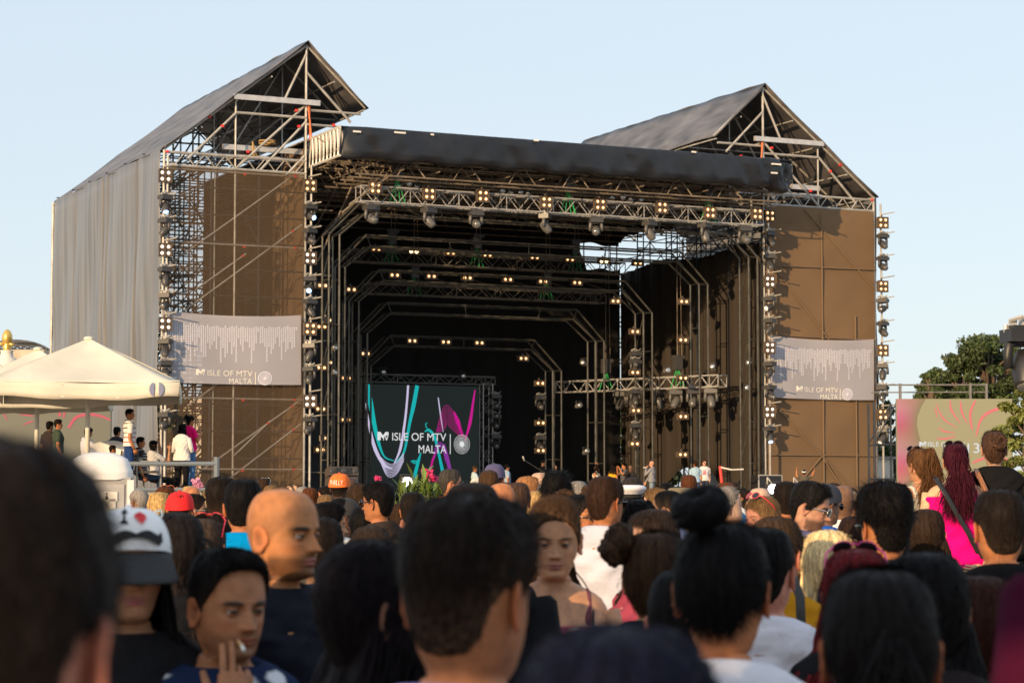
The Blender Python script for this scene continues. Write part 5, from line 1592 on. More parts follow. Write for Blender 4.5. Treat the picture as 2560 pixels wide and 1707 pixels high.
def rs_line(ph, kind='m'):
    d = np.abs(np.degrees((np.asarray(ph) + PI) % (2 * PI) - PI))
    if kind == 'f':
        return np.interp(d, [0, 25, 45, 62, 76, 88, 97, 112, 128, 150, 180], [3.0, 3.2, 3.9, 5.0, 6.3, 6.6, 5.4, 6.6, 9.0, 10.6, 11.0])
    return np.interp(d, [0, 25, 45, 58, 72, 84, 91, 99, 114, 130, 150, 180], [2.9, 2.95, 3.4, 4.3, 5.4, 6.7, 6.3, 4.9, 5.8, 8.6, 10.2, 10.6])
def make_hair(body, RW, st, hcol, op, lod, HT, place, rr, fem, k):
    longst = st in ('long', 'pony', 'bun', 'topbun', 'bob', 'messybun', 'lowbun')
    top = op.get('top', .028 if not longst else .016); side = op.get('side', .010 if not longst else .012); back = op.get('back', side)
    n_p, n_u = {'h': (84, 30), 'm': (44, 16), 'l': (22, 8)}[lod]
    ph = np.arange(n_p) / n_p * 2 * PI - PI
    uu = np.linspace(0, 1, n_u)
    top *= .62; side *= .6; back *= .6
    rl = rs_line(ph, 'f' if longst else 'm')
    if 'recede' in op: rl = np.where(np.cos(ph) > .2, rl - op['recede'], rl)
    if 'nape' in op: rl = np.where(np.cos(ph) < -.5, rl + op['nape'], rl)
    a1, a2 = rr.uniform(0, 6, 2)
    def thick(U, PH, RL):
        rrow = U * RL
        wt = np.clip(1.25 - rrow / 4.6, 0, 1); wt = wt * wt * (3 - 2 * wt)
        bk = np.clip(-np.cos(PH), 0, 1)
        sd = side * (1 - bk) + back * bk
        t = top * wt + sd * (1 - wt)
        if 'quiff' in op: t = t + op['quiff'] * np.clip(np.cos(PH), 0, 1) * np.exp(-((U - .72) / .3) ** 2)
        if 'crown_dip' in op: t = t - op['crown_dip'] * np.exp(-(rrow / 1.5) ** 2)
        cl = 1 + op.get('clump', .12) * .55 * (np.sin(PH * 11 + a1 + rrow * 1.3) * np.sin(rrow * 2.7 + a2 + PH * 2) + .6 * np.sin(PH * 23 + rrow * 3 + a2))
        edge = np.clip((1 - U) / .10, 0, 1) ** .5
        return np.maximum(t * cl * (.12 + .88 * edge) , .0015)
    def pt(U, PH):
        RL = np.interp((PH + PI) % (2 * PI) - PI, np.append(ph, PI), np.append(rl, rl[0]))
        B = surf(RW, U * RL, PH)
        n = B - np.array((0, -.012, -.095)); n /= np.maximum(np.linalg.norm(n, axis=-1, keepdims=True), 1e-6)
        return B, n, thick(U, PH, RL)
    UU, PH = np.meshgrid(uu, ph, indexing='ij')
    B, n, t = pt(UU, PH)
    P = B + n * t[..., None]
    if lod != 'l' : P = P + rr.normal(0, .0008, P.shape)
    tone = (1 + .35 * np.sin(PH * 17 + a1) * np.sin(PH * 5 + UU * 3 + a2))
    if op.get('fade'):       # cropped sides show the scalp
        f = np.clip((UU * 11 - 5.5) / 5.5, 0, 1) ** 1.4 * op['fade']
        C = hcol * tone[..., None] * (1 - f[..., None]) + np.array(op.get('scalp', (.060, .040, .029))) * f[..., None]
    else:
        C = hcol * tone[..., None]
    if 'tip' in op: C = C + (np.array(op['tip']) - C) * np.clip(1 - UU[..., None] * 2.2, 0, 1)
    mb = MB(); mb.grid(place(HT(P)), C.reshape(-1, 3), wrapx=True)
    # short strands standing off the shell
    ns = {'h': 6000, 'm': 1800, 'l': 320}[lod]
    if ns and not op.get('nostrand'):
        U = np.sqrt(rr.uniform(.0, .96, ns)); A = rr.uniform(-PI, PI, ns)
        B, n, t = pt(U, A); B2, _, _ = pt(np.minimum(U + .06, .995), A + rr.normal(0, .05, ns))
        d = B2 - B; d /= np.maximum(np.linalg.norm(d, axis=-1, keepdims=True), 1e-6)
        if st in ('pony', 'bun', 'topbun', 'messybun', 'lowbun'): d = d * np.where(np.cos(A) > -.1, -1, 1)[:, None]
        ln = op.get('strand', .016 if not longst else .05) * rr.uniform(.5, 1.3, (ns, 1)) * np.clip(t[:, None] / .012, .25, 1.2)
        lift = op.get('lift', .5 if not longst else .05)
        p0 = B + n * t[:, None] * .85
        p2 = p0 + d * ln + n * ln * lift + rr.normal(0, 1, p0.shape) * ln * (.06 if longst else .18)
        sd = np.cross(d, n); w = .0011 * {'h': 1, 'm': 1.6, 'l': 3.5}[lod]
        V = np.stack([p0 - sd * w, p0 + sd * w, p2], 1).reshape(-1, 3)
        cc = np.repeat(hcol * rr.uniform(.35, 1.9, (ns, 1)), 3, 0)
        if 'tip' in op: cc = cc + (np.array(op['tip']) - cc) * np.repeat(np.clip(1 - U[:, None] * 1.6, 0, 1), 3, 0)
        mb.add(place(HT(V)), [(3 * i, 3 * i + 1, 3 * i + 2) for i in range(ns)], cc)
    zmid = (RW[:, 0] + RW[:, 2]) / 2
    def push(p, m):
        """keep a lock outside the neck and shoulders"""
        i = np.interp(-p[2], -zmid, np.arange(len(zmid)))
        q = rows_at(RW, np.array(i)); w, yf, yb = q[4] + m, q[1] + m, q[3] - m
        dx, dy = p[0], p[1] - YC
        ry = (yf - YC) if dy > 0 else (YC - yb)
        e = math.sqrt((dx / max(w, .02)) ** 2 + (dy / max(ry, .02)) ** 2)
        if e < 1: p = np.array((dx / max(e, .2), YC + dy / max(e, .2), p[2]))
        return p
    def lock(pts, w, tone_):
        pts = np.array(pts); m = len(pts)
        rad = w * np.interp(np.linspace(0, 1, m), [0, .2, .8, 1], [.8, 1, .75, .12])
        mb.tube(place(pts), rad * k, 5 if lod != 'l' else 4, hcol * tone_, cap=False, flat=.5)
    L = op.get('len', .30)
    nl = {'h': 400, 'm': 110, 'l': 34}[lod]
    if st in ('long', 'bob'):
        lo, hi = op.get('arc', (62, 298))
        for q in range(nl):
            a = R(lo + (hi - lo) * (q + rr.uniform(0, 1)) / nl)
            a = (a + PI) % (2 * PI) - PI
            pts = []
            for U in (rr.uniform(.1, .6), .75, .98):
                B, n, t = pt(np.array(U), np.array(a)); pts.append(HT(B + n * (t * rr.uniform(.8, 1.1)))) 
            p = pts[-1].copy(); z_end = -.19 - L * rr.uniform(.82, 1.08)
            if st == 'bob': z_end = -.21 - L * rr.uniform(.7, 1.05)
            ns_ = max(3, int((p[2] - z_end) / .035))
            out = op.get('flare', .10); wv = op.get('wave', .006); f0 = rr.uniform(0, 6)
            sway = np.array(op.get('sway', (0, 0, 0)), float)
            for j in range(ns_):
                f = (j + 1) / ns_
                p = p + np.array((p[0] * out * .25 + wv * math.sin(f0 + j * 1.1), -.002 + wv * .5 * math.cos(f0 + j), (z_end - pts[2][2]) / ns_)) + sway / ns_ * f * 2
                if st == 'bob' and f > .7: p = p * [.97, .98, 1]
                p = push(p, .010 + .010 * rr.uniform()); pts.append(p.copy())
            lock(pts, op.get('w', .0105) * {'h': .38, 'm': .75, 'l': 1}[lod] * rr.uniform(.6, 1.35), rr.uniform(.6, 1.5))
    if st == 'pony':
        T = HT(np.array(op.get('tie', (0, -.118, -.085))))
        wv = op.get('wave', .006)
        for q in range(int(nl * (1.6 if lod == 'h' else .8))):
            o = rr.normal(0, .011, 3); p = T + o; pts = [p - np.array((0, -.015, 0)), p + np.array((0, -.025, .008))]
            p = pts[-1].copy(); f0 = rr.uniform(0, 6)
            ns_ = max(4, int(L / .035)); ll = L * rr.uniform(.75, 1.1)
            dx = rr.normal(0, .006)
            for j in range(ns_):
                p = p + np.array((dx + wv * math.sin(f0 + j), -.008 * (1 - j / ns_ * 1.8), -ll / ns_)); p = push(p, .02 + .01 * rr.uniform()); pts.append(p.copy())
            lock(pts, op.get('w', .010) * {'h': .30, 'm': .75, 'l': 1}[lod] * rr.uniform(.7, 1.4), rr.uniform(.6, 1.5))
        mb.tube(place(np.array([T + (-.018, -.01, 0), T + (0, -.03, 0), T + (.018, -.01, 0)])), .012 * k, 6, np.array(op.get('tiecol', (.02, .02, .02))))
    if st in ('bun', 'topbun', 'messybun', 'lowbun'):
        T = HT(np.array(op.get('at', (0, -.105, -.03)))); Rr = op.get('R', .042); r2 = op.get('r', .024)
        axis = (T - HT(np.array((0, -.012, -.095)))); axis /= np.linalg.norm(axis)
        axis = np.array(op.get('axis', axis)); axis = axis / np.linalg.norm(axis)
        a = np.cross(axis, (1, 0, .1)); a /= np.linalg.norm(a); b = np.cross(axis, a)
        for q in range({'h': 26, 'm': 14, 'l': 8}[lod]):
            pts = []
            f0 = q * 2 * PI / 13 + rr.uniform(-.2, .2); tw = op.get('twist', 2)
            for j in range(29 if lod == 'h' else 17):
                f = j / (28 if lod == 'h' else 16) * 2 * PI * 1.02
                rad = Rr + r2 * .62 * math.cos(f0 + f * tw); h = r2 * .75 * math.sin(f0 + f * tw)
                jit = rr.normal(0, op.get('mess', .0015), 3)
                pts.append(T + a * rad * math.cos(f) + b * rad * math.sin(f) + axis * (h + r2 * .6) + jit)
            mb.tube(place(pts), r2 * .40 * k, 6, hcol * rr.uniform(.6, 1.6), cap=False)
        mb.ball(place(T + axis * r2 * .3), (Rr * .9 * k,) * 3 if st != 'topbun' else (Rr * .5 * k,) * 3, 10, 8, hcol * .7)
        for q in range(op.get('wisps', 10 if lod != 'l' else 0)):
            p = T + rr.normal(0, .02, 3); d = rr.normal(0, 1, 3); d[2] -= .4; d /= np.linalg.norm(d)
            mb.tube(place([p, p + d * .02, p + d * .03 + (0, 0, -.012)]), .0005 * k, 3, hcol, cap=False)
    for q in range(op.get('fly', 0) + {'h': 45, 'm': 8, 'l': 0}[lod]):
        a_ = rr.uniform(-PI, PI); B, n, t = pt(np.array(rr.uniform(.3, 1.0)), np.array(a_)); p = HT(B + n * t)
        d = n + rr.normal(0, .7, 3); d /= np.linalg.norm(d)
        mb.tube(place([p, p + d * .016 + (0, 0, -.003), p + d * .024 + (0, 0, -.014)]), .00055 * k, 3, hcol, cap=False)
    mb.build('hair', M_HAIR, body, True)

M_CAPC = mat('cap cloth', (.5, .5, .5), .8, attr=True, bump=.2, bscale=60)
def make_cap(body, RW, cap, HT, place, lod, k):
    col = np.array(cap['col']); back = cap.get('back', False)
    visc = np.array(cap.get('visor', col))
    A = PI if back else 0.0
    n = 40 if lod == 'h' else 24
    ph = np.arange(n) / n * 2 * PI - PI
    uu = np.linspace(0, 1, 12)
    UU, PH = np.meshgrid(uu, ph, indexing='ij')
    rim = cap.get('rim', 4.7) + .6 * (1 - np.cos(PH)) / 2 + (.5 if cap.get('low') else 0)
    P = surf(RW, UU * rim, PH)
    nn = P - np.array((0, -.012, -.10)); nn /= np.linalg.norm(nn, axis=-1, keepdims=True)
    hgt = cap.get('h', .016)
    P = P + nn * (hgt + .010 * np.cos(PH - A)[..., None] * (UU[..., None] * (1 - UU[..., None]) * 4) + .002 * np.sin(PH * 6)[..., None] * .6)
    mb = MB(); mb.grid(place(HT(P)), col if cap.get('panel') is None else np.where((np.cos(PH - A) > .25)[..., None], np.array(cap['panel']), col).reshape(-1, 3), wrapx=True)
    mb.ball(place(HT(np.array((0, -.012, hgt + .004)))), .007 * k, 8, 5, col)
    o = mb.build('cap', M_CAPC, body, True)
    if not cap.get('novisor'):
        V = MB(); G = []
        vw = R(cap.get('vw', 58))
        for i in range(7):
            u = i / 6; row = []
            for j in range(17):
                a = A + vw * (j / 8 - 1)
                b = surf(RW, np.array(cap.get('rim', 4.7) + .05), np.array(a), hgt)
                L = cap.get('len', .075) * u * (math.cos((a - A) / vw * PI / 2) ** .6 if abs(a - A) < vw else 0)
                row.append(b + np.array((math.sin(a) * L * .35, math.cos(A) * L, -.012 * u - .03 * u * ((a - A) / vw) ** 2 - cap.get('tilt', .2) * L)))
            G.append(row)
        V.grid(place(HT(np.array(G))), visc, thick=(0, 0, -.004 * k)); V.build('visor', M_CAPC, o, True)
    return o
def cap_surface(p, cap, A, off):
    RW, hgt = p['RW'], cap.get('h', .016)
    def fn(x, y, o=0.0):
        """x right of centre in metres, y row"""
        a = A + x / .085
        P = surf(RW, np.array(y), np.array(a)); nn = P - np.array((0, -.012, -.10)); nn /= np.linalg.norm(nn)
        u = y / 4.9
        P = P + nn * (hgt + .010 * math.cos(a - A) * (u * (1 - u) * 4) + off)
        return p['place'](p['HT'](P))
    return fn
def make_glasses(body, g, HT, place, k):
    m = {'dark': M_SHADE, 'red': M_FRAMER, 'pink': M_FRAMEP, 'wire': M_FRAMEW, 'orange': M_ORANGE}[g.get('frame', 'dark')]
    up = g.get('up', False)
    dz, dy, tilt = (.082, -.022, R(-38)) if up else (0, 0, 0)
    T = np.array(Matrix.Rotation(-tilt, 3, 'X'))
    def q(p): return place(HT((np.array(p, float) - (0, .02, -.115)) @ T.T + (0, .02, -.115) + np.array((0, dy, dz))))
    mb, lb = MB(), MB()
    for s in (-1, 1):
        e = MB(); e.ball((0, 0, 0), (.026, .004, .021), 14, 6); V = e.v[0].copy()
        V[:, 1] -= V[:, 0] * s * .22
        lb.add(q(V + np.array((s * .033, .101, -.119))), e.f)
        e = MB(); e.ring((0, 0, 0), .0245, .0022, 'y', 18, 4); V = e.v[0].copy(); V[:, 2] *= .84; V[:, 1] -= V[:, 0] * s * .22
        mb.add(q(V + np.array((s * .033, .1025, -.119))), e.f)
        pts = q([(s * .057, .094, -.113), (s * .075, .07, -.112), (s * .081, .0, -.113), (s * .082, -.025, -.122)])
        mb.tube(pts, .0028 * k, 5)
    mb.tube(q([(-.011, .105, -.113), (0, .109, -.110), (.011, .105, -.113)]), .0022 * k, 5)
    o = mb.build('sunglasses', m, body, True)
    lb.build('lens', M_SHADE, o, True)

def P_(px, ytop, Y, label, **kw):
    """person whose hair top is at photo pixel px, ytop at forward distance Y"""
    p = at(px, ytop, Y)
    th = kw.pop('th', .02) * kw.get('k', 1.0)
    z0 = kw.pop('z0', 0.0)
    return person(p.x, Y, p.z - th, label, z0=z0, **kw)
# ------------------------------------------------------------------ the people nearest the camera
TE = lambda c: ('tee', c)
BLK, WHT, NAVY = (.012, .012, .014), (.78, .77, .76), (.012, .016, .035)
fade = lambda **k: dict(dict(top=.026, side=.005, fade=.8, strand=.012), **k)
P_(-35, 1050, 1.42, 'very close blurred dark haired head with a reddish ear, cut off by the picture edge', yaw=6, lod='h', skin='red', th=.03, hair=('short', 'dark', dict(top=.03, side=.012, fade=.35, clump=.22)), top=TE((.05, .01, .012)), bodyk=.95)
P_(1168, 1213, 2.95, 'close man from behind with faded dark hair, sunlit neck and lilac collar', yaw=22, hyaw=8, lod='h', skin='tan', th=.032, hair=('short', 'dark', dict(top=.034, side=.004, fade=.85, scalp=(.12, .068, .040), quiff=.012, clump=.2, strand=.02, nape=-.6)), top=TE((.22, .20, .50)))
P_(1545, 1532, 1.85, 'closest low black haired head with a blue sheen at the bottom edge', yaw=5, sex='f', lod='h', th=.022, k=1.02, hair=('long', 'blue', dict(top=.022, side=.02, len=.3, fly=30, clump=.22)), top=TE(BLK))
bunw = P_(1806, 1298, 4.0, 'woman from behind with a big black top bun, necklace and white top', yaw=14, hyaw=6, sex='f', lod='h', skin='tan', th=.016, hair=('topbun', 'black', dict(at=(-.022, -.062, .022), axis=(-.20, -.42, .9), R=.028, r=.027, twist=1, mess=.0012, top=.016, side=.014, back=.022, clump=.3, fly=24, nape=-2.6)), top=('wide', (.72, .72, .78)), arm_r=.9)
P_(2195, 1412, 3.3, 'close woman from behind with a dark clipped ponytail', yaw=3, sex='f', lod='h', th=.015, hair=('pony', (.010, .0085, .0085), dict(tie=(0, -.125, -.115), len=.42, top=.016, side=.014, back=.018, w=.013, wave=.01, fly=26, clump=.2, tiecol=(.25, .24, .25))), top=TE(BLK), skin='tan')
P_(2308, 1363, 4.5, 'woman with long loose black hair behind the dark ponytail', yaw=-12, sex='f', lod='h', th=.022, hair=('long', 'black', dict(len=.34, wave=.012, flare=.12, fly=20, arc=(55, 305))), top=TE((.02, .015, .016)), skin='light')
P_(2445, 1428, 5.2, 'woman with a reddish brown bob beside the maroon sleeve', yaw=-5, sex='f', lod='h', th=.022, hair=('bob', (.030, .011, .008), dict(len=.10, top=.022, side=.02, w=.014, clump=.1)), top=TE(BLK), skin='light')
P_(3000, 745, 2.6, 'tall person at the picture edge, only a maroon sleeve showing', yaw=0, lod='h', th=.02, hair=('short', 'dark', fade()), top=TE((.045, .004, .018)))
P_(938, 1336, 3.6, 'woman with long straight black hair blowing toward the smoking man', yaw=62, sex='f', lod='h', skin='brown', th=.02, k=.93, hair=('long', (.007, .005, .006), dict(len=.42, arc=(28, 300), top=.020, side=.016, sway=(-.02, -.20, 0), wave=.008, fly=30, w=.012)), top=('tank', (.22, .20, .18)), glasses=dict(frame='dark'))
# man smoking
sm = P_(567, 1360, 4.85, 'dark haired man in navy and white print smoking a cigarette', yaw=152, hyaw=-8, pitch=3, lod='h', skin='olive', k=.98, th=.022, stubble=.4, gaze=10, hair=('short', 'black', dict(top=.026, side=.008, fade=.45, quiff=.006, strand=.014, recede=.45)),
        top=('tee', (.012, .022, .06), lambda P, C, r: np.where((((np.sin(P[..., 0] * 46 + P[..., 2] * 34) * np.sin(P[..., 2] * 40 - P[..., 0] * 30)) > .35) & (P[..., 2] < -.262))[..., None], np.array((.6, .62, .66)), C)),
        arms=dict(R=[(.178, -.01, -.378), (.19, .20, -.58), (.050, .182, -.335), (.036, .162, -.235)], Rn=(-.1, -1, -.1), Rf=[.12, .14, .9, 1.05]))
k_ = sm['k']
def on(p, q): 
    v = p['place'](np.array(q)); o = p['o']; a = o.rotation_euler.z
    return Vector((o.location.x + v[0] * math.cos(a) - v[1] * math.sin(a), o.location.y + v[0] * math.sin(a) + v[1] * math.cos(a), o.location.z + v[2]))
cg = empty('cigarette', on(sm, (.022, .105, -.190))); tag(cg, 'lit cigarette between the smoking man\'s fingers', 'cigarette')
a, b, c = [on(sm, q) - Vector(cg.location) for q in ((.010, .100, -.186), (.020, .150, -.194), (.028, .186, -.203))]
mb = MB(); mb.bar(b, c, .0042, 8); mb.build('paper', M_LETTER, cg, True)
mb = MB(); mb.bar(a, b, .0042, 8); mb.build('filter', mat('filter', (.6, .35, .15), .7), cg, True)
mb = MB(); mb.ball(c, .0045, 8, 6); mb.build('ash', mat('ash', (.25, .24, .23), .9), cg, True)
# bald man
P_(712, 1219, 5.5, 'bald man in a black T-shirt looking sideways, face lit orange by the sun', yaw=120, hyaw=2, lod='h', skin=(.47, .195, .075), th=.002, k=.985, stubble=.8, gaze=-8, hair=('stubble', 'black', dict(a=.55)), top=TE((.012, .013, .020)), lips=(.46, .15, .13), bodyk=1.02)
# woman in the white cap
capd = dict(col=(.86, .86, .86), visor=(.012, .012, .014), len=.10, h=.020, tilt=.55, vw=68, rim=4.1)
cg_ = P_(322, 1261, 4.85, 'woman in a white cap with a red heart and black moustache print, black visor', yaw=168, hyaw=-6, pitch=-3, sex='f', lod='h', skin='light', th=.03, lips=(.42, .13, .15), hair=('long', 'black', dict(len=.45, arc=(58, 302), top=.010, side=.012, w=.012)), top=TE(BLK), cap=capd)
fn = cap_surface(cg_, capd, 0.0, .0035)
mb = MB()
th = np.linspace(0, 2 * PI, 32)
heart = lambda q, s: ((16 * math.sin(q) ** 3) / 16 * s, (13 * math.cos(q) - 5 * math.cos(2 * q) - 2 * math.cos(3 * q) - math.cos(4 * q)) / 16 * s)
def capflat(pts, m, name):
    """pts in metres: x to the viewer's right, y down from the crown rim"""
    mb = MB(); V = [tuple(fn(-x, 4.35 - y * 36)) for x, y in pts]
    c_ = tuple(fn(-np.mean([p[0] for p in pts]), 4.75 - np.mean([p[1] for p in pts]) * 52))
    n = len(V); mb.add(V + [c_], [(i, (i + 1) % n, n) for i in range(n)])
    mb.build(name, m, cg_['o'])
M_HEART = mat('red print', (.65, .03, .04), .7); M_INK = mat('black print', (.012, .012, .014), .8)
capflat([(.012 + x, .058 + y) for x, y in (heart(q, .013) for q in th)], M_HEART, 'heart_print')
for r_ in ([(-.030, .071), (-.014, .071), (-.014, .068), (-.030, .068)], [(-.0245, .069), (-.0195, .069), (-.0195, .049), (-.0245, .049)], [(-.030, .049), (-.014, .049), (-.014, .046), (-.030, .046)]):
    capflat(r_, M_INK, 'letter_print')
for sg in (-1, 1):
    us = np.linspace(0, 1, 14)
    up = [(sg * u * .056, .030 + .010 * math.sin(min(1, u * 1.6) * PI * .62) - .016 * u ** 1.5 + .010 * max(0, u - .8) * 5) for u in us]
    dn = [(sg * u * .056, .030 - .006 + .002 * math.sin(u * PI) - .018 * u ** 1.3 + .013 * max(0, u - .8) * 5) for u in us]
    mb = MB(); mb.grid(np.array([[fn(-x, 4.35 - y * 36) for x, y in up], [fn(-x, 4.35 - y * 36) for x, y in dn]])); mb.build('moustache_print', M_INK, cg_['o'])
# woman facing the camera with a phone
P_(1180, 1204, 6.38, 'unseen dark haired man added behind the lilac collar to shade the frowning woman', yaw=0, th=.02, skin='tan', hair=('short', 'dark', {}), top=TE(BLK))  # figure added out of view to keep sun off the frowning woman's face
wf = P_(1386, 1241, 6.8, 'frowning woman facing the camera in a floral strap top, holding a phone', yaw=176, pitch=5, sex='f', lod='h', skin='light', th=.018, hyaw=3, lips=(.42, .13, .13), gaze=6, hair=('pony', 'mid', dict(top=.020, side=.010, back=.012, tie=(0, -.118, -.10), len=.30, fly=22, w=.010, tiecol=(.3, .2, .1))),
        top=('dress', (.16, .05, .07), lambda P, C, r: np.clip(np.where((np.sin(P[..., 0] * 260 + P[..., 2] * 90) * np.sin(P[..., 2] * 240 - P[..., 1] * 120) > .2)[..., None], np.array((.50, .07, .12)), np.where((np.sin(P[..., 0] * 190 - P[..., 2] * 160) > .6)[..., None], np.array((.45, .42, .30)), C)), 0, 1)),
        arms=dict(L=[(-.158, -.01, -.385), (-.225, .02, -.63), (-.085, .235, -.505), (-.02, .275, -.45)], Ln=(.3, -.7, .5), Lc=.55))
r = empty('phone', on(wf, (-.035, .285, -.435))); r.rotation_euler = (R(-35), 0, wf['o'].rotation_euler.z + R(20)); tag(r, 'black phone in the hand of the frowning woman', 'phone')
mb = MB(); mb.box((0, 0, 0), (.062, .008, .12)); mb.build('case', M_BLACK, r); mb = MB(); mb.box((0, -.005, .003), (.056, .002, .10)); mb.build('display', M_SHADE, r)
sb = empty('shoulder_bag', on(wf, (-.10, 0, -.32))); tag(sb, 'dark bag strap over the bare shoulder of the frowning woman', 'bag')
pts = [on(wf, q) - Vector(sb.location) for q in ((-.115, -.125, -.40), (-.118, -.08, -.325), (-.118, -.01, -.312), (-.113, .07, -.345), (-.105, .125, -.43), (-.09, .145, -.55), (-.06, .16, -.80))]
mb = MB(); mb.tube(pts, .014, 8, flat=.25, up=(1, 0, 0)); mb.build('strap', mat('navy strap', (.012, .014, .03), .6), sb, True)
mb = MB(); mb.box(pts[-1] + Vector((0, 0, -.12)), (.26, .09, .22), taper=.9); mb.build('pouch', mat('navy strap', ()), sb)
# necklace on the bun woman
nk = empty('necklace', on(bunw, (0, -.07, -.29))); tag(nk, 'thin silver chain on the neck of the woman with the big bun', 'necklace')
mb = MB()
th_ = np.linspace(-PI, PI, 41)
S = surf(bunw['RW'], np.full(41, 16.9), th_, .004)
ptsN = [on(bunw, q) - Vector(nk.location) for q in S]
mb.tube(ptsN, .0013, 5); mb.build('chain', M_FRAMEW, nk, True)
mb = MB()
for q in np.linspace(-.45, .25, 12):
    c_ = on(bunw, surf(bunw['RW'], np.array(16.95), np.array(PI + q), .006)) - Vector(nk.location); mb.ball(c_, .0042, 8, 6)
mb.build('bead', M_FRAMEW, nk, True)
eb = empty('tote_bag', on(bunw, (.10, 0, -.32))); tag(eb, 'olive bag strap over the white shoulder of the woman with the big bun', 'bag')
pts = [on(bunw, q) - Vector(eb.location) for q in ((.108, -.15, -.75), (.108, -.148, -.50), (.108, -.14, -.40), (.108, -.10, -.345), (.108, -.02, -.318), (.105, .06, -.345), (.105, .13, -.45), (.105, .15, -.75))]
mb = MB(); mb.tube(pts, .021, 8, flat=.2, up=(1, 0, 0)); mb.build('strap', mat('olive strap', (.15, .13, .075), .7), eb, True)
mb = MB(); mb.box(on(bunw, (.16, 0, -.95)) - Vector(eb.location), (.12, .32, .30)); mb.build('pouch', mat('olive strap', ()), eb)
# second row
P_(432, 1272, 6.3, 'woman with long straight black hair and a pale blue bow, in a black top', yaw=-35, sex='f', lod='h', th=.018, skin='light', hair=('long', (.014, .011, .011), dict(len=.36, arc=(45, 300))), top=TE(BLK), arms=dict(R=[(.16, -.02, -.378), (.25, -.05, -.63), (.10, .18, -.66), (.02, .24, -.66)]))
bw = empty('hair_bow', at(380, 1288, 6.2)); tag(bw, 'small pale blue bow in straight black hair', 'bow')
mb = MB()
for s in (-1, 1): mb.tube([(0, 0, 0), (s * .012, 0, .012), (s * .026, 0, .014), (s * .03, 0, 0), (s * .02, 0, -.012), (0, 0, 0)], .006, 6, flat=.5)
mb.ball((0, 0, 0), .007, 8, 6); mb.build('ribbon', mat('pale blue ribbon', (.35, .5, .62), .5), bw, True)
P_(610, 1193, 10.0, 'man from behind with cropped dark hair in a bright blue T-shirt', yaw=8, lod='h', skin='tan', th=.022, hair=('short', 'black', fade(top=.024, side=.010, fade=.3)), top=TE((.0, .24, .58)), bodyk=1.05)
P_(557, 1188, 12.2, 'man with a curly dark crop half hidden behind the bright blue T-shirt', yaw=30, skin='tan', th=.03, hair=('short', 'dark', fade(top=.034, clump=.35)), top=('tee', (.55, .02, .06)), bodyk=.95)
P_(512, 1288, 8.8, 'brown haired woman with a low bun and red sunglasses on her head', yaw=10, sex='f', lod='h', th=.02, skin='light', hair=('lowbun', (.05, .034, .026), dict(at=(.01, -.115, -.115), R=.030, r=.022, mess=.004)), glasses=dict(frame='red', up=True), top=TE((.05, .03, .03)))
P_(556, 1283, 10.5, 'dark curly head between the low bun and the bright blue shirt', yaw=0, th=.03, hair=('short', 'black', dict(top=.035, side=.03, clump=.4)), top=TE((.35, .02, .04)))
P_(487, 1284, 15.0, 'small golden ponytail head under the red cap', yaw=20, sex='f', th=.015, k=.95, skin='light', hair=('pony', 'blond', dict(len=.2)), top=TE((.4, .3, .3)))
capr = dict(col=(.72, .008, .010), h=.024, back=True)
P_(450, 1226, 15.5, 'person in a bright red baseball cap', yaw=0, th=.03, skin='light', hair=('short', 'brown', fade()), top=TE((.5, .45, .42)), cap=dict(capr, back=False))
P_(486, 1232, 17.0, 'man in profile with thin wire glasses beside the red cap', yaw=75, th=.02, skin='light', hair=('short', 'dark', fade()), top=TE((.5, .5, .52)), glasses=dict(frame='wire'))
P_(414, 1214, 19.0, 'curly ginger brown head with orange sunglasses pushed up', yaw=8, th=.025, skin='light', hair=('short', 'auburn', dict(top=.03, side=.022, clump=.4)), top=TE((.15, .12, .1)), glasses=dict(frame='orange', up=True))
P_(475, 1212, 24, 'blond woman below the pale pink oleander flowers', yaw=0, sex='f', skin='light', hair=('long', 'blond', dict(len=.25)), top=TE((.3, .3, .3)))
P_(526, 1216, 26, 'sandy haired woman behind the curly dark crop', yaw=0, sex='f', skin='light', hair=('long', 'sandy', dict(len=.2)), top=TE((.5, .5, .5)))
P_(660, 1196, 27, 'grey brown head with pushed up glasses behind the bald man', yaw=12, skin='light', hair=('short', 'brown', {}), glasses=dict(frame='wire', up=True), top=TE((.2, .2, .22)))
P_(678, 1210, 24, 'golden haired head just above the bald man', yaw=0, sex='f', skin='light', hair=('bob', 'sandy', dict(len=.08)), top=TE((.4, .3, .2)))
P_(822, 1251, 12.4, 'dark haired man in profile wearing a dark red T-shirt', yaw=68, lod='h', skin='light', th=.025, hair=('short', 'black', dict(top=.03, side=.014)), top=TE((.33, .008, .02)))
P_(800, 1290, 8.2, 'dark haired head in a navy polo shirt right behind the bald man', yaw=-10, sex='m', th=.02, skin='brown', hair=('short', 'dark', dict(top=.028, side=.02, clump=.3)), top=('polo', (.010, .016, .038)), bodyk=1.0)
P_(858, 1243, 14.5, 'man in glasses and dark cap with a white shirt and bag strap', yaw=60, th=.02, skin='brown', hair=('short', 'black', fade()), top=('shirt', WHT), glasses=dict(frame='dark'), cap=dict(col=(.03, .028, .028), back=False))
capo = dict(col=(.85, .16, .02), h=.026, back=True)
oc = P_(849, 1182, 21.5, 'man in an orange baseball cap worn backwards', yaw=10, lod='h', th=.03, k=1.02, skin='dark', hair=('short', 'black', fade(top=.006, side=.003)), top=('shirt', (.03, .03, .03)), cap=dict(col=(.85, .16, .02), h=.026, novisor=True))
fno = cap_surface(oc, capo, PI, .006)
o = letter_strip('PHILLY', -.052, 4.55, 1.15, .052, lambda x, y, off: Vector(fno(-x, y)), 0, 'cap_lettering', M_LETTER, oc['o']); o.location = (0, 0, 0)
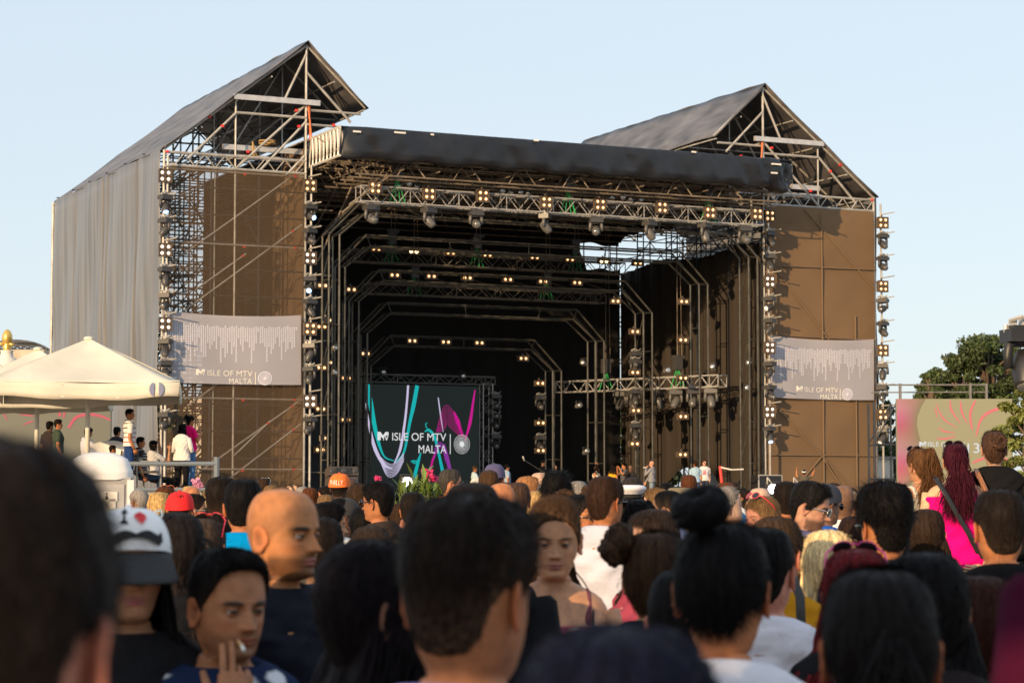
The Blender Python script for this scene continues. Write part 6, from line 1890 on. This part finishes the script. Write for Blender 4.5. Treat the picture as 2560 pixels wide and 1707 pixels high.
P_(878, 1193, 22.5, 'dark skinned man with a shaved head beside the orange cap', yaw=15, th=.004, skin='dark', hair=('stubble', 'black', dict(a=.5)), top=TE((.04, .04, .045)))
P_(897, 1206, 17.5, 'man with wavy brown hair and a white earphone', yaw=-8, th=.028, skin='tan', hair=('short', 'brown', dict(top=.03, side=.022, clump=.35)), top=TE(BLK))
P_(945, 1198, 13.3, 'man in profile with dark sunglasses, cropped black hair and a brown T-shirt', yaw=-58, lod='h', th=.024, skin='tan', hair=('short', 'black', dict(top=.026, side=.010, fade=.3)), top=TE((.045, .032, .026)), glasses=dict(frame='dark'))
P_(910, 1264, 13.8, 'black covered head below the sunglasses profile', yaw=0, th=.02, skin='dark', hair=('short', 'black', dict(top=.03, side=.03, nape=1)), top=TE(BLK))
P_(815, 1235, 20, 'fair cropped head low behind the dark red T-shirt man', yaw=0, th=.018, skin='light', hair=('short', 'sandy', fade(fade=.4)), top=TE((.3, .3, .3)))
P_(775, 1216, 22, 'reddish brown wavy head between the bald man and the orange cap', yaw=0, sex='f', th=.02, skin='light', hair=('long', 'auburn', dict(len=.2, wave=.012)), top=TE((.2, .1, .1)))
P_(925, 1308, 9.2, 'woman with long wavy brown hair in a loose white top', yaw=-20, sex='f', lod='h', th=.02, skin='tan', hair=('long', (.03, .020, .015), dict(len=.25, wave=.014)), top=TE((.7, .72, .78)))
P_(1033, 1228, 14.8, 'small dark cropped head in front of the oleander', yaw=25, th=.02, k=.98, skin='tan', hair=('short', 'dark', fade()), top=TE((.1, .08, .08)))
P_(1006, 1255, 15.5, 'young person in dark blue with a red earring side, behind the short cropped head', yaw=60, th=.02, k=.9, skin='red', hair=('short', 'brown', fade()), top=TE((.05, .06, .16)))
P_(1127, 1170, 19.0, 'man with slicked grey hair and sunglasses in profile', yaw=72, lod='h', th=.015, skin=(.50, .22, .12), hair=('short', (.05, .045, .04), dict(top=.016, side=.012, clump=.3, lift=.1)), glasses=dict(frame='dark'), top=TE((.4, .12, .08)))
P_(1236, 1158, 20.5, 'person in a dusty violet cap behind the cropped brown head', yaw=12, th=.03, skin='brown', hair=('short', 'dark', fade()), cap=dict(col=(.08, .07, .15), h=.026, novisor=True), top=TE((.05, .05, .1)))
P_(1222, 1174, 18.5, 'man with short spiky brown hair in front of the violet cap', yaw=0, th=.022, skin='tan', hair=('short', 'mid', dict(top=.026, side=.012, lift=.9)), top=TE((.1, .05, .06)))
P_(1258, 1202, 21, 'dark bob seen between two brown cropped heads', yaw=0, sex='f', th=.02, skin='tan', hair=('bob', 'dark', dict(len=.1)), top=TE(BLK))
P_(1294, 1203, 14.8, 'brown tidy haired man from behind in front of the strawberry blond profile', yaw=5, th=.022, skin='light', hair=('short', (.06, .035, .025), dict(top=.026, side=.018)), top=TE(WHT))
P_(1322, 1188, 16.0, 'strawberry blond man in profile with a receding hairline and white collar', yaw=65, lod='h', th=.014, skin='pale', hair=('short', (.32, .15, .06), dict(top=.014, side=.008, fade=.3, recede=1.0)), top=('shirt', WHT))
P_(1352, 1180, 18, 'bald man with glasses beside the shaggy black hair', yaw=40, th=.003, skin='pale', hair=('stubble', 'sandy', dict(a=.15)), top=TE((.5, .4, .25)), glasses=dict(frame='wire'))
P_(1350, 1222, 15.5, 'long blond hair below the bald man with glasses', yaw=0, sex='f', th=.02, skin='pale', hair=('long', 'blond', dict(len=.25)), top=TE((.6, .5, .4)))
P_(1391, 1172, 14.2, 'person with shaggy black hair sticking out', yaw=8, th=.035, skin='tan', hair=('short', 'black', dict(top=.036, side=.032, clump=.4, lift=.8, strand=.04)), top=TE((.05, .05, .05)))
P_(1446, 1201, 17.5, 'older balding man with a grey fringe around his head', yaw=25, th=.004, skin='pale', hair=('short', 'grey', dict(top=.002, side=.006, recede=0, fade=.8, scalp=(.5, .32, .24))), top=('shirt', (.6, .55, .4)))
P_(1418, 1228, 12.8, 'brown haired woman directly above the frowning woman', yaw=10, sex='f', th=.02, skin='light', hair=('lowbun', 'brown', {}), top=TE((.3, .1, .1)))
P_(1452, 1234, 12.5, 'dark man with sunglasses facing the camera behind the white T-shirt', yaw=120, th=.02, skin='tan', hair=('short', 'black', fade()), glasses=dict(frame='dark'), top=TE((.1, .1, .12)))
P_(1512, 1186, 10.6, 'man from behind in a plain white T-shirt with sunglasses and cropped brown hair', yaw=28, hyaw=12, lod='h', th=.018, skin='tan', hair=('short', (.030, .0155, .010), dict(top=.018, side=.012, strand=.012)), glasses=dict(frame='dark'), top=TE((.52, .53, .62)), bodyk=1.05)  # white cloth toned down and blued to stand in for shade on his back
P_(1580, 1187, 18.5, 'person in a dark knitted hood behind the white sailor hat', yaw=0, th=.04, skin='brown', hair=('short', (.03, .025, .025), dict(top=.035, side=.03, nape=2)), top=TE((.05, .05, .05)))
# sailor hat
sh_ = P_(1577, 1204, 16.8, 'person in a white sailor hat with a black band', yaw=10, th=.06, skin='tan', hair=('short', 'black', {}), top=TE((.3, .05, .15)))
def hat(p, col, band, kind, name='sailor_hat'):
    mb = MB()
    n = 32
    prof = {'sailor': [(.083, -.062), (.086, -.035), (.100, -.02), (.122, .0), (.126, .014), (.11, .03), (.07, .036), (.0, .036)],
            'bucket': [(.135, -.085), (.130, -.078), (.096, -.055), (.093, -.02), (.088, .02), (.07, .032), (.0, .034)]}[kind]
    G = [[(w_ * math.cos(a) * .96, -.012 + w_ * 1.12 * math.sin(a), z_) for a in np.linspace(0, 2 * PI, n, endpoint=False)] for w_, z_ in prof]
    V = p['place'](p['HT'](np.array(G))); mb.grid(V, col, wrapx=True); h_ = mb.build(name, M_CAPC, p['o'], True)
    mb = MB(); G = [[(w_ * math.cos(a) * .96, -.012 + w_ * 1.12 * math.sin(a), z_) for a in np.linspace(0, 2 * PI, n, endpoint=False)] for w_, z_ in ((prof[1][0] + .003, prof[0][1] + .002), (prof[1][0] + .004, prof[1][1] + (.002 if kind == 'sailor' else .022)))]
    mb.grid(p['place'](p['HT'](np.array(G))), band, wrapx=True); mb.build('band', M_CAPC, h_, True)
    if kind == 'sailor':
        mb = MB(); mb.ball(p['place'](p['HT'](np.array((.07, .05, -.045)))), (.02, .02, .008), 8, 6, (.6, .4, .05)); mb.build('badge', M_CAPC, h_, True)
hat(sh_, (.72, .72, .76), (.01, .01, .012), 'sailor')
ob = P_(1700, 1218, 15.8, 'person in an olive felt hat beside the big black bun', yaw=15, th=.034, skin='tan', hair=('short', 'brown', {}), top=TE((.2, .18, .1)))
hat(ob, (.16, .13, .075), (.10, .08, .05), 'bucket', 'felt_hat')
P_(1640, 1218, 16.2, 'woman in profile with tied blond hair and sunglasses', yaw=-75, sex='f', lod='h', th=.012, skin=(.55, .30, .18), hair=('bun', 'sandy', dict(at=(0, -.11, -.05), R=.025, r=.02, top=.012, side=.01)), glasses=dict(frame='dark'), top=TE((.3, .2, .2)))
P_(1668, 1224, 14.0, 'dark skinned man with silver sunglasses in profile and cropped hair', yaw=-62, lod='h', th=.012, skin='brown', hair=('short', 'black', fade(top=.012)), glasses=dict(frame='wire'), top=TE((.18, .2, .32)))
P_(1592, 1242, 11.0, 'woman with glossy black braided hair behind the dark forehead', yaw=-8, sex='f', th=.02, skin='brown', hair=('long', 'black', dict(len=.15, w=.02, wave=.0, arc=(70, 290))), top=TE((.35, .02, .06)))
P_(1632, 1266, 8.2, 'woman with combed dark brown hair, forehead turned to the camera', yaw=-128, sex='f', lod='h', th=.018, skin=(.46, .26, .18), hair=('long', (.030, .021, .017), dict(len=.25)), top=TE((.3, .05, .08)))
P_(1640, 1322, 6.0, 'woman with a messy brown bun and a black top', yaw=25, sex='f', lod='h', th=.018, skin='light', hair=('messybun', (.036, .019, .011), dict(at=(-.066, -.070, -.028), axis=(-.75, -.5, .3), R=.026, r=.030, mess=.005, twist=3, fly=24, clump=.3)), top=TE(BLK))
P_(1718, 1415, 4.6, 'boy with very short dark hair squeezed behind the big bun woman', yaw=25, lod='h', th=.014, k=.95, skin='red', hair=('short', 'black', fade(top=.014, fade=.3)), top=TE(BLK))
P_(1722, 1186, 24, 'brown haired man wearing headphones in front of the two men on stage', yaw=0, th=.02, skin='light', hair=('short', 'auburn', dict(top=.03, side=.02)), top=TE((.2, .2, .2)))
P_(1900, 1218, 15.2, 'bald older man behind the red framed sunglasses', yaw=20, th=.003, skin='pale', hair=('stubble', 'grey', dict(a=.1)), top=TE((.3, .3, .35)))
P_(1905, 1238, 12.2, 'woman with sandy blond hair and red sunglasses pushed up', yaw=-118, sex='f', lod='h', th=.014, skin='red', hair=('long', 'sandy', dict(len=.2)), glasses=dict(frame='red', up=True), top=TE((.2, .1, .1)))
P_(1964, 1201, 14.2, 'dark cropped head just behind the man in mirrored sunglasses', yaw=0, th=.02, skin='tan', hair=('short', 'dark', fade(fade=.4)), top=TE((.1, .1, .1)))
P_(2010, 1196, 11.2, 'bearded man in silver sunglasses looking down, in a violet T-shirt', yaw=82, hyaw=22, pitch=14, lod='h', th=.022, skin=(.50, .27, .18), stubble=.8, hair=('short', (.010, .009, .009), dict(top=.03, side=.016)), glasses=dict(frame='wire'), top=TE((.13, .12, .22)))
P_(2062, 1208, 13.2, 'man in a dark cap and sunglasses with a royal blue shirt', yaw=55, th=.02, skin='brown', hair=('short', 'black', fade()), cap=dict(col=(.02, .025, .04), h=.016, novisor=True), glasses=dict(frame='dark'), top=TE((.02, .10, .42)))
P_(2106, 1212, 14.6, 'dark skinned man with a shaved head and a white collared shirt', yaw=10, th=.003, skin='brown', hair=('stubble', 'black', dict(a=.4)), top=('polo', WHT))
P_(2083, 1206, 22, 'small brown head behind the shaved dark skinned man', yaw=0, th=.02, skin='tan', hair=('short', 'brown', {}), top=TE((.2, .2, .2)))
P_(2212, 1192, 7.5, 'man from behind with a tall black quiff and shaved sides, in sunglasses', yaw=-12, hyaw=-6, lod='h', th=.052, skin='tan', hair=('short', 'black', dict(top=.052, side=.006, fade=.6, clump=.4, strand=.035, lift=.7)), glasses=dict(frame='dark'), top=TE((.03, .03, .035)))
P_(2497, 1216, 7.2, 'boy from behind with a buzz cut in a black T-shirt', yaw=-3, lod='h', th=.022, skin='tan', hair=('short', 'dark', fade(top=.022, side=.007, fade=.55)), top=TE((.010, .010, .011)), bodyk=.92)
P_(2069, 1316, 7.6, 'woman with smooth platinum blond hair', yaw=-8, sex='f', lod='h', th=.024, skin='light', hair=('long', 'platinum', dict(len=.26, top=.022, side=.024, back=.026, w=.011, wave=.003, arc=(60, 300))), top=TE(BLK))
P_(2140, 1362, 5.7, 'woman with long dyed red hair and pink sunglasses pushed up', yaw=6, sex='f', lod='h', th=.022, skin='light', hair=('long', 'red', dict(len=.42, flare=.22, top=.022, side=.024, w=.012, arc=(50, 310))), glasses=dict(frame='pink', up=True), top=TE(BLK))
P_(2315, 1266, 10.2, 'girl with long wavy dark brown hair in front of the pink top', yaw=12, sex='f', lod='h', th=.02, skin='light', hair=('long', (.030, .018, .012), dict(len=.30, wave=.016)), top=('tank', (.4, .05, .12)))
P_(2132, 1288, 12, 'child with dark brown hair beside the quiff', yaw=0, th=.02, k=.95, skin='tan', hair=('short', (.025, .013, .01), dict(top=.025, side=.02)), top=TE((.1, .05, .05)))
P_(2255, 1300, 11, 'small child with wavy brown hair on the other side of the quiff', yaw=0, th=.02, k=.9, skin='tan', hair=('short', 'mid', dict(top=.028, side=.026, clump=.4)), top=TE((.2, .1, .1)))
P_(1942, 1288, 7.2, 'boy with wet brown hair in a mustard yellow T-shirt', yaw=28, lod='h', th=.022, k=.97, skin='red', hair=('short', (.05, .030, .018), dict(top=.026, side=.012, clump=.4)), top=TE((.55, .25, .015)))
P_(1912, 1310, 6.1, 'person with smooth dark cropped hair in a white T-shirt beside the big bun', yaw=20, lod='h', th=.02, skin='red', hair=('short', 'black', fade(top=.018, fade=.3)), top=TE((.70, .70, .78)))
P_(1985, 1330, 9.0, 'person in a teal top with a black bag strap', yaw=10, sex='f', th=.02, skin='light', hair=('bob', 'brown', dict(len=.06)), top=TE((.10, .30, .38)))
# three women on a low step
mb = MB(); p = at(2400, 1300, 15.9); mb.box((p.x, 16.0, .2), (2.6, .9, .4)); tag(mb.build('low_step', mat('terrace stone', ())), 'low stone step under the three women', 'step')
P_(2297, 1120, 15.9, 'woman on the step with a long wavy brown ponytail and white tank top', yaw=-28, sex='f', lod='h', th=.014, z0=.4, skin='light', hair=('pony', (.10, .048, .022), dict(tie=(.01, -.10, -.02), len=.42, wave=.016, w=.008)), glasses=dict(frame='dark', up=True), top=('tank', (.70, .66, .58)))
P_(2388, 1106, 15.7, 'woman on the step with a maroon ponytail and bright pink top', yaw=2, sex='f', lod='h', th=.016, z0=.4, k=1.05, skin=(.60, .37, .22), bodyk=1.18, hair=('pony', 'maroon', dict(tie=(.0, -.12, -.06), len=.45, top=.016, side=.016, w=.008)), glasses=dict(frame='dark', up=True), top=('tank', (.80, .004, .20)), legs=(.06, .02, .03), arms=dict(R=[(.17, -.02, -.385), (.27, -.08, -.62), (.15, -.20, -.83), (.06, -.22, -.84)]))
P_(2484, 1077, 15.8, 'woman on the step with a loose brown bun, black top and tan strap', yaw=4, sex='f', lod='h', th=.012, z0=.4, k=1.05, skin='pale', bodyk=1.15, hair=('messybun', (.060, .032, .022), dict(at=(.02, -.10, -.07), R=.030, r=.022, mess=.005, fly=20)), top=('long', (.010, .010, .011)), legs=(.008, .008, .009))
def strap(label, pts, w, m):
    r = empty('shoulder_bag', pts[0]); tag(r, label, 'bag')
    q = [Vector(p) - Vector(pts[0]) for p in pts]
    mb = MB(); mb.tube(q, w, 8, flat=.2, up=(0, 1, 0)); mb.build('strap', m, r, True)
    mb = MB(); mb.box(q[-1] + Vector((0, .05, -.1)), (.22, .10, .20), taper=.9); mb.build('pouch', m, r)
strap('dark leather bag worn across the bright pink top', [at(2338, 1192, 15.62), at(2345, 1204, 15.51), at(2368, 1240, 15.49), at(2392, 1283, 15.50), at(2420, 1330, 15.52), at(2475, 1440, 15.6)], .02, M_BLACK)
strap('tan strap bag across the black top of the woman on the step', [at(2440, 1172, 15.72), at(2446, 1186, 15.62), at(2460, 1216, 15.60), at(2480, 1262, 15.59), at(2500, 1310, 15.60), at(2530, 1440, 15.62)], .02, mat('tan leather', (.36, .15, .06), .5))
strap('black bag strap over the mustard yellow T-shirt', [at(1962, 1425, 7.14), at(1985, 1450, 7.02), at(2000, 1490, 6.98), at(2003, 1560, 6.98), at(2000, 1640, 7.0)], .015, M_BLACK)
# ------------------------------------------------------------------ people on the terrace and on stage
G_T = 'people on the terrace'
stripeW = lambda z: [((np.abs(((z + 1) * 9.5) % 1 - .5) < .10) & (z > -.60), (.03, .03, .045)), ((np.abs(((z + 1) * 9.5) % 1 - .5) < .10) & (z <= -.60), (.5, .05, .07))]
stripeD = lambda z: [((np.abs(((z + 1) * 16) % 1 - .5) < .14), (.45, .43, .40))]
P_(325, 1021, 49.6, 'young man standing on the terrace in a white T-shirt with thin stripes', yaw=70, hyaw=25, lod='m', z0=TZ, skin='tan', group=G_T, hair=('short', 'black', {}), top=TE((.72, .70, .68)), stripes=stripeW, legs=(.02, .05, .16))
P_(352, 1091, 50.0, 'heavy man seated on the terrace in a dark striped T-shirt', yaw=75, lod='m', z0=TZ, sit=True, skin='tan', group=G_T, hair=('short', 'black', {}), top=TE((.03, .028, .03)), stripes=stripeD, legs=(.03, .05, .09), bodyk=1.15)
P_(384, 1099, 51.2, 'seated terrace woman with dark hair raising one arm', yaw=60, sex='f', lod='m', z0=TZ, sit=True, skin='light', group=G_T, hair=('bob', 'black', dict(len=.08)), top=TE((.5, .5, .52)), legs=(.02, .02, .02), arms=dict(R=[(.16, 0, -.37), (.20, .30, -.52), (.20, .32, -.20), (.20, .33, -.12)], L=[(-.16, 0, -.37), (-.20, .28, -.40), (-.20, .22, -.06), (-.2, .2, .02)]))
P_(456, 1058, 50.4, 'dark haired woman standing from behind in a white shirt and black trousers on the terrace', yaw=18, sex='f', lod='m', z0=TZ, skin='tan', group=G_T, hair=('bob', 'black', dict(len=.07)), top=('shirt', (.68, .66, .64)), legs=(.010, .010, .012), arms=dict(L=[(-.16, -.01, -.378), (-.24, .02, -.62), (-.10, .22, -.55), (0, .26, -.53)], R=[(.16, -.01, -.378), (.24, .02, -.62), (.10, .24, -.57), (.02, .26, -.55)]))
P_(476, 1038, 52.0, 'terrace person in a hot pink shirt and jeans', yaw=50, sex='f', lod='m', z0=TZ, skin='tan', group=G_T, hair=('lowbun', 'black', {}), top=('polo', (.75, .01, .16)), legs=(.08, .17, .35), arms=dict(R=[(.16, -.01, -.378), (.24, .05, -.60), (.12, .22, -.42), (.06, .26, -.36)]))
P_(146, 1047, 53.5, 'man in profile under the parasols with a dark green top', yaw=70, lod='m', z0=TZ, skin='tan', group=G_T, hair=('short', 'dark', {}), top=TE((.05, .07, .05)))
P_(125, 1052, 54.2, 'dark haired person behind the green topped man under the parasols', yaw=30, lod='m', z0=TZ, skin='brown', group=G_T, hair=('short', 'black', {}), top=TE((.04, .03, .03)))
P_(218, 1066, 52.5, 'person leaning behind the parasol pole with hands held out, in a pale top', yaw=60, pitch=15, lod='m', z0=TZ, skin='tan', group=G_T, hair=('short', 'black', {}), top=TE((.5, .5, .56)), arms=dict(R=[(.17, 0, -.37), (.2, .2, -.55), (.16, .45, -.50), (.15, .53, -.46)]))
P_(293, 1066, 54.0, 'dark head behind the white tub chair', yaw=20, lod='m', z0=TZ, skin='tan', group=G_T, hair=('short', 'black', {}), top=TE((.03, .03, .04)))
P_(282, 1112, 50.6, 'small seated child in a bright blue shirt on the terrace', yaw=60, lod='m', z0=TZ, sit=True, k=.82, skin='tan', group=G_T, hair=('short', 'dark', {}), top=TE((.02, .22, .5)))
G_S = 'people on the stage'
def SP_(px, ytop, t, label, **kw):
    s = fpx(px, t); return P_(px, ytop, FY0 + UY * s + UX * t, label, lod=kw.pop('lod', 'm'), z0=kw.pop('z0', DECK), group=G_S, **kw)
fist = lambda s: [(s * .178, 0, -.37), (s * .30, .02, -.25), (s * .30, .05, .02), (s * .30, .06, .10)]
SP_(1187, 1164, 2.5, 'guitarist in a pale blue T-shirt on stage in front of the video wall', yaw=80, th=.02, skin='tan', hair=('short', 'mid', {}), top=TE((.45, .58, .65)), arms=dict(R=[(.178, 0, -.37), (.25, .1, -.58), (.12, .28, -.66), (.05, .3, -.66)], L=[(-.178, 0, -.37), (-.25, .25, -.5), (-.3, .45, -.52), (-.3, .5, -.5)]))
SP_(1268, 1158, 2.5, 'curly haired musician in a blue and white striped shirt on stage', yaw=70, th=.04, skin='tan', hair=('short', 'black', dict(top=.05, side=.045, clump=.4)), top=TE((.25, .38, .55)), stripes=stripeD)
SP_(1357, 1150, 3.0, 'stage musician in black with sunglasses near the leaning microphone', yaw=90, th=.01, skin='brown', hair=('short', 'black', {}), top=('jacket', BLK), glasses=dict(frame='dark'), arms=dict(R=[(.178, 0, -.37), (.25, .1, -.58), (.12, .28, -.60), (.05, .3, -.60)]))
SP_(1388, 1163, 3.5, 'pale headed drummer low on stage behind the shaggy black hair', yaw=170, th=.004, skin='light', hair=('stubble', 'grey', dict(a=.2)), top=TE(BLK), k=.95)
SP_(1491, 1160, .5, 'stage woman in cream raising one arm', yaw=-60, sex='f', skin='tan', hair=('long', 'dark', dict(len=.25)), top=('tank', (.7, .62, .5)), arms=dict(R=[(.16, 0, -.37), (.24, .05, -.12), (.10, .0, .06), (.02, 0, .08)]))
SP_(1532, 1160, -.5, 'stage woman with long dark curls in a yellow dress', yaw=25, sex='f', skin='tan', th=.03, hair=('long', 'dark', dict(len=.22, flare=.4, wave=.02)), top=('tank', (.75, .40, .02)), legs=(.7, .4, .02))
SP_(1560, 1157, .8, 'photographer on stage holding a camera up beside the yellow dress', yaw=-110, skin='tan', hair=('short', 'black', {}), top=TE((.1, .1, .11)), arms=dict(R=[(.178, 0, -.37), (.24, .16, -.45), (.10, .26, -.18), (.05, .27, -.12)], L=[(-.178, 0, -.37), (-.24, .16, -.45), (-.10, .26, -.18), (-.05, .27, -.12)]))
SP_(1576, 1163, .3, 'shaven man with sunglasses in a dark suit on stage', yaw=-150, th=.003, skin='brown', hair=('stubble', 'black', dict(a=.3)), top=('jacket', (.03, .025, .025)), glasses=dict(frame='dark'))
pr = SP_(1629, 1152, -.8, 'bald presenter in a light grey jacket speaking into a microphone', yaw=-78, pitch=0, th=.003, skin=(.55, .29, .2), hair=('stubble', 'sandy', dict(a=.15)), top=('jacket', (.24, .24, .26)), legs=(.2, .25, .3), arms=dict(L=[(-.178, 0, -.37), (-.22, .22, -.56), (-.06, .20, -.25), (0, .15, -.20)], Lc=1.2, R=[(.178, 0, -.37), (.22, .12, -.62), (.20, .28, -.84), (.2, .3, -.92)]), bodyk=1.05)
m_ = empty('microphone', on(pr, (-.02, .13, -.19))); tag(m_, 'white tipped microphone held by the bald presenter', 'microphone')
mb = MB(); a, b = on(pr, (-.03, .17, -.24)) - m_.location, on(pr, (.0, .33, -.26)) - m_.location; mb.bar(a, b, .02, 8); mb.build('handle', M_LETTER, m_, True)
mb = MB(); mb.ball(on(pr, (-.02, .13, -.195)) - m_.location, .032, 10, 8); mb.build('grille', M_CHAR, m_, True)
SP_(1738, 1152, -1.0, 'stage man from behind in a pale blue shirt', yaw=-20, skin='tan', hair=('short', 'brown', {}), top=('tee', (.35, .50, .62)), legs=(.06, .09, .16), bodyk=1.08)
SP_(1761, 1149, .2, 'stage man facing the camera in sunglasses and a white T-shirt with pink print', yaw=170, skin=(.55, .29, .2), hair=('short', 'auburn', {}), glasses=dict(frame='dark'), top=('tee', (.72, .68, .68), lambda P, C, r: np.where(((np.abs(P[..., 0] - .04) < .07) & (P[..., 2] < -.40) & (P[..., 2] > -.60) & (P[..., 1] > 0) & (np.sin(P[..., 0] * 90) * np.sin(P[..., 2] * 70) > -.2))[..., None], np.array((.6, .1, .2)), C)))
mb = MB(); p = atF(2010, 1220, -2.0); mb.box((p.x, p.y, .5), (2.2, 1.4, 1.0), ROTF); tag(mb.build('podium', M_BLACK), 'black podium under the man raising both fists', 'podium')
SP_(2010, 1173, -2.0, 'man in a white cap raising both fists in front of the plain brown tower', yaw=8, z0=1.0, th=.02, skin='tan', hair=('short', 'black', {}), cap=dict(col=(.75, .73, .7), h=.018, novisor=True), top=TE((.10, .085, .07)), arms=dict(L=fist(-1), R=[(.178, 0, -.37), (.33, .02, -.22), (.42, .04, .0), (.45, .04, .09)], Lc=1.1, Rc=1.1))
def micstand(px, ytop, t, label, lean):
    s = fpx(px, t); top = atF(px, ytop, t); base = F(s + lean, t, DECK)
    r = empty('microphone_stand', base); tag(r, label, 'microphone stand')
    mb = MB(); mb.bar((0, 0, 0), (0, 0, .95), .02, 6); mb.bar((0, 0, .9), top - base, .016, 6); mb.build('boom', M_CHAR, r)
    mb = MB(); mb.tube([top - base + Vector((0, 0, -.04)), top - base + Vector((-.05, 0, .12)), top - base + Vector((-.06, 0, .16))], [.02, .04, .03], 8); mb.build('microphone', M_STEEL, r, True)
    mb = MB(); mb.ball((0, 0, .02), (.2, .2, .03)); mb.build('base', M_CHAR, r, True)
micstand(1311, 1150, 2.0, 'leaning microphone boom in front of the dark back drape', 1.6)
gq = empty('guitar', on(wf, (0, 0, 0))); s = fpx(1195, 2.2); gq.location = F(s, 2.2, DECK + .95); gq.rotation_euler = (0, R(-18), FROT); tag(gq, 'electric guitar of the player in pale blue', 'guitar')
mb = MB(); mb.ball((-.15, 0, 0), (.2, .03, .15)); mb.ball((.02, 0, 0), (.13, .03, .11)); mb.build('body', M_LETTER, gq, True)
mb = MB(); mb.bar((.1, -.01, 0), (.85, -.01, .0), .022, 6); mb.box((.92, -.01, .0), (.16, .02, .06)); mb.build('neck', M_BROWNST, gq)

# ------------------------------------------------------------------ the rest of the crowd
skins = ['tan', 'light', 'olive', 'brown', 'pale', 'tan']
hairs = [('dark', 'dark brown'), ('black', 'black'), ('brown', 'brown'), ('mid', 'light brown'), ('auburn', 'auburn'), ('sandy', 'sandy'), ('blond', 'blond'), ('grey', 'grey'), ('dark', 'dark brown'), ('black', 'black')]
tops = [((.012, .012, .014), 'black'), ((.7, .69, .67), 'white'), ((.03, .05, .15), 'navy'), ((.35, .02, .03), 'red'), ((.2, .2, .21), 'grey'), ((.10, .25, .45), 'sky blue'), ((.25, .18, .11), 'brown'), ((.05, .14, .07), 'green'), ((.55, .12, .25), 'pink'), ((.5, .3, .05), 'ochre')]
cr_ = np.random.default_rng(21)
used = [(x, y) for x, y, l in PEOPLE]
marks = [(x / y, y, l) for x, y, l in PEOPLE if 9 < y < 30]
SHORT = {}
def short(l):
    """first descriptive words of a neighbour's label"""
    w = l.split()
    out = []
    for q in w:
        out.append(q)
        if len(out) >= 7: break
    while out and out[-1] in ('a', 'the', 'in', 'with', 'and', 'of', 'on', 'his', 'her', 'behind', 'from', 'one', 'both', 'an', 'to', 'by', 'at', 'under', 'between', 'beside', 'worn', 'thin', 'bright', 'dark', 'long', 'red', 'white', 'black', 'big'): out.pop()
    return ' '.join(out)
seen_labels = set(o.get('label', '') for o in scene.objects)
def crowd(n, ylo, yhi, pxlo, pxhi, hlo, hhi, lod, mind, tries=4000):
    made = 0
    for _ in range(tries):
        if made >= n: break
        Y = ylo + (yhi - ylo) * cr_.random() ** 1.0
        px = cr_.uniform(pxlo, pxhi); X = (px - 1280) / FPX * Y
        if any((X - a) ** 2 + (Y - b) ** 2 < mind ** 2 for a, b in used): continue
        if 35 < Y < 38 and px < 420: continue
        if Y < 16 and 380 < px < 540: continue
        if Y < 12.6 and any(a_ < px < b_ for a_, b_ in ((370, 680), (735, 900), (1330, 1620), (1780, 2060), (2260, 2460))): continue
        if Y < 27 and Y > 12 and (960 < px < 1215): continue
        H = cr_.uniform(hlo, hhi)
        f = cr_.random() < .42
        if f: H -= .07
        hc = hairs[cr_.integers(len(hairs))]; tc = tops[cr_.integers(len(tops))]; sk_ = skins[cr_.integers(len(skins))]
        if f: st = ['long', 'pony', 'bob', 'lowbun'][cr_.integers(4)]; op = dict(len={'long': .25, 'pony': .25, 'bob': .08, 'lowbun': 0}[st]); nm = {'long': 'long haired', 'pony': 'ponytailed', 'bob': 'bobbed', 'lowbun': 'bun haired'}[st]
        else:
            st = 'short' if cr_.random() < .9 else 'stubble'; op = dict(top=cr_.uniform(.015, .035), side=cr_.uniform(.006, .022), clump=cr_.uniform(.1, .4), fade=cr_.uniform(0, .6)) if st == 'short' else dict(a=.3); nm = 'short haired' if st == 'short' else 'shaven headed'
        r_ = X / Y
        best = None
        order_ = sorted(marks, key=lambda m: abs(m[0] - r_) + abs(m[1] - Y) * .0004)
        base = f'{hc[1] + " " if st != "stubble" else ""}{nm} {"woman" if f else "man"} in {tc[1]}'
        lab = None
        for m in order_[:8]:
            rel = 'behind the' if Y > m[1] else 'in front of the'
            c_ = f'{base} {rel} {short(m[2])}'
            if c_ not in seen_labels and len(c_.split()) <= 16: lab = c_; break
        if lab is None: continue
        seen_labels.add(lab); used.append((X, Y)); made += 1
        ex = {}
        z_ = cr_.random()
        if z_ < .10 and not f: ex['cap'] = dict(col=tops[cr_.integers(len(tops))][0], h=.018, back=bool(cr_.random() < .5))
        elif z_ < .16 and Y > 38: ex['arms'] = dict(R=[(.178, 0, -.37), (.27, .12, -.22), (.16, .22, .02), (.14, .24, .10)])
        elif z_ < .32: ex['glasses'] = dict(frame='dark', up=bool(cr_.random() < .7))
        yw = cr_.normal(0, 48) if cr_.random() < .9 else cr_.uniform(-180, 180)
        person(X, Y, H, lab, yaw=yw, sex='f' if f else 'm', lod=lod, skin=sk_, hair=(st, hc[0], op), top=(('tee', 'tank', 'scoop')[cr_.integers(3)] if f else ('tee', 'polo')[cr_.integers(2)], tc[0]), legs=(.03, .04, .07), k=cr_.uniform(.92, 1.04), pitch=cr_.normal(0, 7), roll=cr_.normal(0, 5), hyaw=cr_.normal(0, 15), group='crowd facing the stage', **ex)
crowd(12, 8.5, 12.5, 300, 2500, 1.44, 1.56, 'm', .55)
crowd(88, 13, 30, 330, 2230, 1.55, 1.80, 'l', .5)
crowd(92, 30, 74, 420, 2200, 1.62, 1.86, 'l', .6)
for p_ in protos:
    for c in list(p_.children_recursive): bpy.data.objects.remove(c)
    bpy.data.objects.remove(p_)
